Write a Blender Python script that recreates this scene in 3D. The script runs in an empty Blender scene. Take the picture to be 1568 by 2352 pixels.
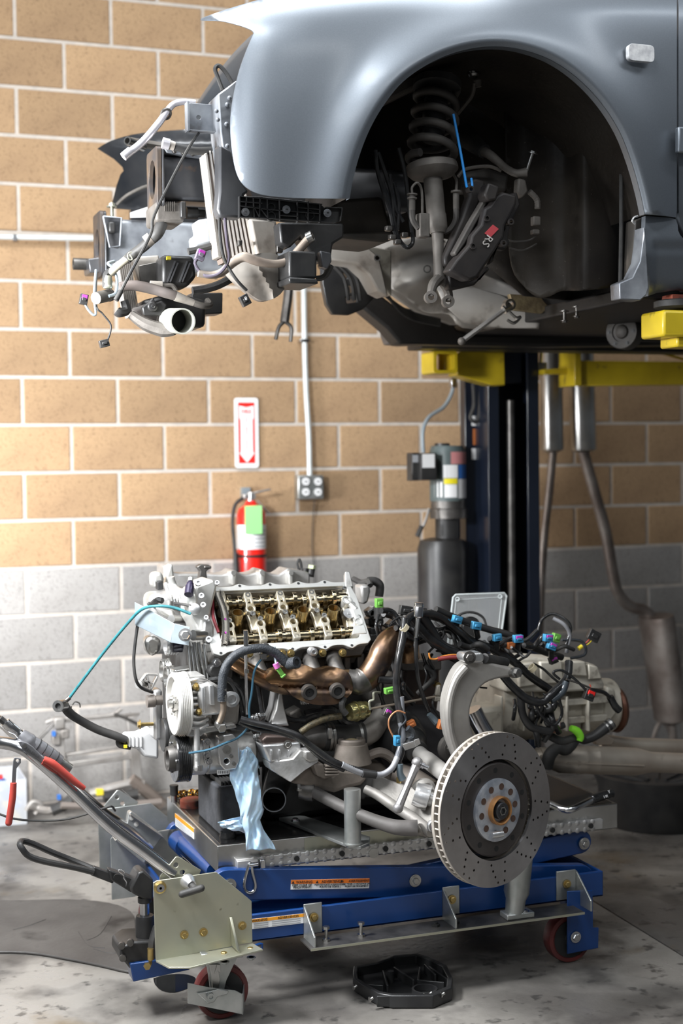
import bpy, math, random
from mathutils import Vector, Matrix
from mathutils.geometry import delaunay_2d_cdt
random.seed(7)
V = Vector
pi = math.pi
sc = bpy.context.scene
COL = sc.collection

# ---------------------------------------------------------------- camera
CAM = V((-0.7759, -6.1474, 1.4634)); YAW, PIT, ROL = 0.3446, -0.0369, -0.0123
FPX = 3267.0
FW = V((math.sin(YAW)*math.cos(PIT), math.cos(YAW)*math.cos(PIT), math.sin(PIT)))
R0 = V((math.cos(YAW), -math.sin(YAW), 0)); U0 = R0.cross(FW)
RT = R0*math.cos(ROL) + U0*math.sin(ROL); UP = RT.cross(FW)
cam = bpy.data.cameras.new('camera'); camo = bpy.data.objects.new('camera', cam); COL.objects.link(camo)
m = Matrix((RT, UP, -FW)).transposed().to_4x4(); m.translation = CAM
camo.matrix_world = m
cam.sensor_fit = 'VERTICAL'; cam.sensor_height = 36.0; cam.lens = FPX*36/2352
cam.clip_start = 0.05; cam.clip_end = 100
cam.dof.use_dof = True; cam.dof.focus_distance = 3.72; cam.dof.aperture_fstop = 2.4
sc.camera = camo

# ---------------------------------------------------------------- light
w = bpy.data.worlds.new('world'); sc.world = w; w.use_nodes = True
w.node_tree.nodes['Background'].inputs[0].default_value = (0.86, 0.93, 1.0, 1)
w.node_tree.nodes['Background'].inputs[1].default_value = 0.09
sc.view_settings.view_transform = 'Standard'; sc.view_settings.look = 'None'
sc.view_settings.exposure = 0.0; sc.view_settings.gamma = 1.0; sc.view_settings.use_curve_mapping = False

def area(name, loc, target, sx, sy, power, col=(1, 1, 1), spread=180):
    l = bpy.data.lights.new(name, 'AREA'); l.shape = 'RECTANGLE'; l.size = sx; l.size_y = sy
    l.energy = power; l.color = col; l.spread = math.radians(spread)
    o = bpy.data.objects.new(name, l); COL.objects.link(o); o.location = loc
    d = V(target) - V(loc); o.rotation_euler = d.to_track_quat('-Z', 'Y').to_euler()
    return o
area('fluorescent_light', (-1.3, -2.2, 4.4), (-0.3, -0.9, 0), 2.4, 0.35, 62, (1, .97, .93))
area('fluorescent_light', (0.3, -2.5, 4.3), (0.3, -2.6, 1.2), 2.4, 0.35, 85, (.93, .97, 1))
area('fluorescent_light', (2.6, -4.0, 4.4), (2.0, -1.5, 0.4), 2.4, 0.3, 22, (.9, .95, 1))
area('fluorescent_light', (-0.7, -3.7, 4.2), (0.4, -2.9, 2.0), 2.4, 0.35, 80, (.93, .97, 1))
for x_ in (-1.6, 1.6): area('fluorescent_light', (x_, -6.4, 4.2), (x_*.6, -3.0, 0.6), 2.4, 0.3, 26, (.95, .98, 1))
area('work_light', (-1.0, -2.7, 1.95), (0.4, -2.1, 0.95), 0.5, 0.35, 105, (.96, .98, 1))
area('work_light', (-1.5, -1.3, 1.25), (-0.1, 0.0, 1.05), 0.5, 0.3, 34, (.97, .98, 1), 110)
area('front_fill', (-3.0, -6.2, 3.0), (0.7, -2.3, 1.0), 1.8, 1.4, 40, (.88, .94, 1))  # unseen fill lamp added at the front left to brighten the near faces

# ---------------------------------------------------------------- helpers
def ray(x, y): return FW + RT*((x-784)/FPX) - UP*((y-1176)/FPX)
def A(x, y, Y):
    d = ray(x, y); return CAM + d*((Y-CAM.y)/d.y)
def AZ(x, y, Z):
    d = ray(x, y); return CAM + d*((Z-CAM.z)/d.z)
def AX(x, y, X):
    d = ray(x, y); return CAM + d*((X-CAM.x)/d.x)
def PX(Y, x=784): return A(x+1, 1000, Y).x - A(x, 1000, Y).x      # metres per pixel at plane Y

WL = {}
def wl(o): return WL.get(o.name, V((0, 0, 0)))
def tag(o, label=None, cat=None, group=None, kind=None):
    if label: o['label'] = label
    if cat: o['category'] = cat
    if group: o['group'] = group
    if kind: o['kind'] = kind
    return o
def thing(name, loc, label, cat, group=None):
    o = bpy.data.objects.new(name, None); COL.objects.link(o); o.empty_display_size = .05
    o.location = loc; WL[o.name] = V(loc)
    return tag(o, label, cat, group)

def catmull(pts, n=6, closed=False):
    P = [V(p) for p in pts]
    if len(P) < 3 and not closed: return P
    out = []; N = len(P)
    rng = range(N if closed else N-1)
    for i in rng:
        if closed: a, b, c, d = P[(i-1) % N], P[i], P[(i+1) % N], P[(i+2) % N]
        else: a, b, c, d = P[max(i-1, 0)], P[i], P[i+1], P[min(i+2, N-1)]
        for k in range(n):
            t = k/n
            out.append(0.5*((2*b)+(c-a)*t+(2*a-5*b+4*c-d)*t*t+(3*b-a-3*c+d)*t*t*t))
    if not closed: out.append(P[-1])
    return out

def frame(d):
    d = V(d).normalized()
    a = V((0, 0, 1)) if abs(d.z) < .9 else V((1, 0, 0))
    u = d.cross(a).normalized(); return u, u.cross(d).normalized()

class MB:
    def __init__(s): s.v = []; s.f = []
    def add(s, vs, fs):
        b = len(s.v); s.v += [V(p) for p in vs]; s.f += [tuple(i+b for i in f) for f in fs]; return s
    def box(s, c, size, rot=None):
        hx, hy, hz = [k/2 for k in size]; vs = []
        for z in (-hz, hz):
            for x, y in ((-hx, -hy), (hx, -hy), (hx, hy), (-hx, hy)): vs.append(V((x, y, z)))
        if rot is not None: vs = [rot @ p for p in vs]
        c = V(c)
        return s.add([p+c for p in vs], [(3, 2, 1, 0), (4, 5, 6, 7), (0, 1, 5, 4), (1, 2, 6, 5), (2, 3, 7, 6), (3, 0, 4, 7)])
    def bx(s, x0, x1, y0, y1, z0, z1):
        return s.box(((x0+x1)/2, (y0+y1)/2, (z0+z1)/2), (abs(x1-x0), abs(y1-y0), abs(z1-z0)))
    def pb(s, x0, y0, x1, y1, Y, dep):                      # box from two picture corners of its front face
        a = A(x0, y0, Y); b = A(x1, y1, Y)
        return s.bx(a.x, b.x, Y, Y+dep, b.z, a.z)
    def bar(s, p0, p1, wd, ht, up=(0, 0, 1)):
        p0, p1 = V(p0), V(p1); d = (p1-p0).normalized(); r = d.cross(V(up))
        if r.length < 1e-4: r = d.cross(V((1, 0, 0)))
        r.normalize(); u = r.cross(d)
        vs = []
        for p in (p0, p1):
            for a, b in ((-1, -1), (1, -1), (1, 1), (-1, 1)): vs.append(p+r*wd/2*a+u*ht/2*b)
        return s.add(vs, [(3, 2, 1, 0), (4, 5, 6, 7), (0, 1, 5, 4), (1, 2, 6, 5), (2, 3, 7, 6), (3, 0, 4, 7)])
    def lathe(s, prof, o=(0, 0, 0), d=(0, 0, 1), n=24, cap=True, squash=1.0):
        u, v = frame(d); d = V(d).normalized(); o = V(o); vs = []; fs = []
        for (r, h) in prof:
            for k in range(n):
                a = 2*pi*k/n; vs.append(o+d*h+u*(r*math.cos(a))+v*(r*squash*math.sin(a)))
        for i in range(len(prof)-1):
            for k in range(n):
                k2 = (k+1) % n; fs.append((i*n+k, i*n+k2, (i+1)*n+k2, (i+1)*n+k))
        if cap:
            if prof[0][0] > 1e-5: fs.append(tuple(range(n-1, -1, -1)))
            if prof[-1][0] > 1e-5: fs.append(tuple((len(prof)-1)*n+k for k in range(n)))
        return s.add(vs, fs)
    def cyl(s, p0, p1, r0, r1=None, n=16):
        p0, p1 = V(p0), V(p1); L = (p1-p0).length
        return s.lathe([(r0, 0), (r0 if r1 is None else r1, L)], p0, p1-p0, n)
    def ring(s, p0, p1, ro, ri, n=28):                      # hollow pipe with wall
        p0, p1 = V(p0), V(p1); L = (p1-p0).length
        return s.lathe([(ro, 0), (ro, L), (ri, L), (ri, 0), (ro, 0)], p0, p1-p0, n, cap=False)
    def tube(s, pts, r, n=8, sub=5, smooth=True, closed=False, cor=0, cap=True, hollow=False):
        P = catmull(pts, sub, closed) if smooth else [V(p) for p in pts]
        N = len(P); rr = []
        for i in range(N):
            if isinstance(r, (list, tuple)):
                t = i/(N-1)*(len(r)-1); k = min(int(t), len(r)-2); q = r[k]+(r[k+1]-r[k])*(t-k)
            else: q = r
            if cor and i % 2: q *= (1-cor)
            rr.append(q)
        d = (P[1]-P[0]).normalized(); u, v = frame(d); vs = []; fs = []
        for i in range(N):
            if closed: t = (P[(i+1) % N]-P[i-1])
            else: t = P[min(i+1, N-1)]-P[max(i-1, 0)]
            if t.length < 1e-9: t = d
            t.normalize(); u = (u-t*u.dot(t)).normalized(); v = t.cross(u)
            for k in range(n):
                a = 2*pi*k/n; vs.append(P[i]+(u*math.cos(a)+v*math.sin(a))*rr[i])
        M = N if closed else N-1
        for i in range(M):
            j = (i+1) % N
            for k in range(n):
                k2 = (k+1) % n; fs.append((i*n+k, i*n+k2, j*n+k2, j*n+k))
        if not closed and cap:
            fs.append(tuple(range(n-1, -1, -1))); fs.append(tuple((N-1)*n+k for k in range(n)))
        return s.add(vs, fs)
    def ptube(s, pts, r, **k): return s.tube([A(*p) for p in pts], r, **k)
    def prism(s, poly, ext):                                # poly: 3D points (planar), ext: extrusion vector
        poly = [V(p) for p in poly]; ext = V(ext); n = len(poly)
        nn = V((0, 0, 0))
        for i in range(n): nn += poly[i].cross(poly[(i+1) % n])
        if nn.dot(ext) > 0: poly = poly[::-1]
        vs = poly+[p+ext for p in poly]
        fs = [tuple(range(n)), tuple(range(2*n-1, n-1, -1))]
        for i in range(n):
            j = (i+1) % n; fs.append((i, i+n, j+n, j))
        return s.add(vs, fs)
    def slab(s, px, Y, t):                                  # outline read off the photo, standing at depth Y, t thick
        return s.prism([A(x, y, Y) for x, y in px], (0, t, 0))
    def sph(s, c, r, n=12, sz=1.0, d=(0, 0, 1)):
        m_ = max(4, n//2); prof = [(max(r*math.sin(pi*i/m_), 1e-6), -r*sz*math.cos(pi*i/m_)) for i in range(m_+1)]
        return s.lathe(prof, c, d, n, cap=False)
    def bolt(s, p, d, r=.008, h=.006, washer=True, n=6):
        p = V(p); d = V(d).normalized()
        if washer: s.cyl(p, p+d*h*.3, r*1.5, n=16)
        return s.lathe([(r, 0), (r, h*.85), (r*.85, h)], p, d, n)
    def plate(s, outer, holes, o, u, v, t):                 # flat plate with real holes; 2D coords in metres on frame o,u,v
        o, u, v = V(o), V(u).normalized(), V(v).normalized(); nrm = u.cross(v)
        loops = [outer]+list(holes); pts = []; edges = []
        for lp in loops:
            b = len(pts); pts += [V(p).to_2d() if len(p) == 3 else V(p) for p in lp]
            edges += [(b+i, b+(i+1) % len(lp)) for i in range(len(lp))]
        r = delaunay_2d_cdt(pts, edges, [], 0, 1e-7)
        vv, tris = r[0], r[2]
        vs = [o+u*p.x+v*p.y for p in vv]; N = len(vs); fs = []
        cnt = {}
        for tr in tris:
            c = (vv[tr[0]]+vv[tr[1]]+vv[tr[2]])/3
            if not inpoly(c, outer) or any(inpoly(c, h) for h in holes): continue
            a = (vv[tr[1]]-vv[tr[0]]).cross(vv[tr[2]]-vv[tr[0]])
            tr = tuple(tr) if a > 0 else tuple(tr[::-1])
            fs.append(tuple(i+N for i in tr)); fs.append(tr[::-1])
            for i in range(3): cnt[(tr[i], tr[(i+1) % 3])] = 1
        for (a, b) in list(cnt):
            if (b, a) not in cnt: fs.append((a, b, b+N, a+N))
        return s.add(vs+[p+nrm*t for p in vs], fs)
    def build(s, name, mat, parent=None, bevel=0, smooth=35, seg=2, loc=None):
        if not s.v: s.box((0, 0, 0), (.001, .001, .001))
        lo = V((min(p.x for p in s.v), min(p.y for p in s.v), min(p.z for p in s.v)))
        hi = V((max(p.x for p in s.v), max(p.y for p in s.v), max(p.z for p in s.v)))
        c = (lo+hi)/2 if loc is None else V(loc)
        if parent is None and loc is None: c.z = lo.z
        me = bpy.data.meshes.new(name)
        me.from_pydata([tuple(p-c) for p in s.v], [], s.f); me.update()
        me.polygons.foreach_set('use_smooth', [True]*len(me.polygons))
        if smooth: me.set_sharp_from_angle(angle=math.radians(smooth))
        me.materials.append(mat)
        o = bpy.data.objects.new(name, me); COL.objects.link(o)
        WL[o.name] = c
        if parent is not None: o.parent = parent; o.location = c-wl(parent)
        else: o.location = c
        if bevel:
            b = o.modifiers.new('bevel', 'BEVEL'); b.width = bevel; b.segments = seg; b.limit_method = 'ANGLE'; b.angle_limit = math.radians(40)
            b.harden_normals = False
        return o

def inpoly(c, P):
    x, y = c[0], c[1]; ins = False; n = len(P)
    for i in range(n):
        x1, y1 = P[i][0], P[i][1]; x2, y2 = P[(i+1) % n][0], P[(i+1) % n][1]
        if (y1 > y) != (y2 > y) and x < (x2-x1)*(y-y1)/(y2-y1)+x1: ins = not ins
    return ins
def circ(cx, cy, r, n=12, ry=None, a0=0):
    return [(cx+r*math.cos(a0+2*pi*i/n), cy+(ry or r)*math.sin(a0+2*pi*i/n)) for i in range(n)]
def rrect(x0, y0, x1, y1, r, n=4):
    out = []
    for cx, cy, a in ((x1-r, y1-r, 0), (x0+r, y1-r, pi/2), (x0+r, y0+r, pi), (x1-r, y0+r, 1.5*pi)):
        out += [(cx+r*math.cos(a+pi/2*i/n), cy+r*math.sin(a+pi/2*i/n)) for i in range(n+1)]
    return out
def copyo(o, parent=None, loc=None, label=None, group=None, rot=None):
    c = o.copy(); COL.objects.link(c)
    if parent is not None: c.parent = parent
    if loc is not None:
        c.location = V(loc)-(wl(parent) if parent is not None else V((0, 0, 0))); WL[c.name] = V(loc)
    if rot is not None: c.rotation_euler = rot
    if label: c['label'] = label
    if group: c['group'] = group
    return c
def copytree(o, delta, label=None, parent=None):
    c = o.copy(); COL.objects.link(c)
    if parent is not None: c.parent = parent
    else: c.location = V(o.location)+V(delta)
    WL[c.name] = wl(o)+V(delta)
    if label: c['label'] = label
    for ch in list(o.children): copytree(ch, delta, None, c)
    return c
def surface(fn, nu, nv):                                    # grid surface, fn(u,v)->point
    vs = [fn(i/nu, j/nv) for j in range(nv+1) for i in range(nu+1)]; fs = []
    for j in range(nv):
        for i in range(nu):
            a = j*(nu+1)+i; fs.append((a, a+1, a+nu+2, a+nu+1))
    return vs, fs
def solid(o, t, off=-1):
    md = o.modifiers.new('solid', 'SOLIDIFY'); md.thickness = t; md.offset = off; return o
def text(s, name, body, o, u, v, size, mat, parent, depth=.0004, align='CENTER', sx=1.0):
    cu = bpy.data.curves.new(name, 'FONT'); cu.body = body; cu.size = size; cu.extrude = depth; cu.align_x = align; cu.align_y = 'CENTER'
    cu.resolution_u = 2
    t = bpy.data.objects.new(name, cu); COL.objects.link(t)
    dg = bpy.context.evaluated_depsgraph_get(); me = bpy.data.meshes.new_from_object(t.evaluated_get(dg))
    bpy.data.objects.remove(t)
    u, v = V(u).normalized(), V(v).normalized(); n = u.cross(v)
    Mx = Matrix((u*sx, v, n)).transposed().to_4x4()
    me.transform(Mx); me.materials.clear(); me.materials.append(mat)
    ob = bpy.data.objects.new(name, me); COL.objects.link(ob); WL[ob.name] = V(o)
    ob.parent = parent; ob.location = V(o)-wl(parent)
    return ob

# ---------------------------------------------------------------- materials
def mat(name, c, rough=.5, metal=0., c2=None, sc_=8., cr=(.35, .65), bump=0., bs=60., coat=0., c3=None, s3=40., cr3=(.55, .75),
        rand=0., trans=0., alpha=1., ior=1.45, emis=None, es=0., spec=.5, aniso=0, crough=.08, rv=0.0):
    m_ = bpy.data.materials.new(name); m_.use_nodes = True; nt = m_.node_tree; N = nt.nodes; L = nt.links
    b = N['Principled BSDF']; I = b.inputs
    I['Base Color'].default_value = (*c, 1); I['Roughness'].default_value = rough; I['Metallic'].default_value = metal
    I['Coat Weight'].default_value = coat; I['Coat Roughness'].default_value = crough; I['Specular IOR Level'].default_value = spec
    I['Transmission Weight'].default_value = trans; I['Alpha'].default_value = alpha; I['IOR'].default_value = ior
    if emis: I['Emission Color'].default_value = (*emis, 1); I['Emission Strength'].default_value = es
    tc = N.new('ShaderNodeTexCoord'); src = None
    def noise(scale, det=5):
        n = N.new('ShaderNodeTexNoise'); n.inputs['Scale'].default_value = scale; n.inputs['Detail'].default_value = det
        L.new(tc.outputs['Object'], n.inputs['Vector']); return n
    def ramp(n, lo, hi):
        r = N.new('ShaderNodeMapRange'); r.inputs[1].default_value = lo; r.inputs[2].default_value = hi
        L.new(n.outputs['Fac'], r.inputs[0]); return r.outputs[0]
    def mix(f, a, b_, mode='MIX'):
        x = N.new('ShaderNodeMix'); x.data_type = 'RGBA'; x.blend_type = mode
        if isinstance(f, float): x.inputs[0].default_value = f
        else: L.new(f, x.inputs[0])
        for k, q in ((6, a), (7, b_)):
            if isinstance(q, tuple): x.inputs[k].default_value = (*q, 1)
            else: L.new(q, x.inputs[k])
        return x.outputs[2]
    if c2: 
        nf = ramp(noise(sc_), *cr); src = mix(nf, c, c2)
        if rv:
            rr_ = N.new('ShaderNodeMapRange'); rr_.inputs[3].default_value = rough; rr_.inputs[4].default_value = rough+rv
            L.new(nf, rr_.inputs[0]); L.new(rr_.outputs[0], I['Roughness'])
    if c3: src = mix(ramp(noise(s3, 8), *cr3), src if src else c, c3)
    if rand:
        oi = N.new('ShaderNodeObjectInfo'); r = N.new('ShaderNodeMapRange'); r.inputs[3].default_value = 1-rand; r.inputs[4].default_value = 1+rand
        L.new(oi.outputs['Random'], r.inputs[0]); cb = N.new('ShaderNodeVectorMath'); cb.operation = 'SCALE'
        if src: L.new(src, cb.inputs[0])
        else: cb.inputs[0].default_value = c
        L.new(r.outputs[0], cb.inputs['Scale']); src = cb.outputs[0]
    if src: L.new(src, I['Base Color'])
    if bump:
        bp = N.new('ShaderNodeBump'); bp.inputs['Strength'].default_value = bump; bp.inputs['Distance'].default_value = .002
        L.new(noise(bs, 6).outputs['Fac'], bp.inputs['Height']); L.new(bp.outputs[0], I['Normal'])
    return m_
alu = mat('cast_aluminium', (.62, .61, .6), .42, .75, (.42, .41, .39), 14, bump=.25, bs=120, c3=(.12, .11, .1), s3=22, cr3=(.62, .8))
alub = mat('bright_aluminium', (.8, .8, .8), .3, .85, (.6, .6, .6), 20, bump=.15, bs=160)
aluw = mat('machined_head_rim', (.76, .76, .74), .33, .7, (.68, .67, .63), 20, bump=.1, bs=160)
alud = mat('dirty_aluminium', (.38, .36, .33), .55, .55, (.2, .18, .16), 11, bump=.4, bs=90, c3=(.05, .045, .04), s3=18, cr3=(.58, .72))
alut = mat('tan_cast_alloy', (.62, .58, .5), .55, .3, (.42, .385, .32), 10, bump=.35, bs=90, c3=(.1, .085, .07), s3=15, cr3=(.58, .72))
capm = mat('oily_cap_alloy', (.62, .58, .49), .34, .7, (.42, .36, .25), 30, bump=.15, bs=120)
oily = mat('oily_gold_metal', (.55, .44, .24), .2, .95, (.3, .22, .1), 26, bump=.1, bs=90)
oilys = mat('oily_steel', (.68, .61, .47), .17, 1., (.42, .35, .22), 22)
bronze = mat('heat_tinted_steel', (.30, .175, .09), .27, 1., (.07, .06, .065), 7, cr=(.4, .62), bump=.2, bs=70, c3=(.45, .3, .16), s3=9, cr3=(.55, .7), rv=.2)
steel = mat('bright_steel', (.72, .72, .72), .2, 1., (.5, .5, .52), 12)
steelb = mat('brushed_steel', (.55, .55, .54), .3, 1., (.4, .39, .37), 9, bump=.1, bs=200)
steeld = mat('dark_steel', (.18, .17, .16), .42, .8, (.09, .085, .08), 15, bump=.2, bs=90)
zinc = mat('yellow_zinc_plate', (.52, .5, .38), .38, .75, (.42, .43, .36), 7, cr=(.3, .7), bump=.06, bs=90, c3=(.2, .18, .12), s3=35, cr3=(.68, .8))
zincg = mat('grey_zinc_plate', (.5, .51, .5), .36, .8, (.36, .38, .37), 16, bump=.08, bs=140)
galv = mat('galvanised_sheet', (.4, .46, .5), .45, .55, (.3, .36, .4), 13)
brass = mat('brass_bolt', (.55, .4, .16), .3, .9, (.4, .3, .12), 30)
blk = mat('black_plastic', (.018, .018, .019), .38, 0, (.035, .034, .033), 12, bump=.15, bs=150)
blkg = mat('black_gloss_sleeve', (.012, .012, .013), .18, 0, (.03, .03, .03), 25, bump=.3, bs=60)
rub = mat('black_rubber', (.022, .022, .023), .6, 0, (.05, .048, .045), 16, bump=.3, bs=100)
rubg = mat('braided_grey_hose', (.022, .026, .032), .5, 0, (.05, .055, .062), 60, bump=.8, bs=260)
dirtb = mat('dirty_black_plastic', (.03, .028, .026), .55, 0, (.075, .065, .055), 7, bump=.4, bs=80, c3=(.13, .11, .09), s3=22, cr3=(.62, .78))
liner = mat('grimy_wheel_liner', (.014, .012, .011), .5, 0, (.032, .027, .022), 3.5, bump=.8, bs=45, c3=(.12, .105, .09), s3=170, cr3=(.68, .76), spec=.18)
dust = mat('dusty_grey_metal', (.17, .155, .14), .6, .35, (.1, .09, .08), 14, bump=.3, bs=120)
dustd = mat('dusty_dark_spring', (.085, .078, .07), .6, .2, (.05, .045, .042), 14, bump=.3, bs=120)
whitem = mat('dirty_white_metal', (.5, .47, .43), .5, .4, (.33, .29, .25), 6, bump=.25, bs=60, c3=(.12, .1, .085), s3=10, cr3=(.58, .75))
shield = mat('heat_shield_sheet', (.72, .69, .65), .45, .25, (.5, .46, .41), 5, bump=.25, bs=30, c3=(.15, .12, .1), s3=9, cr3=(.6, .75))
paint = mat('grey_blue_metallic_paint', (.2, .222, .25), .46, .7, (.185, .207, .235), 300, coat=.4, crough=.22)
paintd = mat('black_fender_inner', (.022, .024, .028), .35, .2, (.04, .04, .042), 9, coat=.5)
bodyg = mat('galvanised_body_steel', (.4, .42, .45), .42, .6, (.16, .17, .19), 10, bump=.15, bs=60, c3=(.07, .06, .05), s3=14, cr3=(.6, .75))
rail = mat('black_beam_metal', (.06, .062, .068), .33, .5, (.13, .13, .135), 6, cr=(.4, .7), bump=.15, bs=50, c3=(.16, .1, .06), s3=16, cr3=(.66, .78))
rust = mat('rusty_flange', (.05, .05, .055), .5, .3, (.13, .09, .06), 12, bump=.3, bs=80)
blue = mat('blue_powder_coat', (.008, .05, .2), .33, .1, (.006, .04, .16), 6, coat=.35, crough=.2, c3=(.35, .4, .5), s3=120, cr3=(.8, .84))
yel = mat('yellow_lift_paint', (.66, .49, .02), .38, 0, (.5, .36, .015), 7, c3=(.06, .05, .03), s3=16, cr3=(.66, .78), coat=.3)
bluepost = mat('dark_navy_post_paint', (.006, .009, .018), .3, 0, (.009, .013, .024), 4, coat=.6, crough=.15)
red = mat('red_extinguisher_paint', (.8, .02, .012), .28, 0, coat=.8)
redpu = mat('red_polyurethane', (.16, .03, .028), .45, 0, (.09, .03, .028), 14, bump=.2)
redgrip = mat('red_grip', (.42, .05, .035), .5, 0, (.3, .045, .035), 12, bump=.1)
redrub = mat('red_rubber_puck', (.33, .07, .035), .6, 0, (.16, .045, .03), 12, bump=.5, bs=60, c3=(.03, .02, .02), s3=14, cr3=(.58, .66))
white = mat('white_plastic', (.8, .8, .8), .45)
whitel = mat('white_label', (.85, .85, .85), .5)
redl = mat('red_print', (.8, .02, .015), .5)
orangel = mat('orange_print', (.86, .2, .02), .5)
orangl2 = mat('amber_print', (.9, .36, .02), .5)
void = mat('dark_hollow', (.003, .003, .003), .9, spec=.05)
inkl = mat('black_print', (.02, .02, .02), .5)
greyl = mat('grey_print', (.35, .36, .38), .5)
yell = mat('yellow_print', (.85, .72, .02), .5)
bluel = mat('blue_print', (.04, .16, .5), .5)
pinkl = mat('pink_print', (.6, .25, .25), .5)
green = mat('green_clip', (.13, .34, .06), .42)
gtag = mat('pale_green_tag', (.35, .8, .3), .5)
cyan = mat('light_blue_connector', (.06, .29, .48), .4, c2=(.03, .17, .32), sc_=40)
purp = mat('magenta_seal', (.4, .04, .35), .4)
bungee = mat('bright_blue_cord', (.01, .22, .62), .45)
teal = mat('teal_cord', (.02, .12, .14), .45, c2=(.03, .18, .2), sc_=60)
copper = mat('copper_wire', (.6, .28, .14), .4, .5)
orangep = mat('orange_plastic', (.45, .14, .04), .45)
yelp = mat('yellow_plastic', (.75, .6, .04), .4)
glass = mat('clear_plastic', (.9, .92, .92), .08, 0, trans=.0, alpha=.22, spec=.6)
frost = mat('frosted_plastic', (.75, .77, .8), .35, 0, alpha=.42)
cloth = mat('pale_blue_nitrile', (.56, .75, .96), .5, 0, (.7, .84, .98), 9, bump=.3, bs=50)
for n_ in ('Subsurface Weight',): cloth.node_tree.nodes['Principled BSDF'].inputs[n_].default_value = .25
wood = mat('charcoal_timber_block', (.035, .037, .042), .75, 0, (.07, .072, .08), 16, bump=.9, bs=60)
lampw = mat('clear_lamp_lens', (.8, .8, .8), .1, 0, (.55, .55, .57), 60, coat=1.)
# ---------------------------------------------------------------- the setting
CX, CZ = .4064, .2032
def blockmat(name, c, c2, c3, stain):
    m_ = mat(name, c, .88, 0, c2, 4, (.3, .72), bump=1.6, bs=200, c3=c3, s3=150, cr3=(.56, .7), rand=.15)
    return m_
tanb = blockmat('tan_split_block', (.43, .285, .16), (.31, .2, .115), (.2, .125, .07), 0)
greyb = blockmat('grey_block', (.37, .355, .34), (.28, .265, .25), (.17, .16, .15), 0)
mort = mat('pale_mortar', (.55, .49, .43), .9, 0, (.45, .41, .37), 20, bump=.6, bs=150)
wallo = thing('wall_back', (1.6, 0, 0), 'back wall of tan concrete blocks above five grey courses', 'wall')
del wallo['label']; del wallo['category']; wallo['kind'] = 'structure'
MB().bx(-1.6, 5.2, .0035, .2, -.02, 4.9).build('mortar_bed', mort, wallo)
J = .0072
bm = MB().bx(-CX/2+J, CX/2-J, 0, .06, -CZ/2+J, CZ/2-J)
bt = bm.build('concrete_block', tanb, wallo, bevel=.003, seg=1, loc=(0, .03, 0)); bpy.data.objects.remove(bt)
first = {}
for j in range(19):
    for i in range(-2, 13):
        off = 0 if j % 2 == 0 else -CX/2
        # in course rows L..M (j=4) joints sit on even half blocks
        x = i*CX + CX/2 + off
        key = 'g' if j < 5 else 't'
        if key not in first:
            me = MB(); me.bx(-CX/2+J, CX/2-J, -.03, .03, -CZ/2+J, CZ/2-J)
            o = me.build('concrete_block', greyb if key == 'g' else tanb, wallo, bevel=.003, seg=1, loc=(0, 0, 0)); first[key] = o
            o.location = V((x, .03, (j+.5)*CZ))-V((1.6, 0, 0))
            if key == 'g': o['label'] = 'grey painted concrete block'
        else:
            o = copyo(first[key], wallo, (x, .03+random.uniform(-.0012, .0012), (j+.5)*CZ))
flm = bpy.data.materials.new('stained_concrete'); flm.use_nodes = True
def floor_mat():
    nt = flm.node_tree; N = nt.nodes; L = nt.links; b = N['Principled BSDF']
    tc = N.new('ShaderNodeTexCoord')
    def nz(s, d=6, dist=0.):
        n = N.new('ShaderNodeTexNoise'); n.inputs['Scale'].default_value = s; n.inputs['Detail'].default_value = d
        n.inputs['Distortion'].default_value = dist; L.new(tc.outputs['Object'], n.inputs['Vector']); return n.outputs['Fac']
    def mr(x, a, c, lo=0, hi=1):
        r = N.new('ShaderNodeMapRange'); L.new(x, r.inputs[0]); r.inputs[1].default_value = a; r.inputs[2].default_value = c
        r.inputs[3].default_value = lo; r.inputs[4].default_value = hi; return r.outputs[0]
    def mx(f, a, c):
        x = N.new('ShaderNodeMix'); x.data_type = 'RGBA'; L.new(f, x.inputs[0])
        for k, q in ((6, a), (7, c)):
            if isinstance(q, tuple): x.inputs[k].default_value = (*q, 1)
            else: L.new(q, x.inputs[k])
        return x.outputs[2]
    c = mx(mr(nz(1.7, 9, .1), .42, .6), (.24, .225, .205), (.11, .102, .094))
    c = mx(mr(nz(5, 9, .15), .5, .72), c, (.05, .045, .042))
    c = mx(mr(nz(2.3, 6, .2), .62, .72, 0, .7), c, (.13, .085, .03))
    c = mx(mr(nz(22, 5), .6, .7, 0, .8), c, (.04, .038, .036))
    L.new(c, b.inputs['Base Color'])
    L.new(mr(nz(2.5, 6), .42, .6, .2, .7), b.inputs['Roughness'])
    bp = N.new('ShaderNodeBump'); bp.inputs['Strength'].default_value = .35; bp.inputs['Distance'].default_value = .003
    L.new(nz(45, 8), bp.inputs['Height']); L.new(bp.outputs[0], b.inputs['Normal'])
floor_mat()
fl = thing('floor', (0, -2.5, 0), 'x', 'x'); del fl['label']; del fl['category']; fl['kind'] = 'structure'
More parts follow.
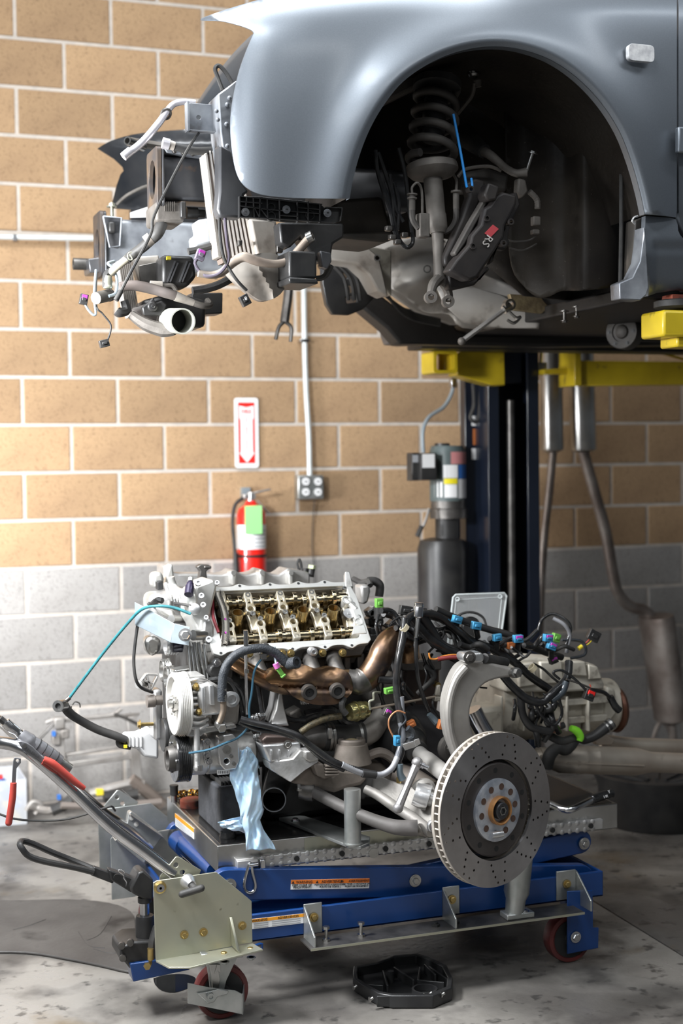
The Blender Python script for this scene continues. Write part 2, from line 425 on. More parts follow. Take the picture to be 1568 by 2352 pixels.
# a saw-cut control joint runs across the slab at the right
g0 = AZ(1360, 2068, 0); g1 = AZ(1568, 2196, 0); gd = (g1-g0).normalized(); gn = V((gd.y, -gd.x, 0))
pA, pB = g0-gd*2.6, g0+gd*6
def cutpoly(side):
    e = gn*(.003*side)
    far = V((6.0, .2, 0)) if side > 0 else None
    # clip a big rectangle by the joint line
    R_ = [V((-5, -9, 0)), V((7, -9, 0)), V((7, .1, 0)), V((-5, .1, 0))]; out = []
    f = lambda p: ((p-g0).dot(gn)*side)-.003
    for i in range(4):
        a, b = R_[i], R_[(i+1) % 4]; fa, fb = f(a), f(b)
        if fa >= 0: out.append(a)
        if (fa >= 0) != (fb >= 0): out.append(a+(b-a)*(fa/(fa-fb)))
    return out
for s_ in (1, -1):
    MB().prism([p for p in cutpoly(s_)], (0, 0, -.05)).build('floor_slab', flm, fl)
MB().bx(-5, 7, -9, .1, -.06, -.012).build('joint_bed', mat('dark_joint', (.03, .028, .025), .9), fl)

# conduits on the wall, outlet
cond = mat('white_painted_conduit', (.72, .76, .76), .4, .2, (.6, .64, .64), 12)
t = thing('electrical_conduit', A(705, 1090, -.03), 'white vertical conduit pipe running down the wall to the outlet box', 'conduit')
MB().tube([A(696, 560, -.03), A(699, 780, -.03), A(703, 900, -.03), A(709, 1000, -.03), A(711, 1092, -.03)], .0125, n=12).build('pipe', cond, t)
for y in (590, 782): MB().pb(689, y-4, 712, y+4, -.045, .05).build('strap', steel, t, bevel=.003)
t = thing('outlet_box', A(715, 1145, -.06), 'grey metal double outlet box at the end of the white conduit', 'outlet')
b = MB(); a = A(684, 1092, -.055); c = A(744, 1146, -.055); b.bx(a.x, c.x, -.055, 0, c.z, a.z).build('housing', zincg, t, bevel=.005)
for k in range(4):
    q = A(702+28*(k % 2), 1106+24*(k//2), -.06)
    MB().cyl(q, q+V((0, -.004, 0)), .017, n=20).build('socket', white, t)
    MB().bx(q.x-.006, q.x-.003, -.066, -.0635, q.z-.005, q.z+.005).bx(q.x+.003, q.x+.006, -.066, -.0635, q.z-.004, q.z+.004).build('slot', inkl, t)
t = MB().tube([A(722, 1148, -.03), A(718, 1200, -.02), A(717, 1260, -.02), A(722, 1330, -.02), A(718, 1500, -.02)], .0022, n=6).build('hanging_cable', rub)
tag(t, 'thin black cable hanging down the wall below the outlet box', 'cable')
t = thing('wall_pipe', A(90, 545, -.03), 'white horizontal pipe along the wall at the left edge behind the car nose', 'pipe')
MB().tube([A(-120, 541, -.03), A(60, 545, -.03), A(330, 550, -.03), A(520, 553, -.03)], .012, n=12).build('pipe', cond, t)
MB().pb(30, 538, 38, 553, -.045, .045).build('strap', steel, t)

# fire sign
t = thing('fire_sign', A(566, 1074, -.012), 'white and red vertical sign with a downward arrow above the extinguisher', 'sign')
a = A(537, 914, -.012); c = A(594, 1074, -.012); sx_, sz_ = c.x-a.x, a.z-c.z
O_ = V((a.x, -.012, c.z))
MB().plate(rrect(0, 0, sx_, sz_, .012), [], O_, (1, 0, 0), (0, 0, 1), .003).build('panel', whitel, t)
MB().plate([(.017, .02), (sx_-.017, .02), (sx_-.017, sz_-.02), (.017, sz_-.02)],
           [[(.0265, .215), (.021, .222), (.021, sz_-.034), (sx_/2, sz_-.042), (sx_-.021, sz_-.034), (sx_-.021, .222), (sx_-.0265, .215), (sx_-.0265, .068), (sx_-.018, .068), (sx_/2, .022), (.018, .068), (.0265, .068)]],
           O_+V((0, -.0035, 0)), (1, 0, 0), (0, 0, 1), .0008).build('red_field', redl, t)
text(0, 'lettering', 'FIRE', O_+V((sx_/2, -.0045, sz_-.062)), (1, 0, 0), (0, 0, 1), .026, redl, t)
for k, ch in enumerate('EXTINGUISHER'):
    text(0, 'lettering', ch, O_+V((sx_/2, -.0045, sz_-.086-k*.0125)), (1, 0, 0), (0, 0, 1), .013, redl, t)

# extinguisher
ex = A(578, 1310, -.1); exo = V((ex.x, -.1, A(578, 1345, -.1).z))
t = thing('fire_extinguisher', exo, 'red fire extinguisher with white label and green tag hung on the wall', 'fire extinguisher'); t_ex = t
zt = A(578, 1160, -.1).z; z0 = exo.z; R_ = .065
MB().lathe([(.05, 0), (R_, .012), (R_, zt-z0-.045), (R_*.85, zt-z0-.015), (.03, zt-z0), (.02, zt-z0+.02)], exo, (0, 0, 1), 32).build('cylinder', red, t)
zl0, zl1 = A(578, 1262, -.165).z, A(578, 1206, -.165).z
MB().lathe([(R_+.001, zl0-z0), (R_+.001, zl1-z0)], exo, (0, 0, 1), 32, cap=False).build('label', whitel, t)
for k in range(5):
    zz = zl0+.012+k*.017; q = V((exo.x+.012, 0, 0))
    b = MB()
    for i_ in range(8):
        aa = -pi/2-.1+i_*.13; b.box((exo.x+(R_+.0016)*math.cos(aa), -.1+(R_+.0016)*math.sin(aa), zz), (.007, .001, .005), Matrix.Rotation(aa+pi/2, 3, 'Z'))
    b.build('print_row', greyl, t)
MB().lathe([(R_+.003, A(578, 1278, -.165).z-z0-.006), (R_+.004, A(578, 1278, -.165).z-z0+.006)], exo, (0, 0, 1), 32, cap=False).build('strap', blk, t)
MB().pb(562, 1162, 602, 1226, -.175, .0015).build('service_tag', gtag, t)
vz = A(578, 1148, -.1)
MB().lathe([(.016, -.012), (.018, .02), (.012, .035)], V((exo.x, -.1, vz.z)), (0, 0, 1), 12).bx(exo.x-.035, exo.x+.02, -.115, -.085, vz.z+.005, vz.z+.025).build('valve', alub, t, bevel=.002)
MB().bar(A(568, 1135, -.1), A(620, 1124, -.1), .02, .008).build('lever', alub, t, bevel=.002)
MB().bar(A(590, 1150, -.1), A(618, 1180, -.1), .02, .006).build('handle', alub, t, bevel=.002)
MB().pb(556, 1120, 575, 1145, -.03, .03).build('wall_hook', galv, t)
MB().ptube([(560, 1143, -.1), (540, 1160, -.11), (534, 1200, -.12), (538, 1250, -.13), (541, 1290, -.14), (541, 1320, -.14)], .0085).build('hose', rub, t)
MB().cyl(A(541, 1270, -.14), A(543, 1330, -.14), .012, .014, 12).build('nozzle', blk, t)
# ---------------------------------------------------------------- two-post lift
lift = thing('vehicle_lift', (A(1178, 1400, -.8).x, -.8, 0), 'dark navy lift column with yellow arms holding up the grey car', 'car lift')
YC = -.84
xa, xb = A(1120, 1100, YC).x, A(1237, 1100, YC).x; ztop = 3.4
b = MB(); b.bx(xa, xb, YC+.22, YC+.24, 0, ztop); b.bx(xa, xa+.012, YC, YC+.24, 0, ztop); b.bx(xb-.012, xb, YC, YC+.24, 0, ztop)
b.bx(xa, xa+.05, YC-.008, YC+.004, 0, ztop); b.bx(xb-.055, xb, YC-.008, YC+.004, 0, ztop)
b.build('column', bluepost, lift, bevel=.003)
MB().bx(xa-.1, xb+.1, YC-.1, YC+.32, 0, .02).build('base_plate', bluepost, lift, bevel=.003)
MB().bx(xa+.055, xb-.06, YC+.03, YC+.12, A(1178, 880, YC).z, A(1178, 740, YC).z).build('carriage', bluepost, lift, bevel=.004)
MB().cyl(V((xa+.12, YC+.03, .02)), V((xa+.12, YC+.03, 1.7)), .018, n=12).build('hydraulic_ram', steeld, lift)
MB().pb(1066, 790, 1119, 1400, YC+.12, .05).build('cable_cover', bluepost, lift, bevel=.003)
MB().pb(1083, 955, 1107, 978, YC+.115, .002).build('label', whitel, lift)
MB().pb(1086, 985, 1105, 1022, YC+.115, .002).build('label', orangep, lift)
MB().pb(1083, 1030, 1104, 1055, YC+.115, .002).build('label', whitel, lift)
MB().pb(1099, 885, 1106, 935, YC+.115, .002).build('label', yell, lift)
MB().ptube([(1086, 880, YC+.08), (1088, 930, YC+.08), (1080, 960, YC+.08), (1098, 965, YC+.08), (1103, 900, YC+.08)], .008).build('hose', rub, lift)
MB().ptube([(1244, 770, YC+.02), (1241, 838, YC+.02)], .007).pb(1232, 832, 1256, 862, YC, .04).build('latch', steel, lift)
# far left arm
YA = -1.02
b = MB(); p0 = A(1022, 832, YA-.12); p1 = A(1158, 842, YA+.06)
zt, zb = A(1022, 806, YA-.12).z, A(1022, 858, YA-.12).z
b.slab([(1050, 812), (1070, 798), (1158, 794), (1160, 885), (1128, 884), (1050, 862)], YA-.02, .09)
b.build('arm', yel, lift, bevel=.004)
o_ = V((A(996, 858, YA-.13).x, YA-.13, zb)); wd = A(1050, 830, YA-.13).x-o_.x; ht = zt-zb
MB().plate(rrect(0, 0, wd, ht, .012), [rrect(.012, .012, wd-.012, ht-.012, .01)], o_+V((0, .12, 0)), (1, 0, 0), (0, 0, 1), .12).build('arm_tube', yel, lift)
MB().cyl(A(1023, 856, YA-.06), A(1023, 800, YA-.06), .03, n=16).build('arm_pin', yel, lift)
q = A(1028, 806, YA-.07); MB().lathe([(.062, 0), (.078, .008), (.078, .022), (.06, .028)], q, (0, 0, 1), 28).build('rubber_pad', rub, lift)
q2 = q+V((-.005, 0, .028)); MB().box(q2+V((0, 0, .012)), (.06, .05, .024)).build('adapter_block', redrub, lift, bevel=.003)
# far right arm
b = MB(); b.slab([(1328, 828), (1700, 832), (1700, 882), (1328, 886)], YC-.1, .11); b.build('arm', yel, lift, bevel=.004)
MB().slab([(1320, 793), (1334, 793), (1336, 886), (1319, 886)], YC-.12, .14).build('arm_flange', yel, lift, bevel=.003)
MB().slab([(1250, 848), (1320, 845), (1320, 858), (1250, 860)], YC-.06, .05).build('arm_link', yel, lift, bevel=.002)
MB().ptube([(1470, 797, YC-.05), (1580, 828, YC-.05)], .006, smooth=False).build('arm_brace', yel, lift)
# near right arm and pad, the near column itself is out of view
b = MB(); b.pb(1523, 711, 1760, 777, -2.74, .12); b.build('arm', yel, lift, bevel=.008)
b = MB(); b.pb(1555, 770, 1760, 800, -2.72, .09).build('arm_gusset', yel, lift, bevel=.006)
q = A(1556, 711, -2.68); MB().lathe([(.055, 0), (.067, .006), (.067, .022), (.055, .026)], q, (0, 0, 1), 28).build('rubber_pad', rub, lift)
MB().box(q+V((.01, 0, .032)), (.095, .06, .014)).build('adapter_block', redrub, lift, bevel=.002)
YN = -2.58; nx = A(1790, 700, YN).x
b = MB(); b.bx(nx, nx+.25, YN-.45, YN-.4, 0, 3.4).bx(nx, nx+.02, YN-.45, YN-.2, 0, 3.4).bx(nx+.23, nx+.25, YN-.45, YN-.2, 0, 3.4).build('column', bluepost, lift, bevel=.003)
MB().bx(nx, nx+.25, YN-.42, YN+.12, A(1700, 790, YN).z, A(1700, 700, YN).z).build('carriage', bluepost, lift, bevel=.004)

# ---------------------------------------------------------------- power unit beside the column
YP = -.72
pu = thing('hydraulic_power_unit', V((A(1020, 1420, YP).x, YP, A(1020, 1425, YP).z)), 'black hydraulic pump unit with stickered grey motor bolted beside the lift column', 'pump')
def vc(mb, x, y0, y1, wpx, Y, prof=None, n=28):             # upright cylinder between two picture heights
    a = A(x, y1, Y); c = A(x, y0, Y); r = wpx/2*PX(Y); L = c.z-a.z
    return mb.lathe([(r*k, L*t) for k, t in (prof or [(1, 0), (1, 1)])], a, (0, 0, 1), n)
vc(MB(), 1019, 1235, 1600, 112, YP, [(1, 0), (1, .93), (.9, .985), (.5, 1)]).build('tank', blk, pu)
vc(MB(), 1028, 1188, 1236, 56, YP).build('neck', blk, pu)
vc(MB(), 1030, 1148, 1190, 84, YP, [(1, 0), (1, .5), (.94, .55), (.94, 1)]).build('pump_body', steeld, pu)
vc(MB(), 1028, 1024, 1150, 84, YP, [(.95, 0), (.95, .9), (.85, 1)]).build('motor', mat('grey_green_motor', (.1, .13, .13), .45), pu)
vc(MB(), 1015, 1018, 1026, 34, YP).build('cap', blk, pu)
def curvlab(x0, x1, y0, y1, m_, r=42):                       # sticker wrapped on the motor
    b = MB(); R2 = r*PX(YP)*.958; cc = A(1028, 1090, YP); za, zb_ = A(1028, y1, YP-R2).z, A(1028, y0, YP-R2).z
    f = lambda u, v: (lambda a: V((cc.x+R2*math.sin(a), YP-R2*math.cos(a), za+(zb_-za)*v)))(math.asin(max(-1, min(1, (x0-1028)/r)))*(1-u)+math.asin(max(-1, min(1, (x1-1028)/r)))*u)
    vs, fs = surface(f, 6, 1); b.add(vs, fs); return b.build('label', m_, pu, smooth=60)
curvlab(1018, 1064, 1038, 1066, pinkl); curvlab(1002, 1034, 1068, 1098, whitel); curvlab(1003, 1033, 1099, 1112, yell)
curvlab(1004, 1032, 1113, 1143, whitel); curvlab(1036, 1068, 1068, 1100, bluel); curvlab(1036, 1068, 1101, 1145, whitel); curvlab(987, 1000, 1106, 1142, whitel)
MB().pb(966, 1041, 1003, 1103, YP-.09, .08).build('switch_box', blk, pu, bevel=.003)
MB().pb(946, 1040, 966, 1104, YP-.06, .06).build('switch_box', blk, pu, bevel=.003)
MB().pb(970, 1043, 998, 1074, YP-.0925, .002).build('label', whitel, pu)
MB().pb(948, 1045, 960, 1062, YP-.0625, .002).build('label', greyl, pu)
q = A(944, 1095, YP-.05); MB().cyl(q, q+V((.03, 0, 0)), .012).build('button', blk, pu)
MB().ptube([(985, 1168, YP-.05), (975, 1200, YP-.06), (960, 1230, YP-.06)], .006).build('valve_lever', alub, pu)
MB().ptube([(968, 1208, YP-.06), (958, 1232, YP-.06)], .011).build('lever_grip', rub, pu)
MB().ptube([(972, 1040, YP-.02), (971, 990, YP-.02), (985, 958, YP-.02), (1018, 935, YP-.02), (1036, 905, YP-.02), (1043, 872, YP-.02)], .009, cor=.12, sub=14).build('flex_conduit', galv, pu, smooth=30)
MB().pb(1037, 868, 1050, 890, YP-.04, .03).build('fitting', steel, pu, bevel=.002)
MB().pb(1060, 1100, 1118, 1400, YP+.08, .04).build('bracket', bluepost, pu)

# ---------------------------------------------------------------- exhausts leaning on the wall
YE = -.32
pipe = mat('dull_exhaust_pipe', (.36, .32, .29), .48, .7, (.2, .16, .14), 8, bump=.15, bs=50)
def exh(label, px0, py0, px1, py1, r, pts, rp):
    t = thing('exhaust_pipe', A(*pts[-1]), label, 'exhaust', )
    a, c = A(px0, py0, YE), A(px1, py1, YE); d = (c-a)
    MB().lathe([(r*.5, -.012), (r*.96, 0), (r, .008), (r, d.length-.008), (r*.96, d.length), (r*.5, d.length+.012)], a, d, 28).build('silencer', steelb, t)
    MB().ptube(pts, rp, n=14).build('pipe', pipe, t); return t
exh('left chrome exhaust with narrow pipe leaning on the wall beside the lift column', 1264, 800, 1268, 1034, .052, [(1270, 1034, YE), (1262, 1120, YE), (1248, 1250, YE), (1240, 1400, YE), (1238, 1500, YE), (1242, 1798, YE+.02)], .019)
t = exh('right chrome exhaust with a bent pipe down to a big grey silencer', 1333, 800, 1340, 1034, .06, [(1338, 1034, YE), (1362, 1120, YE), (1390, 1220, YE), (1404, 1300, YE), (1418, 1360, YE), (1445, 1392, YE), (1478, 1402, YE), (1495, 1418, YE)], .027)
a, c = A(1505, 1410, YE), A(1540, 1650, YE); d = c-a
MB().lathe([(.05, -.0), (.105, .01), (.108, .03), (.1, d.length), (.05, d.length+.02)], a, d, 28, squash=.7).build('large_silencer', steeld if 0 else pipe, t)
MB().ptube([(1540, 1645, YE), (1546, 1700, YE), (1552, 1764, YE+.02)], .02).build('tail_pipe', pipe, t)
MB().tube([A(1500, 1700, YE), A(1520, 1655, YE), A(1545, 1700, YE), A(1522, 1708, YE)], .011, closed=True).build('hanger', pipe, t)

# ---------------------------------------------------------------- the car
NC = V((.9, -1.97, 1.85))
car = thing('car', NC, 'dark grey car raised on the lift with its bumper, wheels and engine removed', 'car')
def sheet(outline, Y, step=12, extra=(), mb=None, skip=None, th=0):          # curved panel: outline seen in the photo, depth from a function of it
    pts = [V(p) for p in outline]; n = len(pts); edges = [(i, (i+1) % n) for i in range(n)]
    xs = [p.x for p in pts]; ys = [p.y for p in pts]; x = min(xs)+step/2; k = 0
    while x < max(xs):
        y = min(ys)+(step/2 if k % 2 else step)
        while y < max(ys):
            if inpoly((x, y), outline) and not (skip and skip(x, y)):
                dm = min((V((x, y))-p).length for p in pts)
                if dm > step*.5: pts.append(V((x, y)))
            y += step
        x += step*.87; k += 1
    pts += [V(p) for p in extra]
    r = delaunay_2d_cdt(pts, edges, [], 0, 1e-5); vv = r[0]; P2 = [tuple(p) for p in outline]
    fs = []
    for tr in r[2]:
        c_ = (vv[tr[0]]+vv[tr[1]]+vv[tr[2]])/3
        if inpoly(c_, P2):
            a = (vv[tr[1]]-vv[tr[0]]).cross(vv[tr[2]]-vv[tr[0]])
            fs.append(tuple(tr[::-1]) if a > 0 else tuple(tr))
    mb = mb or MB(); P3 = [A(p.x, p.y, Y(p.x, p.y)) for p in vv]
    if th:
        N0 = len(P3); es = {(f[i], f[(i+1) % 3]) for f in fs for i in range(3)}
        wall = [(b_, a_, a_+N0, b_+N0) for a_, b_ in es if (b_, a_) not in es]
        fs = fs+[tuple(i+N0 for i in f[::-1]) for f in fs]+wall; P3 = P3+[p+V((0, th, 0)) for p in P3]
    return mb.add(P3, fs)
def dens(pts, n=5):                                          # smooth + densify a 2D polyline
    return [(p.x, p.y) for p in catmull([V((x, y, 0)) for x, y in pts], n)]
def lerp_(tab, x):
    if x <= tab[0][0]: return tab[0][1]
    for (a, b_), (c_, d_) in zip(tab, tab[1:]):
        if x <= c_: return b_+(d_-b_)*(x-a)/(c_-a)
    return tab[-1][1]
arch = dens([(803, 456), (810, 415), (826, 355), (850, 295), (882, 240), (925, 188), (985, 146), (1050, 119), (1120, 107), (1190, 112), (1262, 136), (1325, 178), (1380, 235), (1422, 300), (1450, 370), (1470, 440), (1481, 492)], 6)
front = dens([(803, 456), (760, 456), (700, 455), (640, 452), (592, 444), (560, 425), (543, 395), (533, 345), (529, 285), (535, 225), (550, 160), (568, 110), (583, 76)], 4)
nose = dens([(583, 76), (575, 68), (545, 57), (505, 48), (460, 45), (497, 29), (550, 12), (620, -8), (760, -45), (1000, -80), (1300, -85), (1553, -78)], 4)
rearf = [(1554, y) for y in range(-60, 500, 16)]+[(1552, 499), (1530, 496), (1500, 493)]
outl = front[:-1]+nose[:-1]+rearf+arch[::-1][:-1]
archs = arch
crease = [(460, 42), (583, 66), (700, 52), (815, 42), (1000, 31), (1174, 27), (1568, 36)]
def adist(x, y):
    best = 1e9
    for (ax, ay), (bx_, by_) in zip(archs, archs[1:]):
        dx, dy = bx_-ax, by_-ay; t_ = max(0, min(1, ((x-ax)*dx+(y-ay)*dy)/(dx*dx+dy*dy)))
        best = min(best, math.hypot(x-ax-dx*t_, y-ay-dy*t_))
    return best
def smst(a, b_, x): t_ = max(0, min(1, (x-a)/(b_-a))); return t_*t_*(3-2*t_)
def bodyY(x, y):
    Y = -2.80
    if x < 740: Y += .05*((740-x)/260)**2+.07*(max(0, 640-x)/160)**3
    Y += .03*(max(0, y-180)/270)**2
    h = lerp_(crease, x)-y
    Y += .00062*30*math.log(1+math.exp(max(-12, min(12, h/30))))+(.000006*h*h if h > 0 else 0)
    return Y
def fendY(x, y):
    Y = bodyY(x, y)
    d = adist(x, y)
    wgt = .75+.25*smst(700, 1000, x)
    Y -= .046*wgt*math.exp(-(max(0, d-14)/72)**2)
    Y += .012*(1-smst(0, 14, d))
    return Y
rings = []
for dd_ in (4, 9, 14, 20, 27, 34):
    for i in range(1, len(arch)-1):
        tx, ty = arch[i+1][0]-arch[i-1][0], arch[i+1][1]-arch[i-1][1]; l_ = math.hypot(tx, ty)
        rings.append((arch[i][0]+ty/l_*dd_, arch[i][1]-tx/l_*dd_))
near_arch = lambda x, y: adist(x, y) < 40
sheet(outl, fendY, 11, extra=[p for p in rings if inpoly(p, outl)], skip=near_arch, th=.004).build('front_fender', paint, car, smooth=55)
# rolled inner lip of the arch
b = MB(); vs = []; fs = []
for i, (x, y) in enumerate(arch):
    p = A(x, y, fendY(x, y)); vs += [p, p+V((0, .028, 0))]
for i in range(len(arch)-1): fs.append((2*i, 2*i+1, 2*i+3, 2*i+2))
b.add(vs, fs).build('arch_lip', paint, car, smooth=60)
for a_, c_ in (((1446, 103), (1506, 136)),):
    q0, q1 = A(1447, 136, -2.835), A(1506, 103, -2.835)
    MB().plate(rrect(q0.x, q0.z, q1.x, q1.z, .012), [], V((0, -2.812, 0)), (1, 0, 0), (0, 0, 1), .016).build('indicator_lamp', lampw, car, bevel=.005, seg=3)
# door and rocker
def doorY(x, y): return bodyY(min(x, 1553), y)+.0+(.012 if y > 505 else 0)
door = [(1558, -90), (1640, -90), (1900, -90), (1900, 575), (1700, 562), (1600, 552), (1572, 538), (1561, 510), (1558, 480)]+[(1558, y) for y in range(440, -90, -40)]
sheet(door, doorY, 20, th=.02).build('door', paint, car, smooth=55)
MB().slab([(1558, 290), (1900, 300), (1900, 360), (1558, 350)], -2.835, .02).build('door_moulding', paint, car, bevel=.005)
rock = dens([(1482, 496), (1520, 499), (1552, 504), (1557, 530), (1570, 549), (1600, 560), (1750, 570), (1900, 585)], 2)[:-1]+[(1900, 705), (1750, 690), (1620, 672), (1560, 665), (1510, 672), (1488, 680), (1490, 668), (1484, 640), (1480, 560)]
def rockY(x, y): 
    q = bodyY(1560, 480)-.0; return q-.01+.00045*max(0, y-585)+(.012*smst(548, 575, y) if x > 1500 else 0)+.03*max(0, (y-640)/40)**2
sheet(rock, rockY, 10, th=.02).build('rocker_panel', paint, car, smooth=55)
b = MB(); b.prism([A(1479, 520, -2.8), A(1484, 560, -2.8), A(1489, 660, -2.79), A(1484, 678, -2.79), A(1470, 690, -2.79), A(1424, 687, -2.79), A(1422, 650, -2.79), A(1452, 637, -2.79), A(1470, 600, -2.79), A(1476, 560, -2.79)], (0, .05, 0))
b.build('sill_end', bodyg, car, bevel=.003)
MB().slab([(1458, 505), (1478, 498), (1476, 590), (1464, 625), (1452, 640), (1455, 560)], -2.74, .05).build('sill_bracket', dirtb, car, bevel=.004)
MB().ptube([(1464, 496, -2.78), (1455, 500, -2.78), (1452, 508, -2.78), (1458, 514, -2.78)], .003).build('clip', alub, car)
# bonnet over the bay and the floor under the cabin
hv = lambda u, v: V((.42+1.35*u, -2.62+1.3*v, 2.64+.055*math.sin(pi*v)+.03*u))
vs, fs = surface(hv, 16, 16); solid(MB().add(vs, fs).build('bonnet', paint, car, smooth=60), .02, 1)
x0, x1 = A(1180, 700, -2.6).x, 4.0; zfl = A(1450, 688, -2.72).z
fp = mat('black_underseal', (.008, .0075, .007), .5, 0, (.016, .014, .013), 5, bump=.5, bs=70)
b = MB(); b.bx(x0+.36, 4.0, -2.66, -1.12, zfl+.01, zfl+.05); b.bx(1.5, 4.0, -2.7, -2.6, zfl+.03, zfl+.1); b.bx(1.3, 4.0, -1.26, -1.12, zfl-.02, zfl+.1)
b.build('floor_pan', fp, car, bevel=.006)
MB().bx(1.5, 4.0, -2.2, -1.3, zfl+.05, 2.7).build('bulkhead', fp, car)
# far fender seen from inside
ff = dens([(224, 341), (245, 328), (270, 318), (310, 308), (360, 302), (430, 297), (500, 293)], 4)
fo = ff+[(560, 300), (560, 480), (400, 490), (255, 478), (262, 450), (268, 425), (277, 400), (284, 392), (281, 383), (262, 365)]
sheet(fo, lambda x, y: -1.24-.08*max(0, (360-x)/140)**2+.04*(1-smst(300, 330, y)), 14, th=.006).build('far_fender', paintd, car, smooth=50)
MB().ptube([(268, 470, -1.3), (290, 450, -1.32), (325, 432, -1.34), (350, 425, -1.34)], .006).build('drain_hose', dust, car)
# front frame rails with crash-box flanges
def frail(Yn, zt, zb, xl, bm_):
    w_, h_ = .13, zt-zb
    g = MB(); hole = circ(w_/2, h_/2, .042, 14, .052)
    g.plate(rrect(0, 0, w_, h_, .014), [hole], V((xl+.012, Yn+w_, zb)), (0, -1, 0), (0, 0, 1), .012); g.build('rail_flange', rust, car, bevel=.002)
    MB().plate(rrect(.0, .0, w_, h_, .014), [rrect(.016, .016, w_-.016, h_-.016, .02)], V((xl+.02, Yn+w_, zb)), (0, -1, 0), (0, 0, 1), .007).build('rail_flange', rail, car, bevel=.002)
    bx_ = MB(); r_ = rrect(.012, .02, w_-.012, h_-.022, .018)
    bx_.prism([V((xl+.02, Yn+w_-u_, zb+v_)) for u_, v_ in r_], (.7, 0, 0)); bx_.build('frame_rail', bm_, car, bevel=.002)
zt, zb = A(361, 333, -2.43).z, A(361, 472, -2.43).z
frail(-2.43, zt, zb, A(361, 400, -2.43).x, rail)
frail(-1.66, A(231, 482, -1.66).z, A(231, 632, -1.66).z, A(231, 550, -1.66).x, bodyg)
MB().slab([(372, 334), (470, 350), (470, 362), (384, 350)], -2.435, .11).build('rail_top_plate', bodyg, car, bevel=.002)
for x in (400, 420, 442): MB().bolt(A(x, 348+(x-400)*.15, -2.437), (0, -1, 0), .004, .003).build('rivet', steeld, car)
MB().slab([(202, 594), (232, 590), (290, 560), (300, 625), (206, 626)], -1.62, .1).build('lower_bracket', rail, car, bevel=.004)
q = A(168, 606, -1.56); MB().ring(q, q+V((.075, 0, 0)), .019, .014).build('tow_stub', steeld, car)
MB().plate([(A(x, y, -1.69).x, A(x, y, -1.69).z) for x, y in ((279, 499), (236, 495), (252, 566), (274, 570), (277, 545))][::-1], [], V((0, -1.67, 0)), (1, 0, 0), (0, 0, 1), .008).build('hook_bracket', rail, car, bevel=.002)
MB().ptube([(237, 497, -1.7), (279, 501, -1.7), (275, 565, -1.7), (252, 568, -1.7), (237, 497, -1.7)], .0035, smooth=False).build('bracket_edge', bodyg, car)
MB().pb(249, 508, 266, 535, -1.7, .03).build('bump_stop', blk, car, bevel=.006)
q = A(257, 498, -1.68); MB().cyl(q, q+V((0, 0, .045)), .006).bolt(q+V((0, 0, .03)), (0, 0, 1), .011, .012).build('mount_bolt', zinc, car)
# inner structure behind everything in the nose
MB().slab([(300, 480), (400, 470), (480, 480), (500, 640), (440, 600), (300, 600)], -1.5, .03).build('inner_panel', paintd, car)
MB().slab([(300, 488), (355, 470), (350, 498), (300, 500)], -1.66, .01).build('white_sticker_plate', white, car)
# upper radiator support bracket
o_ = A(430, 300, -2.55); bw = A(505, 300, -2.55).x-o_.x; bh = A(430, 236, -2.55).z-o_.z
MB().plate(rrect(0, 0, bw, bh, .01), [circ(.03, bh*.5, .006)], o_+V((0, .003, 0)), (1, 0, 0), (0, 0, 1), .004).build('radiator_support', bodyg, car, bevel=.0015)
MB().pb(430, 232, 436, 300, -2.58, .03).pb(430, 297, 508, 303, -2.58, .03).build('radiator_support_flange', bodyg, car, bevel=.002)
MB().slab([(500, 216), (545, 183), (536, 230), (530, 300), (534, 360), (545, 405), (530, 405), (514, 370), (506, 300)], -2.62, .1).build('wing_support', bodyg, car, bevel=.004)
for x, y in ((527, 225), (497, 255), (500, 275), (522, 240), (520, 285), (522, 335)): MB().sph(A(x, y, -2.625), .006, 10, .5, (0, 1, 0)).build('rivet', bodyg, car)
MB().slab([(503, 330), (530, 345), (545, 400), (572, 440), (560, 448), (556, 500), (505, 498), (499, 480), (503, 440)], -2.68, .05).build('fender_stay', rail, car, bevel=.006)
MB().ptube([(511, 207, -2.5), (500, 178, -2.5), (494, 158, -2.5), (503, 151, -2.5), (518, 166, -2.5), (534, 192, -2.5)], .0058).build('vent_hose', rub, car)
# aluminium pipe and hoses at the top left
alp = mat('silver_pipe', (.68, .66, .7), .35, .6, (.55, .53, .56), 20)
MB().ptube([(448, 236, -2.5), (420, 234, -2.5), (398, 240, -2.5), (382, 258, -2.5), (362, 286, -2.5), (325, 328, -2.5), (287, 357, -2.5)], [.008, .0085, .0085, .0088, .0098, .0098, .0098], n=12).build('coolant_pipe', alp, car)
q = A(381, 262, -2.5); MB().tube([q+V((.012*math.cos(k), -.004*math.sin(k)*2.5, .012*math.sin(k)*.9)) for k in [i*pi/4 for i in range(8)]], .0035, closed=True).build('hose_clamp', steeld, car)
MB().cyl(A(300, 346, -2.5), A(283, 360, -2.5), .0115, n=14).build('pipe_end', alp, car)
q = A(292, 323, -1.9); MB().ring(q, q+V((.06, .05, -.005)), .013, .009).build('pipe_stub', steelb, car)
MB().ptube([(300, 325, -1.85), (360, 335, -1.8), (440, 345, -1.8)], .013).build('coolant_hose', dust, car)
MB().ptube([(382, 330, -2.52), (400, 336, -2.52), (440, 346, -2.52), (480, 346, -2.52), (510, 343, -2.52), (530, 335, -2.5)], .0105, n=12).build('coolant_hose', rub, car)
MB().cyl(A(373, 328, -2.52), A(388, 332, -2.52), .0145).build('quick_fitting', alp, car)
MB().cyl(A(388, 332, -2.52), A(400, 336, -2.52), .012).build('crimp', whitem, car)
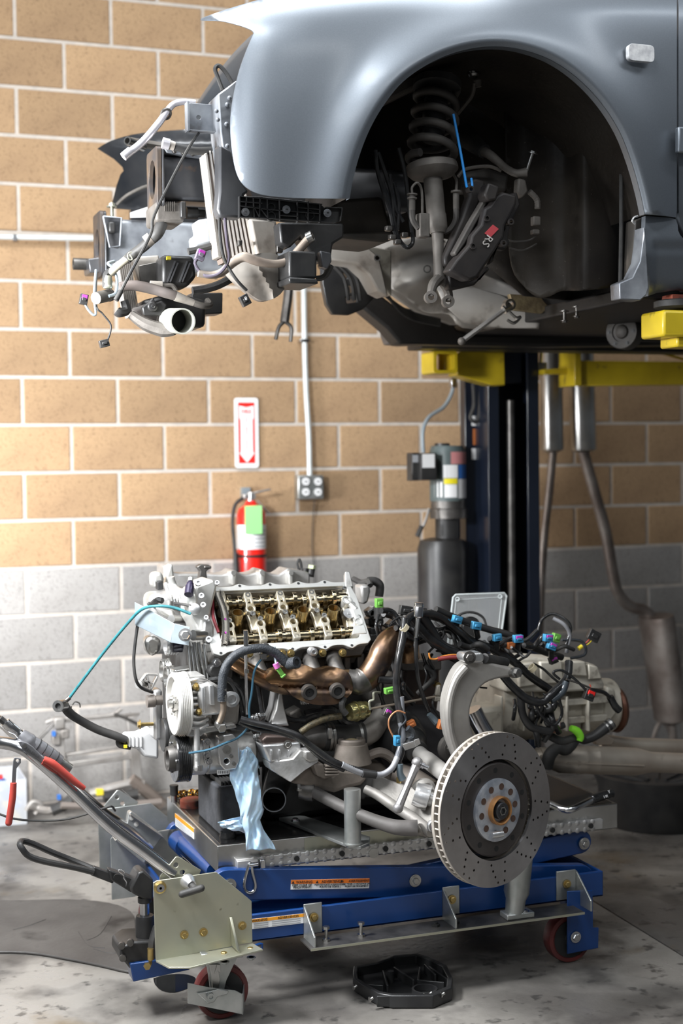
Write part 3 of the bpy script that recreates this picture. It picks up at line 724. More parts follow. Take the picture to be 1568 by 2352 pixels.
MB().ptube([(456, 305, -2.56), (430, 345, -2.57), (385, 430, -2.58), (352, 500, -2.58), (345, 540, -2.58), (300, 625, -2.57), (272, 680, -2.56)], .0042).build('bonnet_cable', rub, car)
MB().cyl(A(278, 668, -2.56), A(266, 690, -2.56), .007).build('cable_end', rub, car)
# intercooler core: white fins
b = MB(); YF = -2.53
for k in range(9):
    x0_, x1_ = 480+k*7.5, 492+k*9.6
    b.prism([A(x0_, 345, YF), A(x0_+4, 345, YF), A(x1_+24+4.5, 600, YF), A(x1_+24, 600, YF)], (0, .012, 0))
o = b.build('cooling_fins', mat('pinkish_fins', (.72, .67, .62), .5, .1), car); o['kind'] = 'stuff'
MB().slab([(474, 345), (545, 340), (600, 520), (592, 604), (512, 604), (500, 560)], YF+.008, .05).build('intercooler_core', mat('brown_core', (.2, .155, .13), .6, .2), car)
MB().prism([A(470, 352, YF-.004), A(476, 350, YF-.004), A(509, 592, YF-.004), A(500, 590, YF-.004)], (0, .06, 0)).build('core_frame', whitem, car, bevel=.002)
MB().slab([(572, 500), (636, 505), (640, 600), (646, 615), (596, 620)], -2.55, .08).build('intercooler_tank', whitem, car, bevel=.008)
b = MB(); sheet(dens([(520, 605), (560, 590), (620, 580), (655, 600), (662, 635), (650, 668), (628, 686), (600, 690), (575, 676), (545, 650), (522, 625), (520, 605)], 3)[:-1], lambda x, y: -2.555-.03*math.exp(-((x-590)/50)**2-((y-630)/45)**2)-.012*math.exp(-((x-y*.5-290)/8)**2), 9, mb=b, th=.03)
b.build('tank_end_cap', whitem, car, smooth=50)
MB().pb(548, 551, 557, 564, -2.56, .02).build('retaining_clip', steeld, car, bevel=.002)
MB().pb(636, 555, 650, 580, -2.56, .02).build('bolted_tab', steeld, car, bevel=.002)
MB().ptube([(455, 628, -2.6), (485, 632, -2.6), (510, 625, -2.6), (535, 603, -2.6), (560, 590, -2.61), (590, 600, -2.62), (630, 606, -2.62), (662, 598, -2.62), (688, 572, -2.62), (712, 545, -2.62)], [.009, .0095, .0105, .012, .013, .012, .0105, .0105, .011, .0115], n=12).build('charge_pipe', mat('tan_coated_pipe', (.5, .43, .36), .5, .3, (.28, .22, .18), 10, bump=.2), car)
q = A(706, 548, -2.62); MB().ring(q, q+V((.012, -.008, .006)), .0155, .011).build('pipe_mouth', steelb, car)
# bumper side bracket with ribs
fb = MB(); out = [(549, 450), (600, 452), (700, 462), (738, 470), (745, 477), (784, 478), (780, 508), (768, 513), (660, 510), (548, 499)]
fb.slab(out, -2.69, .01); fb.build('bumper_bracket', blk, car, bevel=.001)
rb = MB()
def rib(x0, y0, x1, y1, mb=None, dpt=.014): (mb or rb).bar(A(x0, y0, -2.696), A(x1, y1, -2.696), dpt, .0022, up=(0, 0, 1) if abs(x1-x0) > abs(y1-y0) else (1, 0, 0))
ribs = [(549, 452, 549, 499), (549, 452, 738, 470), (548, 499, 768, 512), (784, 478, 780, 508), (745, 477, 784, 478), (549, 474, 612, 482), (612, 482, 735, 492), (565, 453, 563, 474), (580, 454, 582, 500), (596, 455, 594, 502), (612, 456, 613, 504), (640, 458, 641, 508), (681, 461, 682, 511), (706, 463, 706, 511), (733, 470, 733, 512), (549, 464, 600, 468), (640, 496, 682, 498), (682, 478, 733, 482), (582, 478, 594, 500), (596, 480, 612, 500)]
for r_ in ribs: rib(*r_)
rb.build('bracket_ribs', blk, car)
for x, y, r_ in ((623, 476, 9), (623, 497, 10), (712, 494, 10)):
    q = A(x, y, -2.7); MB().ring(q, q+V((0, .012, 0)), r_*PX(-2.7), (r_-1.5)*PX(-2.7), 20).build('boss', blk, car)
for x, y in ((562, 488), (656, 482), (750, 490)):
    q = A(x, y, -2.7); MB().cyl(q, q+V((0, -.006, 0)), .0105, n=20).cyl(q, q+V((0, -.009, 0)), .006, n=14).build('screw', steel, car)
    MB().box(q+V((0, -.0095, 0)), (.007, .001, .0016)).box(q+V((0, -.0095, 0)), (.0016, .001, .007)).build('screw_cross', inkl, car)
MB().slab([(640, 510), (790, 512), (790, 545), (765, 560), (760, 600), (728, 600), (690, 545), (665, 570), (645, 560)], -2.6, .07).build('air_duct', blk, car, bevel=.006)
MB().pb(663, 575, 728, 640, -2.66, .14).build('air_duct', blk, car, bevel=.006)
MB().slab([(663, 636), (728, 640), (732, 652), (665, 650)], -2.67, .15).build('duct_lip', blk, car, bevel=.004)
MB().slab([(735, 575), (760, 580), (762, 600), (752, 618), (740, 612)], -2.64, .03).build('bracket_tab', rail, car, bevel=.003)
MB().ptube([(760, 610, -2.58), (745, 635, -2.56), (725, 640, -2.55)], .008).build('hose', rub, car)
# sensor box, reservoir, hoses in the nose
MB().pb(357, 462, 423, 512, -2.42, .13).build('sensor_box', dust, car, bevel=.008)
for k in range(6): MB().pb(378+k*4.3, 463, 379.5+k*4.3, 485, -2.424, .01).build('box_rib', dust, car)
MB().pb(415, 462, 428, 500, -2.435, .1).build('box_collar', blk, car, bevel=.003)
q = A(428, 489, -2.38); MB().cyl(q, q+V((.03, 0, 0)), .016).cyl(q+V((.03, 0, 0)), q+V((.05, 0, 0)), .011).build('plug', blk, car)
MB().ptube([(372, 512, -2.4), (362, 535, -2.4), (345, 552, -2.38), (325, 570, -2.36), (300, 588, -2.34), (290, 598, -2.34)], [.016, .016, .0145, .014, .013, .012], n=12).build('hose', rub, car)
q = A(347, 547, -2.385); MB().cyl(q, A(335, 556, -2.38), .0175).build('crimp', whitem, car)
MB().tube([A(298, 584, -2.37)+V((0, 0, 0))]+[A(300+7*math.cos(k), 588+9*math.sin(k), -2.37) for k in (1, 2, 3, 4, 5)], .002).build('spring_clip', zinc, car)
MB().ptube([(292, 594, -2.34), (270, 612, -2.33), (252, 628, -2.32)], .0105, n=12).build('coolant_pipe', mat('khaki_pipe', (.36, .33, .26), .5), car)
MB().ptube([(256, 622, -2.32), (244, 632, -2.32), (243, 660, -2.32)], .0095).build('hose_elbow', rub, car)
q = A(247, 632, -2.32); MB().lathe([(.011, 0), (.0135, .004), (.0115, .012), (.0135, .018), (.011, .034)], q+V((0, 0, -.036)), (0, 0, 1), 16).build('crimp', zinc, car)
q = A(220, 685, -2.34); q1 = A(250, 678, -2.3); MB().cyl(q, q1, .0165, n=20).build('filter_can', dust, car)
MB().cyl(q1, q1+(q1-q)*.08, .0175, n=20).build('can_end', rub, car)
MB().sph(q1+(q1-q)*.12+V((0, -.004, 0)), .009).build('fitting', whitem, car)
MB().ptube([(250, 680, -2.34), (266, 672, -2.33), (268, 640, -2.32), (258, 615, -2.32), (248, 605, -2.32), (262, 600, -2.31)], .0042).build('metal_line', galv, car)
MB().ptube([(275, 659, -2.36), (310, 656, -2.36), (350, 664, -2.36), (385, 674, -2.37), (405, 680, -2.37)], [.013, .0145, .0145, .014, .013], n=12).build('ac_hose', mat('brown_dusty_hose', (.13, .105, .095), .6, 0, (.08, .07, .065), 14), car)
MB().tube([A(403, 680, -2.37), A(445, 696, -2.37)], [.014, .0155, .012, .015, .012, .0145, .011, .012, .009], n=12, sub=8, smooth=True).build('crimp', whitem, car)
MB().ptube([(443, 695, -2.37), (465, 702, -2.37), (482, 700, -2.36), (476, 690, -2.34)], .009).build('ac_pipe', dust, car)
MB().ptube([(345, 653, -2.3), (372, 656, -2.3), (395, 656, -2.3), (405, 668, -2.3)], .006).build('ac_pipe', dust, car)
MB().cyl(A(345, 652, -2.3), A(372, 653, -2.3), .009).build('crimp', whitem, car)
# lower cooler and shrouds
MB().slab([(268, 600), (300, 590), (316, 720), (300, 728), (288, 700)], -2.25, .07).build('oil_cooler', mat('cooler_fins_edge', (.42, .37, .33), .55, .2), car, bevel=.003)
o = MB()
for k in range(7): o.prism([A(272+k*4.5, 600, -2.255), A(274+k*4.5, 600, -2.255), A(292+k*4.5, 715, -2.255), A(290+k*4.5, 715, -2.255)], (0, .006, 0))
o = o.build('cooling_fins', dust, car); o['kind'] = 'stuff'
MB().slab([(300, 590), (365, 586), (372, 655), (320, 652)], -2.2, .04).build('oil_cooler_tank', whitem, car, bevel=.004)
MB().slab([(318, 610), (366, 600), (362, 655), (322, 652)], -2.204, .01).build('oil_stain_plate', steeld, car, bevel=.002)
MB().slab([(372, 585), (445, 588), (452, 635), (430, 660), (372, 655)], -2.28, .1).build('air_shroud', blk, car, bevel=.01)
for x in (384, 412): MB().bar(A(x, 648, -2.285), A(x+18, 600, -2.285), .006, .004).bar(A(x+6, 648, -2.285), A(x+24, 604, -2.285), .006, .004).build('shroud_rib', rail, car)
MB().slab([(325, 690), (400, 670), (475, 690), (472, 752), (430, 752), (350, 740), (328, 715)], -2.2, .12).build('air_shroud', blk, car, bevel=.012)
MB().slab([(440, 672), (512, 672), (511, 720), (475, 722), (440, 730)], -2.05, .08).build('air_shroud', blk, car, bevel=.004)
MB().slab([(295, 705), (350, 695), (385, 712), (392, 745), (345, 745), (310, 732)], -2.26, .08).build('duct_body', mat('grey_brown_duct', (.12, .105, .095), .55, 0, (.07, .06, .055), 9), car, bevel=.015, seg=3)
MB().ptube([(300, 722, -2.3), (335, 745, -2.31), (375, 758, -2.33), (402, 760, -2.35)], [.012, .018, .02, .012]).build('duct_body', dust, car)
q0, q1 = A(393, 737, -2.3), A(420, 738, -2.42)
MB().ring(q0, q1, .0345, .0308, 36).build('duct_mouth', mat('pale_duct_rim', (.42, .42, .37), .5), car)
MB().cyl(q0, q0+(q1-q0)*.3, .0306, n=30).build('duct_bore', inkl, car)
MB().cyl(q0-(q1-q0)*.9, q0+(q1-q0)*.1, .026, .034, 28).build('duct_neck', dust, car)
MB().ptube([(285, 690, -2.3), (290, 712, -2.3), (275, 718, -2.31), (268, 714, -2.31)], [.011, .013, .014, .013]).build('elbow_plug', blk, car)
q = A(342, 708, -2.27); MB().slab([(326, 705), (340, 695), (352, 682), (358, 695), (372, 690), (385, 700), (370, 725), (330, 725)], -2.31, .02).cyl(q+V((0, -.03, 0)), q+V((0, -.05, 0)), .014, n=20).build('mount_bracket', blk, car, bevel=.004)
MB().bolt(q+V((0, -.05, 0)), (0, -1, 0), .005, .004).build('screw', steel, car)
# clear reservoir
MB().slab([(452, 505), (480, 500), (490, 510), (492, 540), (488, 560), (448, 566), (446, 540), (458, 536)], -2.46, .07).build('washer_reservoir', mat('milky_plastic', (.5, .52, .54), .4, 0, (.65, .67, .68), 20, alpha=.85), car, bevel=.01, seg=3)
MB().ptube([(432, 578, -2.48), (460, 572, -2.48), (495, 562, -2.48)], .009).build('hose', rub, car)
MB().pb(384, 588, 393, 596, -2.3, .015).build('yellow_clip', yelp, car)
# loose connectors and wires
def connector(x, y, Y, wpx, hpx, body, seal=None, ang=0., parent=None, dy=.018):
    k = PX(Y, x); c_ = A(x, y, Y); R_ = Matrix.Rotation(ang, 3, 'Y')
    MB().box(c_, (wpx*k, dy, hpx*k), R_).box(c_+R_ @ V((0, -dy/2, 0)), (wpx*k*.55, dy*.5, hpx*k*.35), R_).build('connector', body, parent, bevel=.0015)
    if seal: MB().box(c_+R_ @ V((0, -dy/2-.001, hpx*k*.22)), (wpx*k*.7, .006, hpx*k*.4), R_).build('connector_seal', seal, parent, bevel=.001)
connector(192, 688, -2.3, 18, 24, blk, purp, .2, car); connector(239, 789, -2.3, 22, 17, blk, None, -.25, car)
MB().ptube([(196, 700, -2.3), (203, 712, -2.3), (214, 723, -2.3), (220, 718, -2.3), (216, 680, -2.3), (220, 620, -2.25)], .0035).build('wire', galv, car)
MB().ptube([(222, 625, -2.25), (221, 700, -2.3), (235, 720, -2.3), (253, 743, -2.3), (254, 760, -2.3), (247, 782, -2.3)], .0025).build('wire', rub, car)
connector(460, 586, -2.6, 20, 24, mat('grey_connector', (.15, .13, .17), .4), purp, .35, car)
MB().ptube([(452, 596, -2.6), (448, 605, -2.6), (458, 622, -2.6), (475, 634, -2.61), (500, 630, -2.62), (518, 612, -2.63), (526, 590, -2.64), (522, 560, -2.65), (518, 520, -2.66), (516, 490, -2.66)], .0042).build('wire_sleeve', mat('purple_grey_sleeve', (.1, .085, .11), .35), car)
MB().ptube([(503, 490, -2.66), (505, 540, -2.65), (512, 585, -2.64), (525, 615, -2.63), (545, 645, -2.63), (566, 667, -2.62)], .0042).build('wire_sleeve', rub, car)
connector(562, 690, -2.62, 20, 24, blk, None, -.5, car)
text(0, 'lettering', '8', A(561, 687, -2.62)+V((0, -.0145, 0)), (1, 0, .3), (-.3, 0, 1), .013, whitel, car)
MB().ptube([(442, 668, -2.5), (470, 664, -2.5), (500, 655, -2.5), (530, 640, -2.5)], .011).build('hose', blkg, car)
# far strut fork
MB().tube([A(664, 650, -1.35), A(660, 690, -1.35), A(653, 740, -1.35)], .017).tube([A(653, 738, -1.35), A(640, 752, -1.35), A(633, 780, -1.35)], .007).tube([A(653, 738, -1.35), A(668, 752, -1.35), A(667, 785, -1.35)], .007).bar(A(645, 664, -1.35), A(685, 656, -1.35), .01, .01).build('far_strut_fork', steeld, car)
# air guide with slots hanging behind
o_ = [(A(x, y, -1.75).x, A(x, y, -1.75).z) for x, y in ((738, 610), (790, 600), (850, 650), (862, 680), (830, 712), (800, 724), (762, 722), (748, 700), (738, 650))]
hs = [[(A(x, y, -1.75).x, A(x, y, -1.75).z) for x, y in h] for h in (((790, 658), (806, 656), (808, 672), (794, 676)), ((792, 684), (814, 678), (818, 694), (794, 698)), ((784, 622), (790, 618), (796, 640), (788, 644)))]
MB().plate(o_[::-1], [h[::-1] for h in hs], V((0, -1.73, 0)), (1, 0, 0), (0, 0, 1), .03).build('air_guide', blk, car, bevel=.004)
for k in range(3): MB().ptube([(765+k*12, 610, -1.8), (790+k*14, 640, -1.8), (800+k*14, 690, -1.8)], .006).build('hose', rub, car)
# ---------------- heat shields, subframe legs, tunnel under the car
MB().slab([(850, 548), (1100, 548), (1260, 620), (1260, 745), (1040, 745), (960, 715), (880, 660)], -1.6, .03).build('tunnel_wall', shield, car)
MB().slab([(755, 556), (840, 562), (872, 590), (892, 680), (868, 668), (848, 632), (820, 606), (752, 596)], -1.95, .1).build('frame_leg', whitem, car, bevel=.006)
MB().slab([(820, 560), (900, 575), (900, 680), (870, 650), (845, 600)], -1.9, .08).build('frame_leg', alut, car, bevel=.006)
b = MB(); sheet(dens([(880, 572), (915, 556), (960, 540), (1005, 535), (1060, 600), (1180, 660), (1245, 700), (1250, 745), (1150, 752), (1060, 752), (1030, 722), (975, 718), (930, 680), (886, 650), (880, 572)], 3)[:-1],
  lambda x, y: -1.75-.03*math.sin((x*.4+y)*.05)-.05*math.exp(-((x-960)/60)**2-((y-630)/50)**2), 10, mb=b)
solid(b.build('heat_shield', shield, car, smooth=60), .004, 1)
sheet([(1000, 655), (1080, 660), (1190, 690), (1240, 720), (1235, 755), (1120, 750), (1065, 740), (1020, 700)], lambda x, y: -1.9-.06*math.cos((y-700-.25*(x-1100))/42), 8, mb=(b := MB()))
solid(b.build('exhaust_tunnel_shield', shield, car, smooth=60), .004, 1)
MB().slab([(1170, 675), (1240, 680), (1260, 705), (1245, 720), (1180, 712)], -2.1, .02).build('foil_patch', mat('gold_foil', (.35, .28, .16), .45, .6, (.2, .15, .09), 30, bump=1., bs=60), car, bevel=.002)
MB().ring(A(981, 618, -1.86), A(981, 618, -1.84), .013, .009, 20).build('shield_washer', steeld, car)
MB().ring(A(866, 592, -1.98), A(866, 592, -1.94), .011, .007, 20).build('frame_hole', steeld, car)
MB().slab([(745, 600), (778, 596), (840, 650), (905, 700), (1000, 722), (1030, 726), (1050, 756), (1090, 768), (1568, 765), (1568, 792), (1250, 796), (960, 790), (920, 790), (890, 755), (860, 730), (800, 680)], -1.5, .1).build('side_member', fp, car, bevel=.01)
MB().slab([(884, 742), (912, 755), (928, 784), (958, 783), (960, 792), (925, 794), (893, 790), (886, 770)], -1.3, .06).build('engine_mount', rail, car, bevel=.006)
MB().slab([(1250, 722), (1568, 728), (1568, 752), (1240, 750)], -1.65, .1).build('tunnel_edge', mat('brown_pipe_shield', (.1, .075, .065), .5, .2), car, bevel=.008)
for k in range(4): MB().ptube([(780+k*5, 600+k*3, -1.7), (850+k*5, 650, -1.7), (930, 712+k*4, -1.66), (1010, 735+k*4, -1.62)], .006).build('brake_line', rub, car)
for x, y in ((1296, 727), (1324, 717)):
    q = A(x, y, -2.3); MB().cyl(q+V((0, 0, .014)), q+V((0, 0, .017)), .014).cyl(q+V((0, 0, -.01)), q+V((0, 0, .02)), .005).bolt(q+V((0, 0, -.012)), (0, 0, -1), .008, .007).build('underbody_bolt', steeld, car)
# propeller shaft flange
q = A(1428, 762, -2.0); d = V((.75, .5, 0)).normalized()
MB().lathe([(.012, -.012), (.02, -.008), (.024, 0), (.034, 0), (.034, -.006), (.055, -.006), (.058, 0), (.058, .045), (.04, .05)], q, d, 28).build('shaft_flange', dustd, car)
for k in range(6):
    u_, v_ = frame(d); MB().bolt(q-d*.006+(u_*math.cos(k*pi/3)+v_*math.sin(k*pi/3))*.044, -d, .005, .004).build('flange_bolt', inkl, car)
MB().cyl(q+d*.045, q+d*.09, .045, .038, 24).build('flange_band', mat('yellow_stained_ring', (.25, .2, .04), .5), car)
MB().cyl(q+d*.05, q+V((1.6, 0.02, .0)), .03, .03).build('propeller_shaft', fp, car)
# spring-loaded brace hanging from the tunnel
p0, p1 = A(1060, 784, -2.2), A(1163, 708, -2.2)
MB().tube([p0, p1], .0085, sub=40, cor=.14).build('heater_hose', mat('ribbed_steel_hose', (.4, .38, .36), .4, .7), car, smooth=20)
MB().sph(p0, .0125).build('hose_eye', dust, car); MB().cyl(p1-V((.01, 0, .006)), p1+V((.012, 0, .008)), .013).ring(p1+V((.008, -.012, .01)), p1+V((.008, .012, .01)), .018, .011).build('hose_joint', steelb, car)
MB().ptube([(1168, 715, -2.2), (1185, 730, -2.2), (1195, 728, -2.2), (1180, 742, -2.2), (1165, 735, -2.2)], .005).build('wing_nut', steelb, car)
# ---------------- inside the wheel arch
b = MB(); vs = []; fs = []
A2 = [A(x+(x-1140)*.02, y-(470-y)*.02 if y < 470 else y, -2.785) for x, y in arch]
for p in A2: vs += [p, p+V((0, .2, .0)), p+V((0, .52, 0))]
for i in range(len(A2)-1):
    for k in (0, 1): fs.append((3*i+k, 3*i+k+1, 3*i+4+k, 3*i+3+k))
b.add(vs, fs).build('wheel_arch_liner', liner, car, smooth=60)
sheet([(790, 60), (1540, 60), (1540, 690), (1290, 690), (1200, 680), (1130, 620), (1080, 560), (1000, 545), (765, 545), (765, 440)], lambda x, y: -2.24+.03*math.sin(x*.02), 30, mb=(b := MB()))
solid(b.build('inner_wing', liner, car, smooth=60), .01, 1)
rl = dens([(1160, 130), (1300, 150), (1400, 230), (1450, 330), (1478, 480), (1468, 600), (1440, 640), (1400, 660), (1330, 668), (1288, 668), (1262, 680), (1232, 682), (1200, 655), (1175, 610), (1165, 500), (1160, 300), (1160, 130)], 3)[:-1]
sheet(rl, lambda x, y: -2.36-.1*smst(1180, 1300, x)-.1*smst(1290, 1345, x)+.14*smst(1400, 1450, x)-.05*smst(350, 640, y), 12, mb=(b := MB()))
solid(b.build('rear_arch_liner', liner, car, smooth=60), .005, -1)
MB().tube([A(1426, 400, -2.7), A(1426, 520, -2.7), A(1424, 648, -2.7)], .006).build('liner_tube', rub, car)
q = A(1368, 262, -2.5); MB().ring(q, q+V((0, -.03, 0)), .042, .03).lathe([(.028, 0), (.028, -.004), (.018, -.004), (.018, -.012), (.008, -.012)], q, (0, 1, 0), 20).build('liner_grommet', rub, car)
for x, y, r_ in ((1365, 198, 10), (1402, 232, 14)): MB().sph(A(x, y, -2.62), r_*PX(-2.62), 12, .5, (0, 1, 0)).build('blue_sealant_blob', bungee, car)
# left side: frame rail behind the strut
MB().slab([(765, 458), (880, 450), (905, 545), (770, 550)], -2.45, .15).build('side_frame', liner, car, bevel=.012)
MB().slab([(762, 535), (900, 532), (905, 550), (880, 556), (765, 545)], -2.48, .2).build('side_frame_flange', dirtb, car, bevel=.006)
MB().slab([(880, 200), (960, 150), (1075, 140), (1062, 158), (980, 190), (890, 235)], -2.5, .1).build('upper_arm_mount', dust, car, bevel=.01)
# strut
s0, s1 = A(1003, 205, -2.56), A(990, 372, -2.6)
ax_ = (s1-s0).normalized(); u_, v_ = frame(ax_)
hel = []; turns = 4.7; rr = .062
for k in range(int(turns*20)+1):
    t_ = k/(turns*20); a_ = 2*pi*turns*t_+1.0
    hel.append(s0+(s1-s0)*t_+(u_*math.cos(a_)+v_*math.sin(a_))*(rr*(.86+.14*t_)))
MB().tube(hel, .0112, n=10, smooth=False).build('coil_spring', dustd, car, smooth=60)
MB().lathe([(.03, 0), (.034, .02), (.03, .024), (.034, .05), (.03, .054), (.034, .08), (.03, .09), (.03, .15)], s0, ax_, 20).build('bump_stop', rub, car)
MB().lathe([(.05, -.03), (.066, -.02), (.066, 0), (.04, .006)], s0, ax_, 28).build('spring_seat', rub, car)
t0 = s1; t1 = A(1005, 536, -2.62); dd = (t1-t0).normalized()
MB().lathe([(.02, -.01), (.055, -.004), (.068, .002), (.071, .012), (.071, .02), (.058, .034), (.028, .042)], t0+dd*.005, dd, 32).build('spring_perch', dust, car)
L_ = (t1-t0).length
MB().lathe([(.0255, .02), (.0255, L_*.72), (.0275, L_*.75), (.0275, L_*.92), (.024, L_*.95), (.02, L_)], t0, dd, 24).build('strut_tube', dust, car)
f0, f1 = t1, A(1008, 640, -2.63)
MB().tube([f0-dd*.01, f0+(f1-f0)*.5, f1], [.017, .0145, .015], n=14).build('strut_rod', dust, car)
b = MB()
b.tube([f1-V((0, 0, .0)), A(996, 652, -2.65), A(990, 668, -2.66), A(989, 680, -2.66)], [.016, .014, .011, .011], n=10); b.tube([f1, A(1020, 652, -2.62), A(1029, 672, -2.61), A(1030, 692, -2.61)], [.016, .014, .012, .012], n=10)
b.build('strut_fork', dust, car)
for x, y, Y in ((989, 683, -2.66), (1029, 693, -2.61)):
    q = A(x, y, Y); MB().ring(q+V((-.004, -.012, 0)), q+V((.002, .012, 0)), .0165, .0085, 20).build('fork_eye', dust, car)
MB().pb(963, 488, 988, 545, -2.67, .03).build('hose_bracket', dust, car, bevel=.004)
def brakeline(x, y, s_):
    MB().tube([A(x, y-5, -2.66), A(x, y-18, -2.66), A(x+s_*12, y-28, -2.66), A(x+s_*22, y-10, -2.65), A(x+s_*24, y+50, -2.65)], .0035).build('brake_line', dust, car)
    MB().cyl(A(x, y, -2.66), A(x, y+35, -2.66), .0085).cyl(A(x, y-3, -2.66), A(x, y, -2.66), .014).cyl(A(x, y+6, -2.66), A(x, y+9, -2.66), .013).build('hose_ferrule', dust, car)
brakeline(946, 448, 1)
MB().ptube([(946, 482, -2.66), (948, 505, -2.66), (960, 524, -2.66)], .0085).build('brake_hose', dustd, car)
MB().cyl(A(1047, 445, -2.64), A(1047, 480, -2.64), .0085).cyl(A(1047, 438, -2.64), A(1047, 442, -2.64), .014).build('hose_ferrule', dust, car)
MB().ptube([(1047, 478, -2.64), (1046, 505, -2.64), (1035, 525, -2.63), (1020, 533, -2.62)], .0085).build('brake_hose', dustd, car)
MB().ptube([(1047, 440, -2.64), (1048, 415, -2.6), (1040, 400, -2.55)], .004).build('brake_line', dust, car)
for pts in (((862, 345), (866, 390), (880, 440), (900, 500), (912, 540)), ((868, 350), (885, 400), (900, 450), (905, 510), (918, 552), (935, 568), (948, 555), (944, 520), (938, 470), (930, 400), (915, 340)), ((880, 420), (893, 470), (905, 530), (915, 550)), ((905, 420), (915, 470), (912, 530)), ((895, 400), (905, 470), (925, 510))):
    MB().ptube([(x, y, -2.6) for x, y in pts], .0058).build('wiring_hose', blkg, car)
for x, y in ((900, 545), (912, 556), (928, 540), (892, 525)): MB().box(A(x, y, -2.6), (.018, .02, .014)).build('connector', steeld, car, bevel=.003)
# upper ball joint, boot, steering rod
q = A(1086, 168, -2.52); MB().lathe([(.012, -.012), (.016, -.006), (.008, 0), (.012, .006), (.01, .02)], q, (0, .2, 1), 16).build('ball_joint', steelb, car)
MB().cyl(A(1096, 185, -2.52), A(1098, 200, -2.52), .012, .009).build('joint_nut', dust, car)
MB().ptube([(1090, 190, -2.52), (1084, 218, -2.5), (1068, 240, -2.48), (1050, 262, -2.46)], .006).build('arm_rod', dust, car)
b = MB(); p0, p1 = A(1065, 310, -2.35), A(1112, 348, -2.45)
b.tube([p0, p1], [.035, .04, .034, .039, .033, .036, .03, .034, .028, .03, .024, .026, .02], n=18, sub=12).build('steering_boot', rub, car, smooth=25)
MB().ptube([(1112, 348, -2.45), (1128, 358, -2.48), (1160, 385, -2.52), (1185, 398, -2.55), (1208, 396, -2.56)], [.014, .013, .0105, .011, .014], n=12).build('steering_rod', dust, car)
MB().cyl(A(1208, 396, -2.56), A(1224, 346, -2.58), .0055).bolt(A(1222, 352, -2.58), A(1224, 346, -2.58)-A(1208, 396, -2.56), .01, .008).build('pinch_bolt', steelb, car)
MB().slab([(1190, 408), (1208, 412), (1214, 440), (1200, 455), (1188, 440)], -2.57, .03).build('joint_socket', dust, car, bevel=.006)
MB().ptube([(1215, 440, -2.56), (1232, 458, -2.56), (1234, 480, -2.56)], .009, cor=.12, sub=8).build('sensor_sleeve', dust, car)
MB().pb(1225, 496, 1242, 518, -2.57, .02).pb(1224, 526, 1240, 538, -2.57, .02).build('connector', dust, car, bevel=.003)
MB().ptube([(1234, 538, -2.56), (1215, 552, -2.55), (1180, 555, -2.55), (1160, 548, -2.55)], .003).ptube([(1170, 570, -2.5), (1200, 575, -2.5), (1232, 560, -2.5)], .003).build('wire', dustd, car)
MB().ptube([(1175, 255, -2.3), (1168, 290, -2.3), (1166, 340, -2.32)], .004).ptube([(1190, 250, -2.3), (1185, 300, -2.3), (1168, 352, -2.32)], .003).build('wire', dustd, car)
MB().slab([(1065, 395), (1120, 385), (1170, 400), (1165, 440), (1060, 440)], -2.45, .06).build('knuckle_boot', dustd, car, bevel=.01)
MB().ptube([(1052, 405, -2.5), (1070, 388, -2.5), (1120, 382, -2.5), (1150, 392, -2.5)], .005).build('brake_line', dust, car)

# ---------------- caliper hanging on the blue cord
calm = mat('black_caliper_paint', (.012, .011, .012), .45, 0, (.03, .026, .024), 9, spec=.3, bump=.2, bs=60)
cal = thing('brake_caliper', A(1110, 530, -2.66), 'big black brake caliper with red badge hanging on a blue cord in the wheel arch', 'brake caliper')
k_ = lambda *p: list(p)
MB().slab(k_((1156, 440), (1188, 448), (1186, 470), (1160, 520), (1158, 545), (1122, 600), (1096, 638), (1078, 645), (1030, 622), (1045, 598), (1078, 560), (1082, 540), (1104, 515), (1112, 478), (1125, 470), (1140, 448)), -2.72, .05).build('outer_half', calm, cal, bevel=.008, seg=3)
MB().slab(k_((1070, 420), (1092, 408), (1116, 416), (1110, 445), (1062, 560), (1040, 610), (1022, 612), (1020, 590), (1060, 500), (1078, 450)), -2.66, .04).build('inner_half', calm, cal, bevel=.008, seg=3)
MB().slab(k_((1122, 418), (1148, 428), (1140, 460), (1120, 462), (1112, 445)), -2.73, .05).build('bridge', calm, cal, bevel=.006)
MB().slab(k_((1118, 446), (1128, 450), (1068, 560), (1048, 588), (1042, 580), (1080, 510)), -2.7, .03).build('brake_pad', dustd, cal, bevel=.004)
MB().slab(k_((1030, 625), (1078, 645), (1100, 638), (1120, 610), (1126, 618), (1090, 655), (1050, 664), (1032, 664)), -2.66, .04).build('end_cover', calm, cal, bevel=.006)
MB().slab(k_((1160, 448), (1188, 440), (1196, 470), (1180, 500), (1184, 515), (1172, 520), (1168, 545), (1172, 560), (1160, 575), (1140, 570), (1135, 600), (1120, 610), (1140, 560), (1158, 520)), -2.68, .03).build('mounting_ear', calm, cal, bevel=.006)
for x, y in ((1119, 501), (1087, 565), (1174, 509), (1157, 558), (1082, 434)):
    q = A(x, y, -2.725); MB().ring(q, q+V((0, .02, 0)), .0085, .005, 18).build('bolt_boss', calm, cal)
ux = (A(1105, 572, -2.72)-A(1135, 520, -2.72)).normalized(); uy = V((0, -1, 0)).cross(ux).normalized()
ux2 = ux; uy2 = V((0, -1, 0)).cross(ux2)
q = A(1128, 535, -2.7225); n_ = V((0, -1, 0))
e1 = -ux; 
MB().prism([q+e1*.021+uy2*.012, q+e1*.021-uy2*.008, q-e1*.012-uy2*.016, q-e1*.012+uy2*.004], (0, -.001, 0)).build('red_badge', redl if 0 else mat('faded_red_badge', (.42, .05, .06), .5), cal)
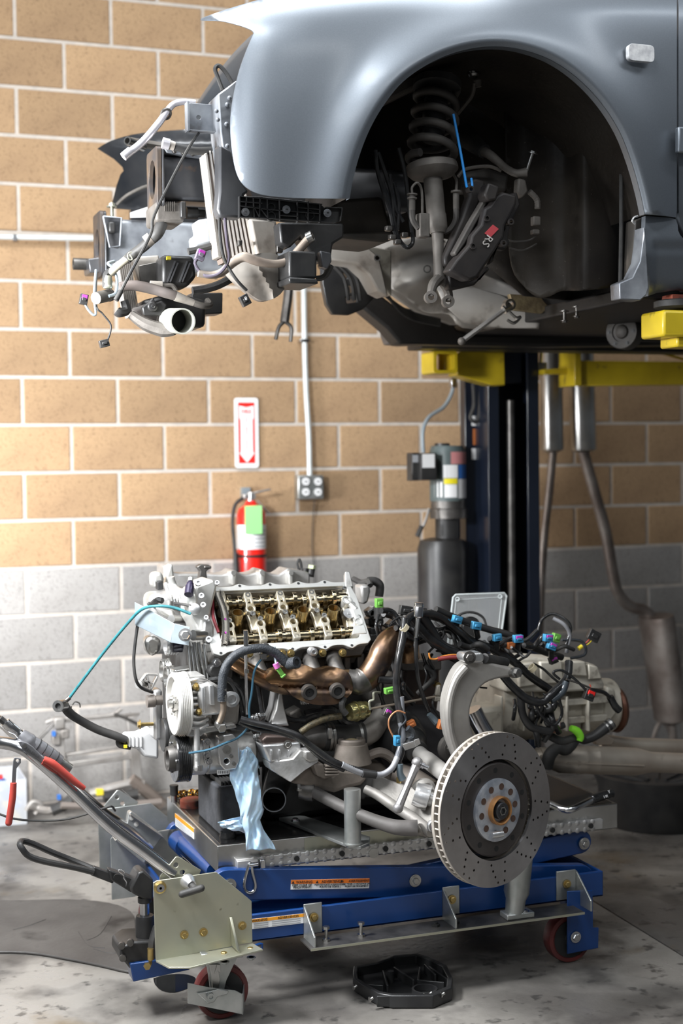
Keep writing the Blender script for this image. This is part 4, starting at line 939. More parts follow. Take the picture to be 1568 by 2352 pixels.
text(0, 'lettering', 'RS', A(1119, 553, -2.7245), ux, n_.cross(ux), .03, mat('silver_badge', (.45, .42, .4), .4), cal)
bc = thing('bungee_cord', A(1070, 425, -2.68), 'bright blue cord hooked from the coil spring to the black caliper', 'bungee cord')
MB().ptube([(1041, 262, -2.66), (1052, 320, -2.67), (1062, 375, -2.68), (1071, 428, -2.69)], .0035).build('cord', bungee, bc)
MB().ptube([(1071, 425, -2.69), (1074, 436, -2.7), (1082, 438, -2.7), (1084, 425, -2.7), (1082, 410, -2.69)], .0032).build('hook', bungee, bc)
# ---------------------------------------------------------------- powertrain lift table
YD = -2.45
tl = A(498.7, 1943, YD); trr = A(1418, 1844, YD); XL, XR = tl.x, trr.x; ZT = tl.z; ZB = A(498.2, 2006.6, YD).z
cart = thing('lift_table', V(((XL+XR)/2, -2.15, 0)), 'blue scissor lift table with a steel deck carrying the removed engine', 'lift table')
deckm = mat('oily_black_deck', (.012, .012, .013), .2, .0, (.022, .021, .02), 4, coat=.15, spec=.35, c3=(.05, .04, .035), s3=6, cr3=(.64, .8))
MB().bx(XL, XR, YD, -1.84, ZB, ZT).build('deck', steelb, cart, bevel=.003)
MB().bx(XL+.012, XR-.012, YD+.014, -1.852, ZT-.001, ZT+.0012).build('deck_mat', deckm, cart)
MB().bx(A(700, 1990, YD-.001).x, XR-.25, YD-.0015, YD, ZB+.028, ZT-.004).build('deck_edge_band', zinc, cart)
# logistic track on the front edge
b = MB(); r0, r1 = A(543, 1986, YD-.02), A(1386, 1895, YD-.02)
zc = (r0.z+r1.z)/2; b.bx(r0.x, r1.x, YD-.018, YD, zc-.0155, zc+.0155); b.build('track', zincg if 0 else alu, cart, bevel=.003)
b = MB(); n = int((r1.x-r0.x-.06)/.0254)
for k in range(n):
    x = r0.x+.05+k*.0254
    for s_ in (-1, 1): b.sph((x, YD-.0165, zc+s_*.0105), .0085, 10, .45, (0, 1, 0))
o = b.build('track_scallops', alu, cart); 
for x, y in ((681, 1973), (785, 1962), (885, 1950), (985, 1940), (1268, 1906), (1356, 1898)):
    q = A(x, y, YD-.019); q.z = zc; MB().cyl(q, q+V((0, -.004, 0)), .0075, n=16).build('track_bolt', inkl, cart)
MB().bx(r0.x, r0.x+.06, YD-.026, YD-.015, zc-.012, zc+.013).build('track_end_cap', alu, cart, bevel=.003)
q = A(603, 1988, YD-.03); MB().box((q.x, YD-.026, zc-.001), (.016, .02, .026)).cyl((q.x-.012, YD-.03, zc), (q.x-.034, YD-.03, zc), .007).build('latch_fitting', steel, cart, bevel=.003)
cb = thing('carabiner', A(575, 2050, YD-.05), 'steel pear-shaped snap ring hanging from the table track', 'carabiner')
MB().tube([A(x, y, YD-.045) for x, y in ((572, 1985), (562, 2020), (561, 2038), (567, 2048), (576, 2050), (584, 2044), (586, 2030), (580, 2005), (577, 1986))], .0042, closed=True, n=10).build('ring', steel, cb)
MB().cyl(A(570, 1988, YD-.045), A(590, 1985, YD-.045), .006).build('gate_knob', steel, cb)
# deck edge sticker on the left side
def onX(x, y): return AX(x, y, XL-.001)
def sticker(name, pts, m_, out, t=.0008): return MB().prism(pts, V(out)*t).build(name, m_, cart)
sticker('warning_label', [onX(403, 1868), onX(446, 1903), onX(446, 1928), onX(403, 1896)], whitel, (-1, 0, 0))
sticker('warning_band', [onX(403, 1868)+V((-.0012, 0, 0)), onX(446, 1903)+V((-.0012, 0, 0)), onX(446, 1912)+V((-.0012, 0, 0)), onX(403, 1877)+V((-.0012, 0, 0))], orangl2, (-1, 0, 0))
for k in range(4): sticker('print_row', [onX(405, 1881+k*3.6)+V((-.0012, 0, 0)), onX(443, 1914+k*3.2)+V((-.0012, 0, 0)), onX(443, 1915+k*3.2)+V((-.0012, 0, 0)), onX(405, 1882+k*3.6)+V((-.0012, 0, 0))], greyl, (-1, 0, 0))
# base frame
YB = -2.53; zt = A(900, 2061, YB).z; zb = A(900, 2122, YB).z
fr0 = A(440, 2100, YB).x; fr1 = A(1385, 2000, YB).x
b = MB(); b.bx(fr0, fr1, YB, YB+.012, zb, zt).bx(fr0, fr1, YB, YB+.04, zb, zb+.008); b.bx(fr1-.006, fr1, YB, -1.83, zb, zt)
b.bx(fr0, fr1, -1.84, -1.83, zb, zt).bx(fr0, fr0+.01, YB, -1.83, zb, zt).bx(fr1-.25, fr1, YB+.01, -1.84, zb, zb+.006)
b.build('base_frame', blue, cart, bevel=.003)
# scissor arms
def arm(p0, p1, Y, h, nm='scissor_arm'):
    b = MB(); q0, q1 = V((p0[0], Y, p0[1])), V((p1[0], Y, p1[1])); d = (q1-q0).normalized(); u_ = V((-d.z, 0, d.x))*h/2
    P = [q0-u_, q1-u_]+[q1+(-u_)*math.cos(k*pi/8)+d*(h/2)*math.sin(k*pi/8) for k in range(1, 8)]+[q1+u_, q0+u_]+[q0+u_*math.cos(k*pi/8)-d*(h/2)*math.sin(k*pi/8) for k in range(1, 8)]
    return b.prism(P, (0, .03, 0)).build(nm, blue, cart, bevel=.003)
aR = A(1340, 1937, -2.47); aC = A(952, 2022, -2.485); aL = A(520, 2032, -2.485)
for dy in (0, .54):
    arm((aL.x, aL.z), (aR.x-.02, zt-.03), -2.49+dy, .085)
    arm((aL.x+.02, zt-.03), (aR.x, aR.z), -2.455+dy, .07)
for (x, y, Y) in ((952, 2022, -2.49), (1340, 1937, -2.46), (527, 2032, -2.49)):
    q = A(x, y, Y); MB().cyl(q, q+V((0, -.005, 0)), .0175, n=24).bolt(q+V((0, -.005, 0)), (0, -1, 0), .0095, .01).build('pivot_bolt', steelb, cart)
q = A(855, 1958, YD-.01); MB().cyl(q, q+V((0, -.01, 0)), .014).build('roller', steelb, cart)
# big warning sticker on the scissor arm
def label(x0, y0, x1, y1, x2, y2, x3, y3, Y):               # TL TR BR BL
    P = [A(x, y, Y) for x, y in ((x0, y0), (x1, y1), (x2, y2), (x3, y3))]; return P
P = label(668, 2021, 848, 2017, 847, 2040, 667, 2043, -2.4915)
MB().prism(P[::-1], (0, -.001, 0)).build('warning_label', whitel, cart)
hh = [P[0]*.999+P[0]*.001, P[1], P[1]*.58+P[2]*.42, P[0]*.58+P[3]*.42]; hh = [p+V((0, -.0014, 0)) for p in hh]
MB().prism(hh[::-1], (0, -.0004, 0)).build('warning_band', orangel, cart)
ul = (P[1]-P[0]).normalized(); vlab = V((0, -1, 0)).cross(ul)
W_ = (P[1]-P[0]).length
for fx, s in ((.14, '▲WARNING'), (.5, '▲ADVERTENCIA'), (.84, '▲AVERTISSEMENT')):
    body = s[1:]; q = P[0]+ul*W_*fx-vlab*.0063+V((0, -.0022, 0))
    text(0, 'lettering', body, q+ul*.006, ul, vlab, .0098 if fx < .8 else .0085, inkl, cart)
    wtx = len(body)*.0033
    c_ = q-ul*(wtx+.003); MB().prism([c_-ul*.004-vlab*.0035, c_+ul*.004-vlab*.0035, c_+vlab*.004], (0, -.0003, 0)).build('warning_triangle', inkl, cart)
for fx, l1, l2 in ((.14, 'KEEP CLEAR OF', 'PINCH POINT'), (.49, 'MANTENGASE ALEJADO DEL', 'PUNTO DE CORTE'), (.84, 'SE TENIR A DISTANCE DU', 'POINT DE PINCEMENT')):
    for k, s in enumerate((l1, l2)):
        text(0, 'lettering', s, P[0]+ul*W_*fx-vlab*(.0148+k*.0062)+V((0, -.0022, 0)), ul, vlab, .0068 if fx != .14 else .008, inkl, cart)
for fx in (.255, .63): q = P[0]+ul*W_*fx-vlab*.018+V((0, -.0016, 0)); MB().box(q, (.0006, .0006, .013)).build('label_divider', inkl, cart)
P = label(578, 2116, 697, 2098, 697, 2113, 578, 2133, YB-.0015)
P = [A(578, 2111, YB-.001), A(697, 2098, YB-.001), A(697, 2120, YB-.001), A(578, 2134, YB-.001)]
MB().prism(P[::-1], (0, -.001, 0)).build('warning_label', whitel, cart)
ul = (P[1]-P[0]).normalized(); vlab = V((0, -1, 0)).cross(ul)
hh = [p+V((0, -.0014, 0)) for p in (P[0], P[1], P[1]*.68+P[2]*.32, P[0]*.68+P[3]*.32)]
MB().prism(hh[::-1], (0, -.0004, 0)).build('warning_band', orangl2, cart)
text(0, 'lettering', 'WARNING', A(596, 2113.5, YB-.003), ul, vlab, .009, inkl, cart); text(0, 'lettering', 'ADVERTENCIA', A(662, 2106, YB-.003), ul, vlab, .009, inkl, cart)
for k in range(3):
    for xa_, xb_ in ((582, 616), (624, 690)):
        MB().bar(A(xa_, 2122+k*4.5-(xa_-582)*.115, YB-.0025), A(xb_, 2122+k*4.5-(xb_-582)*.115, YB-.0025), .0004, .0018).build('print_row', greyl, cart)
# lower shelf rail with gusset brackets
s0, s1 = A(712, 2183, YB-.09), A(1340, 2094, YB-.09); zs = (s0.z+s1.z)/2
MB().bx(s0.x, s1.x, YB-.095, YB-.005, zs-.003, zs+.003).build('step_rail', steeld, cart, bevel=.001)
MB().bx(s0.x, s1.x, YB-.0965, YB-.095, zs-.0032, zs+.0032).build('step_edge', zinc, cart)
def gus(x0, y0, x1, y1):
    a = A(x0, y0, YB-.004); c = A(x1, y1, YB-.004)
    MB().bx(a.x, c.x, YB-.006, YB, c.z, a.z).build('bracket_plate', zincg, cart, bevel=.002)
    q = A((x0+x1)/2+2, (y0+y1)/2-2, YB-.008); MB().bolt(q, (0, -1, 0), .0085, .008).build('bracket_bolt', brass, cart)
    return a, c
for (x0, y0, x1, y1, side) in ((697, 2077, 740, 2141, -1), (1016, 2038, 1055, 2098, -1), (1277, 2002, 1322, 2063, 1)):
    a, c = gus(x0, y0, x1, y1); xg = a.x if side < 0 else c.x
    MB().prism([V((xg, YB, a.z-.004)), V((xg, YB-.012, a.z-.01)), V((xg, YB-.09, zs+.03)), V((xg, YB-.09, zs)), V((xg, YB, zs))], (.005, 0, 0)).build('gusset', zincg, cart, bevel=.001)
for x, y in ((749, 2160), (829, 2148)):
    q = A(x, y, YB-.05); q.z = zs+.003; MB().cyl(q, q+V((0, 0, .035)), .0045).cyl(q, q+V((0, 0, .006)), .011, n=6).cyl(q+V((0, 0, .032)), q+V((0, 0, .039)), .0095, n=6).build('levelling_bolt', steelb, cart)
for x, y in ((1000, 2112), (1045, 2106)): q = A(x, y, YB-.05); q.z = zs; MB().cyl(q-V((0, 0, .015)), q+V((0, 0, .015)), .006).cyl(q+V((0, 0, .003)), q+V((0, 0, .01)), .012, n=6).build('levelling_bolt', inkl, cart)
# socket post standing on the step rail behind the disc
sp = thing('support_post', A(1180, 2108, YB-.07), 'grey steel socket post standing on the table step under the brake disc', 'post')
q = A(1180, 2108, YB-.06); q.z = zs+.003
MB().box(q+V((.01, -.0, .008)), (.085, .05, .016)).build('foot', zincg, sp, bevel=.003)
MB().lathe([(.026, .014), (.028, .05), (.036, .07), (.036, .19), (.034, .2)], q+V((.0, 0, 0)), (.12, 0, 1), 24).build('sleeve', zincg, sp)
MB().bolt(q+V((.028, -.01, .016)), (0, 0, 1), .009, .004).build('bolt', steel, sp)
# casters
def caster_wheel(c, r, wd, par):
    MB().lathe([(r*.6, 0), (r*.8, wd*.05), (r*.82, 0), (r*.97, .002), (r, .008), (r, wd-.008), (r*.97, wd-.002), (r*.82, wd), (r*.6, wd)], V(c)-V((0, wd/2, 0)), (0, 1, 0), 36).build('caster_tyre', redpu, par)
    MB().lathe([(.012, -.006), (.02, -.004), (.022, .003), (r*.7, .006), (r*.78, .0)], V(c)-V((0, wd/2+.001, 0)), (0, 1, 0), 28).build('caster_hub', inkl, par)
c = A(1306, 2151, -2.53); c.z = .071; caster_wheel((c.x, -2.52, .071), .07, .045, cart)
MB().slab([(1303, 2047), (1361, 2045), (1362, 2131), (1375, 2131), (1374, 2178), (1303, 2192)], -2.56, .006).build('caster_plate', blue, cart, bevel=.002)
MB().slab([(1296, 2047), (1361, 2045), (1361, 2070), (1300, 2110)], -2.5, .035).build('caster_web', blue, cart, bevel=.003)
q = A(1321, 2152, -2.562); MB().bolt(q, (0, -1, 0), .011, .01).build('axle_bolt', steel, cart)
caster_wheel((c.x, -1.88, .071), .07, .045, cart)
MB().bx(c.x-.03, c.x+.05, -1.92, -1.914, .03, zb+.02).bx(c.x-.03, c.x+.05, -1.85, -1.844, .03, zb+.02).build('caster_fork', blue, cart, bevel=.002)
c = A(508, 2268, -2.56); c = V((c.x, -2.555, .072)); caster_wheel(c, .0715, .042, cart)
MB().slab([(470, 2192), (548, 2192), (520, 2252), (512, 2285), (484, 2285), (478, 2240)], -2.597, .004).build('caster_fork', zincg, cart, bevel=.001)
MB().slab([(470, 2192), (548, 2192), (520, 2252), (512, 2285), (484, 2285), (478, 2240)], -2.522, .004).build('caster_fork', zincg, cart, bevel=.001)
MB().slab([(462, 2192), (560, 2188), (558, 2200), (464, 2204)], -2.62, .11).build('swivel_plate', zincg, cart, bevel=.003)
MB().slab([(498, 2215), (506, 2216), (507, 2236), (500, 2230), (492, 2238)], -2.603, .006).slab([(480, 2215), (500, 2215), (505, 2250), (500, 2280), (488, 2280), (485, 2240)], -2.601, .004).build('brake_lever', steelb, cart, bevel=.001)
b = MB(); b.slab([(431, 2258), (480, 2268), (540, 2275), (556, 2283), (556, 2330), (431, 2305)], -2.625, .003)
a = A(556, 2283, -2.625); a2 = A(556, 2331, -2.625); b.prism([a, a2, a2+V((.032, .09, 0)), a+V((.032, .09, .012))], (.003, 0, 0))
b.slab([(431, 2258), (540, 2275), (556, 2283), (556, 2300), (431, 2300)], -2.53, .003)
b.build('toe_guard', zincg, cart, bevel=.001)
MB().slab([(453, 2282), (478, 2278), (500, 2272), (526, 2276), (522, 2284), (500, 2290), (492, 2302), (478, 2306), (468, 2296)], -2.632, .006).build('brake_pedal', zincg, cart, bevel=.002)
q = A(482, 2287, -2.633); MB().ring(q, q+V((0, -.012, 0)), .0095, .0055, 20).cyl(q, q+V((0, -.008, 0)), .0055).build('axle_nut', zincg, cart)
caster_wheel((c.x, -1.85, .072), .0715, .042, cart)
MB().bx(c.x-.03, c.x+.03, -1.885, -1.88, .04, zb).bx(c.x-.03, c.x+.03, -1.82, -1.815, .04, zb).build('caster_fork', zincg, cart)
# left end side plates
def sideplate(Y0, dxy=(0, 0)):
    pass
YS = -2.60
sp_out = [(A(x, y, YS).x, A(x, y, YS).z) for x, y in ((358, 2208), (580, 2165), (578, 2070), (497, 2003), (360, 2023), (352, 2028))]
for k, (Yp, m_) in enumerate(((YS, zinc), (-1.8, zincg))):
    MB().plate(sp_out, [], V((0, Yp+.005, 0)), (1, 0, 0), (0, 0, 1), .005).build('side_plate', m_, cart, bevel=.0012)
    tri = [(A(x, y, YS+.02).x, A(x, y, YS+.02).z) for x, y in ((366, 2021), (456, 2013), (462, 1999), (410, 1968), (404, 1968), (368, 2012))]
    hol = [circ(A(x, y, YS+.02).x, A(x, y, YS+.02).z, .0068, 14) for x, y in ((404, 1987), (419, 2004))]
    MB().plate(tri, hol, V((0, Yp+.025, 0)), (1, 0, 0), (0, 0, 1), .005).build('adjusting_plate', m_, cart, bevel=.001)
    a = A(425, 1973, YS+.02); c_ = A(459, 2003, YS+.02); MB().prism([V((a.x, Yp+.02, a.z)), V((c_.x, Yp+.02, c_.z)), V((c_.x, Yp+.055, c_.z)), V((a.x, Yp+.055, a.z))], (-.004, 0, .004)).build('adjusting_flange', m_, cart)
fl_ = [A(x, y, YS) for x, y in ((358, 2206), (580, 2164))]
z_f = fl_[0].z; 
f0 = A(358, 2206, YS); f1 = A(580, 2166, YS)
MB().prism([V((f0.x, YS, f0.z)), V((f1.x, YS, f1.z)), V((f1.x+.012, YS-.055, f1.z)), V((f0.x+.07, YS-.08, f0.z)), V((f0.x+.02, YS-.06, f0.z))], (0, 0, -.005)).build('plate_flange', zinc, cart, bevel=.001)
q = A(533, 2140, YS-.001); g = A(548, 2186, YS-.04)
MB().prism([A(527, 2106, YS-.002), A(531, 2172, YS-.002), A(548, 2189, YS-.05), A(543, 2180, YS-.05)], (.007, 0, 0)).build('gusset', zinc, cart, bevel=.001)
for x, y in ((423, 2147), (467, 2141), (556, 2126)): MB().bolt(A(x, y, YS-.001), (0, -1, 0), .0075, .007).build('plate_bolt', brass, cart)
for x, y in ((514, 2192), (575, 2182)):
    MB().bolt(A(x, y, YS-.03), (0, 0, 1), .0085, .007).build('plate_bolt', brass, cart)
    MB().bolt(A(x+2, y+16, YS-.03), (0, 0, -1), .008, .007).build('plate_nut', zincg, cart)
q = A(367, 2038, YS-.001); MB().lathe([(.0165, 0), (.0165, .002), (.0115, .005), (.0115, .007)], q, (0, -1, 0), 28).build('pivot_bush', brass, cart)
MB().lathe([(.010, .0), (.010, .010), (.0035, .010), (.0035, .007)], q, (0, -1, 0), 24).build('pivot_screw', steel, cart)
q = A(429, 2022, YS-.001); d = V((.25, -1, -.25)).normalized()
MB().lathe([(.019, 0), (.019, .012), (.015, .02), (.0125, .028)], q, d, 24).build('plunger_collar', alub, cart)
q2 = q+d*.03; MB().cyl(q, q+d*.055, .0085).build('plunger_pin', rub, cart)
q2 = A(440, 2047, YS-.05); hd = (A(461, 2040, YS-.06)-A(420, 2053, YS-.04)).normalized()
MB().tube([q2-hd*.03, q2-hd*.026, q2+hd*.026, q2+hd*.03], [.006, .0095, .0095, .006], n=14, smooth=False).sph(q2-hd*.026, .0095).sph(q2+hd*.026, .0095).build('t_handle', rub, cart)
# far side plate rising behind the handle
MB().slab([(254, 1928), (262, 1916), (300, 1920), (420, 1900), (420, 2020), (308, 2060), (257, 2067)], -1.95, .005).build('side_plate', zincg, cart, bevel=.001)
MB().slab([(296, 1868), (302, 1864), (374, 1920), (345, 1960), (330, 1984), (264, 1930), (290, 1905)], -1.99, .03).build('adjusting_bracket', zincg, cart, bevel=.002)
MB().bar(A(296, 1868, -2.0), A(372, 1921, -2.0), .05, .003).bar(A(262, 1926, -2.0), A(330, 1982, -2.0), .05, .003).build('adjusting_flange', steelb, cart)
for x, y in ((302, 1879), (313, 1893)): MB().cyl(A(x, y, -1.992), A(x, y, -1.9895), .007).build('plate_hole', alu, cart)
# push handle: one bent tube, leaves and re-enters the frame at the left
MB().tube([A(398, 2008, -2.57), A(330, 1955, -2.57), A(250, 1895, -2.57), A(150, 1800, -2.57), A(75, 1735, -2.57), A(35, 1712, -2.55), A(-10, 1704, -2.5), A(-40, 1700, -2.35), A(-45, 1680, -2.1), A(-20, 1655, -2.0), A(5, 1660, -1.98), A(60, 1712, -1.98), A(150, 1790, -1.98), A(240, 1868, -1.98), A(300, 1908, -1.98), A(345, 1950, -1.98)], .0158, n=18).build('push_handle', steel, cart, smooth=60)
# pump lever
MB().tube([A(215, 2003, -2.42), A(170, 1992, -2.42), A(100, 1978, -2.42), A(66, 1966, -2.42), A(50, 1948, -2.42), A(46, 1938, -2.41), A(52, 1932, -2.39), A(75, 1938, -2.38), A(120, 1958, -2.38), (A(170, 1978, -2.38)), A(215, 1996, -2.4)], .0085, n=10).build('pump_lever', blk, cart)
MB().bar(A(210, 1998, -2.41), A(262, 2018, -2.41), .022, .024).build('lever_socket', blk, cart, bevel=.003)
MB().slab([(250, 1998), (300, 2015), (350, 2040), (350, 2062), (300, 2050), (255, 2022)], -2.44, .04).build('lever_yoke', blk, cart, bevel=.004)
MB().slab([(300, 2040), (318, 2004), (330, 2000), (352, 2020), (352, 2068), (330, 2066), (303, 2052)], -2.47, .07).build('pump_head', blk, cart, bevel=.005)
q = A(267, 2014, -2.445); MB().cyl(q, q+V((0, -.006, 0)), .008).build('pin', inkl, cart)
MB().ptube([(289, 2024, -2.45), (283, 2010, -2.455), (276, 2004, -2.455), (272, 1999, -2.455), (280, 1998, -2.455), (286, 2004, -2.455), (284, 2016, -2.455), (290, 2026, -2.455), (289, 2036, -2.455)], .0015, n=6).build('cotter_clip', steel, cart)
# hydraulic pump
vc(MB(), 332, 2068, 2110, 20, -2.45).build('pump_ram', steel, cart)
vc(MB(), 332, 2060, 2072, 28, -2.45).build('ram_gland', blk, cart)
vc(MB(), 334, 2102, 2178, 40, -2.45, [(1, 0), (1, .9), (.9, 1)]).build('pump_barrel', blk, cart)
MB().slab([(276, 2180), (300, 2164), (370, 2160), (380, 2170), (382, 2222), (300, 2228), (288, 2212), (275, 2206)], -2.49, .12).build('pump_body', blk, cart, bevel=.006)
for x, y in ((280, 2170), (283, 2198), (300, 2163)): q = A(x, y, -2.49); MB().cyl(q, q+V((-.004, -.012, 0)), .009).build('pump_port', steeld, cart)
MB().ptube([(362, 2128, -2.5), (352, 2160, -2.51), (350, 2182, -2.51)], .012).build('pump_hose', rub, cart)
vc(MB(), 346, 2178, 2204, 14, -2.52).ptube([(346, 2202, -2.52), (344, 2215, -2.52), (337, 2218, -2.52)], .005).build('hose_fitting', brass, cart)
q = A(337, 2218, -2.525); MB().cyl(q, q+V((0, -.008, 0)), .0095, n=6).build('fitting_nut', brass, cart)
MB().slab([(298, 2214), (400, 2200), (444, 2196), (436, 2228), (306, 2256)], -2.5, .06).build('pump_cradle', blue, cart, bevel=.003)
MB().slab([(255, 1945), (420, 1910), (520, 1990), (520, 2100), (430, 2195), (380, 2195), (360, 2040), (256, 2010)], -1.86, .01).build('rear_panel', blue, cart)
MB().tube([A(410, 1925, -2.0), A(430, 1945, -2.1), A(490, 2000, -2.35)], .02, n=14).build('cross_tube', blue, cart)
MB().cyl(A(408, 1930, -2.0), A(425, 1946, -2.06), .031, n=20).build('tube_collar', blue, cart)
MB().ptube([(585, 2172, -2.53), (597, 2168, -2.53), (601, 2168, -2.53), (601, 2180, -2.53)], .004, smooth=False).build('hook_edge', blue, cart)

# ---------------------------------------------------------------- things lying on the table deck
t = thing('engine_stand_post', A(808, 1935, -2.43), 'bright steel post with a flat foot bolted near the front deck edge', 'post')
pz = ZT+.004
P4 = [AZ(x, y, pz) for x, y in ((640, 1884), (652, 1876), (700, 1880), (850, 1928), (848, 1942), (828, 1950), (800, 1948), (780, 1940))]
MB().prism([p-V((0, 0, .001)) for p in P4], (0, 0, .009)).build('foot_bar', zincg, t, bevel=.002)
q = AZ(810, 1938, pz+.009); hz_ = A(810, 1812, q.y).z
MB().cyl(q, V((q.x, q.y, hz_)), .0225, n=28).cyl(q, q+V((0, 0, .004)), .026, n=28).build('post', zincg, t)
q = AZ(678, 1886, pz+.008); MB().bolt(q, (0, 0, 1), .009, .009).build('bolt', steel, t)
t = thing('timber_block', AZ(520, 1880, ZT), 'charcoal rubber-topped block wedged under the compressor', 'block')
P = [A(462, 1800, -2.3), A(500, 1883, -2.3)]
bx0 = A(478, 1800, -2.28).x; bz1 = A(500, 1812, -2.36).z
q = V(((A(505, 1880, -2.36).x+A(585, 1880, -2.36).x)/2, -2.24, (ZT+.001+bz1)/2))
MB().box(q, (A(585, 1880, -2.36).x-A(505, 1880, -2.36).x, .26, bz1-ZT-.001)).build('block', wood, t, bevel=.006)
b = MB()
for k in range(9): b.box((q.x-.035+k*.01, -2.27, bz1+.006), (.005, .12, .012))
o = b.build('ribbed_pad', rub, t)
def deckthing(nm, x, y, lab, cat): return thing(nm, AZ(x, y, ZT+.0014), lab, cat)
t = deckthing('rubber_puck', 441, 1866, 'round cracked red rubber pad on the deck corner', 'rubber pad')
q = AZ(441, 1860, ZT+.0014); q = AZ(441, 1852, ZT+.0014)
MB().lathe([(.036, 0), (.0365, .004), (.0365, .02), (.034, .023)], q, (0, 0, 1), 32).build('pad', redrub, t)
t = deckthing('gold_chain', 435, 1830, 'short heap of gold-coloured chain links behind the red pad', 'chain')
for k in range(9):
    q = AZ(408+k*6.5, 1826-(k % 3)*2-k*.4, ZT+.012+.004*(k % 2)); MB().tube([q+V((.009*math.cos(a_*pi/3), .004*math.sin(a_*pi/3)*(1 if k % 2 else -1), .008*math.sin(a_*pi/3))) for a_ in range(6)], .003, closed=True, n=6, sub=3).build('link', mat('gold_link', (.6, .36, .1), .25, 1.) if k == 0 else bpy.data.materials['gold_link'], t)
t = deckthing('impact_socket', 400, 1840, 'black and chrome socket standing on the left deck corner', 'socket')
q = AZ(400, 1842, ZT+.0014); MB().lathe([(.010, 0), (.010, .02), (.0085, .022)], q, (0, 0, 1), 18).build('drive', steel, t)
MB().lathe([(.0125, .022), (.0125, .045), (.0135, .047), (.0135, .052)], q, (0, 0, 1), 18).build('body', inkl, t)
t = thing('bearing_ring', AZ(523, 1925, ZT+.0014), 'shiny black ring lying on the front left deck corner', 'ring')
q = AZ(523, 1923, ZT+.0014); MB().lathe([(.0165, .0), (.023, 0), (.0235, .004), (.0205, .0165), (.017, .0165), (.0165, 0)], q, (0, 0, 1), 32, cap=False).build('ring', blkg, t)
t = thing('lever_bar', AZ(1330, 1862, ZT+.02), 'bent silver bar with black taped grip lying on the right deck end', 'bar')
MB().tube([AZ(1215, 1830, ZT+.03), AZ(1262, 1846, ZT+.02), AZ(1290, 1858, ZT+.012), AZ(1312, 1859, ZT+.012), AZ(1340, 1846, ZT+.018), AZ(1362, 1835, ZT+.02)], .0105, n=14).build('bar', steel, t)
MB().tube([AZ(1358, 1837, ZT+.02), AZ(1378, 1829, ZT+.022), AZ(1404, 1822, ZT+.024)], [.0135, .0145, .0135], n=14, cor=.06).build('taped_grip', blkg, t)
d = (AZ(1404, 1822, ZT+.024)-AZ(1362, 1835, ZT+.02)).normalized(); n_ = V((-.3, -1, .35)).normalized(); vv = n_.cross(d)
text(0, 'lettering', '1 M', AZ(1388, 1831, ZT+.022)+n_*.0152, d, vv, .012, whitel, t); text(0, 'lettering', 'Y', AZ(1396, 1820, ZT+.03)+n_*.0142, d, vv, .013, whitel, t)

# blue nitrile glove / cloth hanging over the deck edge
t = thing('blue_glove', A(575, 1955, -2.49), 'crumpled pale blue glove hanging from the compressor over the front deck edge', 'glove')
def drape(left, right, Yf, nm, fold=.011, nv=84, nu=34, ph=0):
    def fn(u, v):
        y = left[0][1]+(left[-1][1]-left[0][1])*v
        xl = lerp_([(b_, a_) for a_, b_ in left], y); yr = right[0][1]+(right[-1][1]-right[0][1])*v
        xr = lerp_([(b_, a_) for a_, b_ in right], yr)
        x = xl+(xr-xl)*u; yy = y+(yr-y)*u
        Y = Yf(x, yy)-.022*math.sin(pi*u)+fold*(1.4*abs(math.sin(u*5+v*7+ph))-.7)*math.sin(pi*u)**.5+fold*1.0*abs(math.sin(u*8-v*9+2+ph))*(.5+.5*math.sin(v*7))+.6*fold*abs(math.sin(v*14+u*5))+.3*fold*math.sin(v*41+u*17)*math.sin(u*13+v*5)
        return A(x+1.2*math.sin(v*23+u*5), yy+1.5*math.sin(u*11+v*9), Y)
    vs, fs = surface(fn, nu, nv); o = MB().add(vs, fs).build(nm, cloth, t, smooth=80)
    solid(o, .0015, 0)
    return o
Yg = lambda x, y: -2.47-.03*smst(1750, 1850, y)+.0*x
drape([(552, 1722), (545, 1740), (530, 1762), (527, 1790), (540, 1820), (548, 1850), (552, 1880), (562, 1910), (564, 1935), (566, 1953)],
      [(575, 1720), (590, 1745), (594, 1780), (598, 1820), (606, 1860), (596, 1885), (608, 1910), (625, 1935), (633, 1950)], Yg, 'glove_body')
drape([(500, 1890), (520, 1885), (545, 1882), (560, 1870)][::1] if 0 else [(540, 1880), (512, 1884), (500, 1890), (512, 1902)], [(585, 1868), (580, 1885), (572, 1900), (560, 1912)], lambda x, y: -2.48, 'glove_finger', .006, 16, 14, 1)
drape([(560, 1716), (551, 1728), (549, 1742)], [(578, 1716), (590, 1735), (596, 1765)], lambda x, y: -2.45, 'glove_cuff', .004, 12, 12, 2)

# ---------------------------------------------------------------- on the handle
tool = mat('tool_grey', (.17, .17, .18), .35, .5)
t = thing('ratchet_tool', A(90, 1700, -2.5), 'grey and black air ratchet lying along the push handle', 'power tool')
def bary(pts, Y, dy, nm, m_, par, bev=.003): return MB().slab(pts, Y, dy).build(nm, m_, par, bevel=bev, seg=3)
MB().tube([A(0, 1650, -2.54), A(14, 1662, -2.54)], .008).build('anvil', inkl, t)
MB().tube([A(12, 1658, -2.54), A(24, 1670, -2.54), A(40, 1682, -2.54), A(56, 1698, -2.54)], [.012, .014, .012, .018], n=14).build('head', steel, t)
MB().tube([A(46, 1684, -2.54), A(62, 1702, -2.54), A(80, 1720, -2.54)], [.014, .024, .022], n=14).build('collar', tool, t)
d0, d1 = A(72, 1708, -2.54), A(136, 1752, -2.54)
MB().tube([d0, d0+(d1-d0)*.3, d0+(d1-d0)*.7, d1], [.021, .023, .022, .019], n=16).build('grip', tool, t)
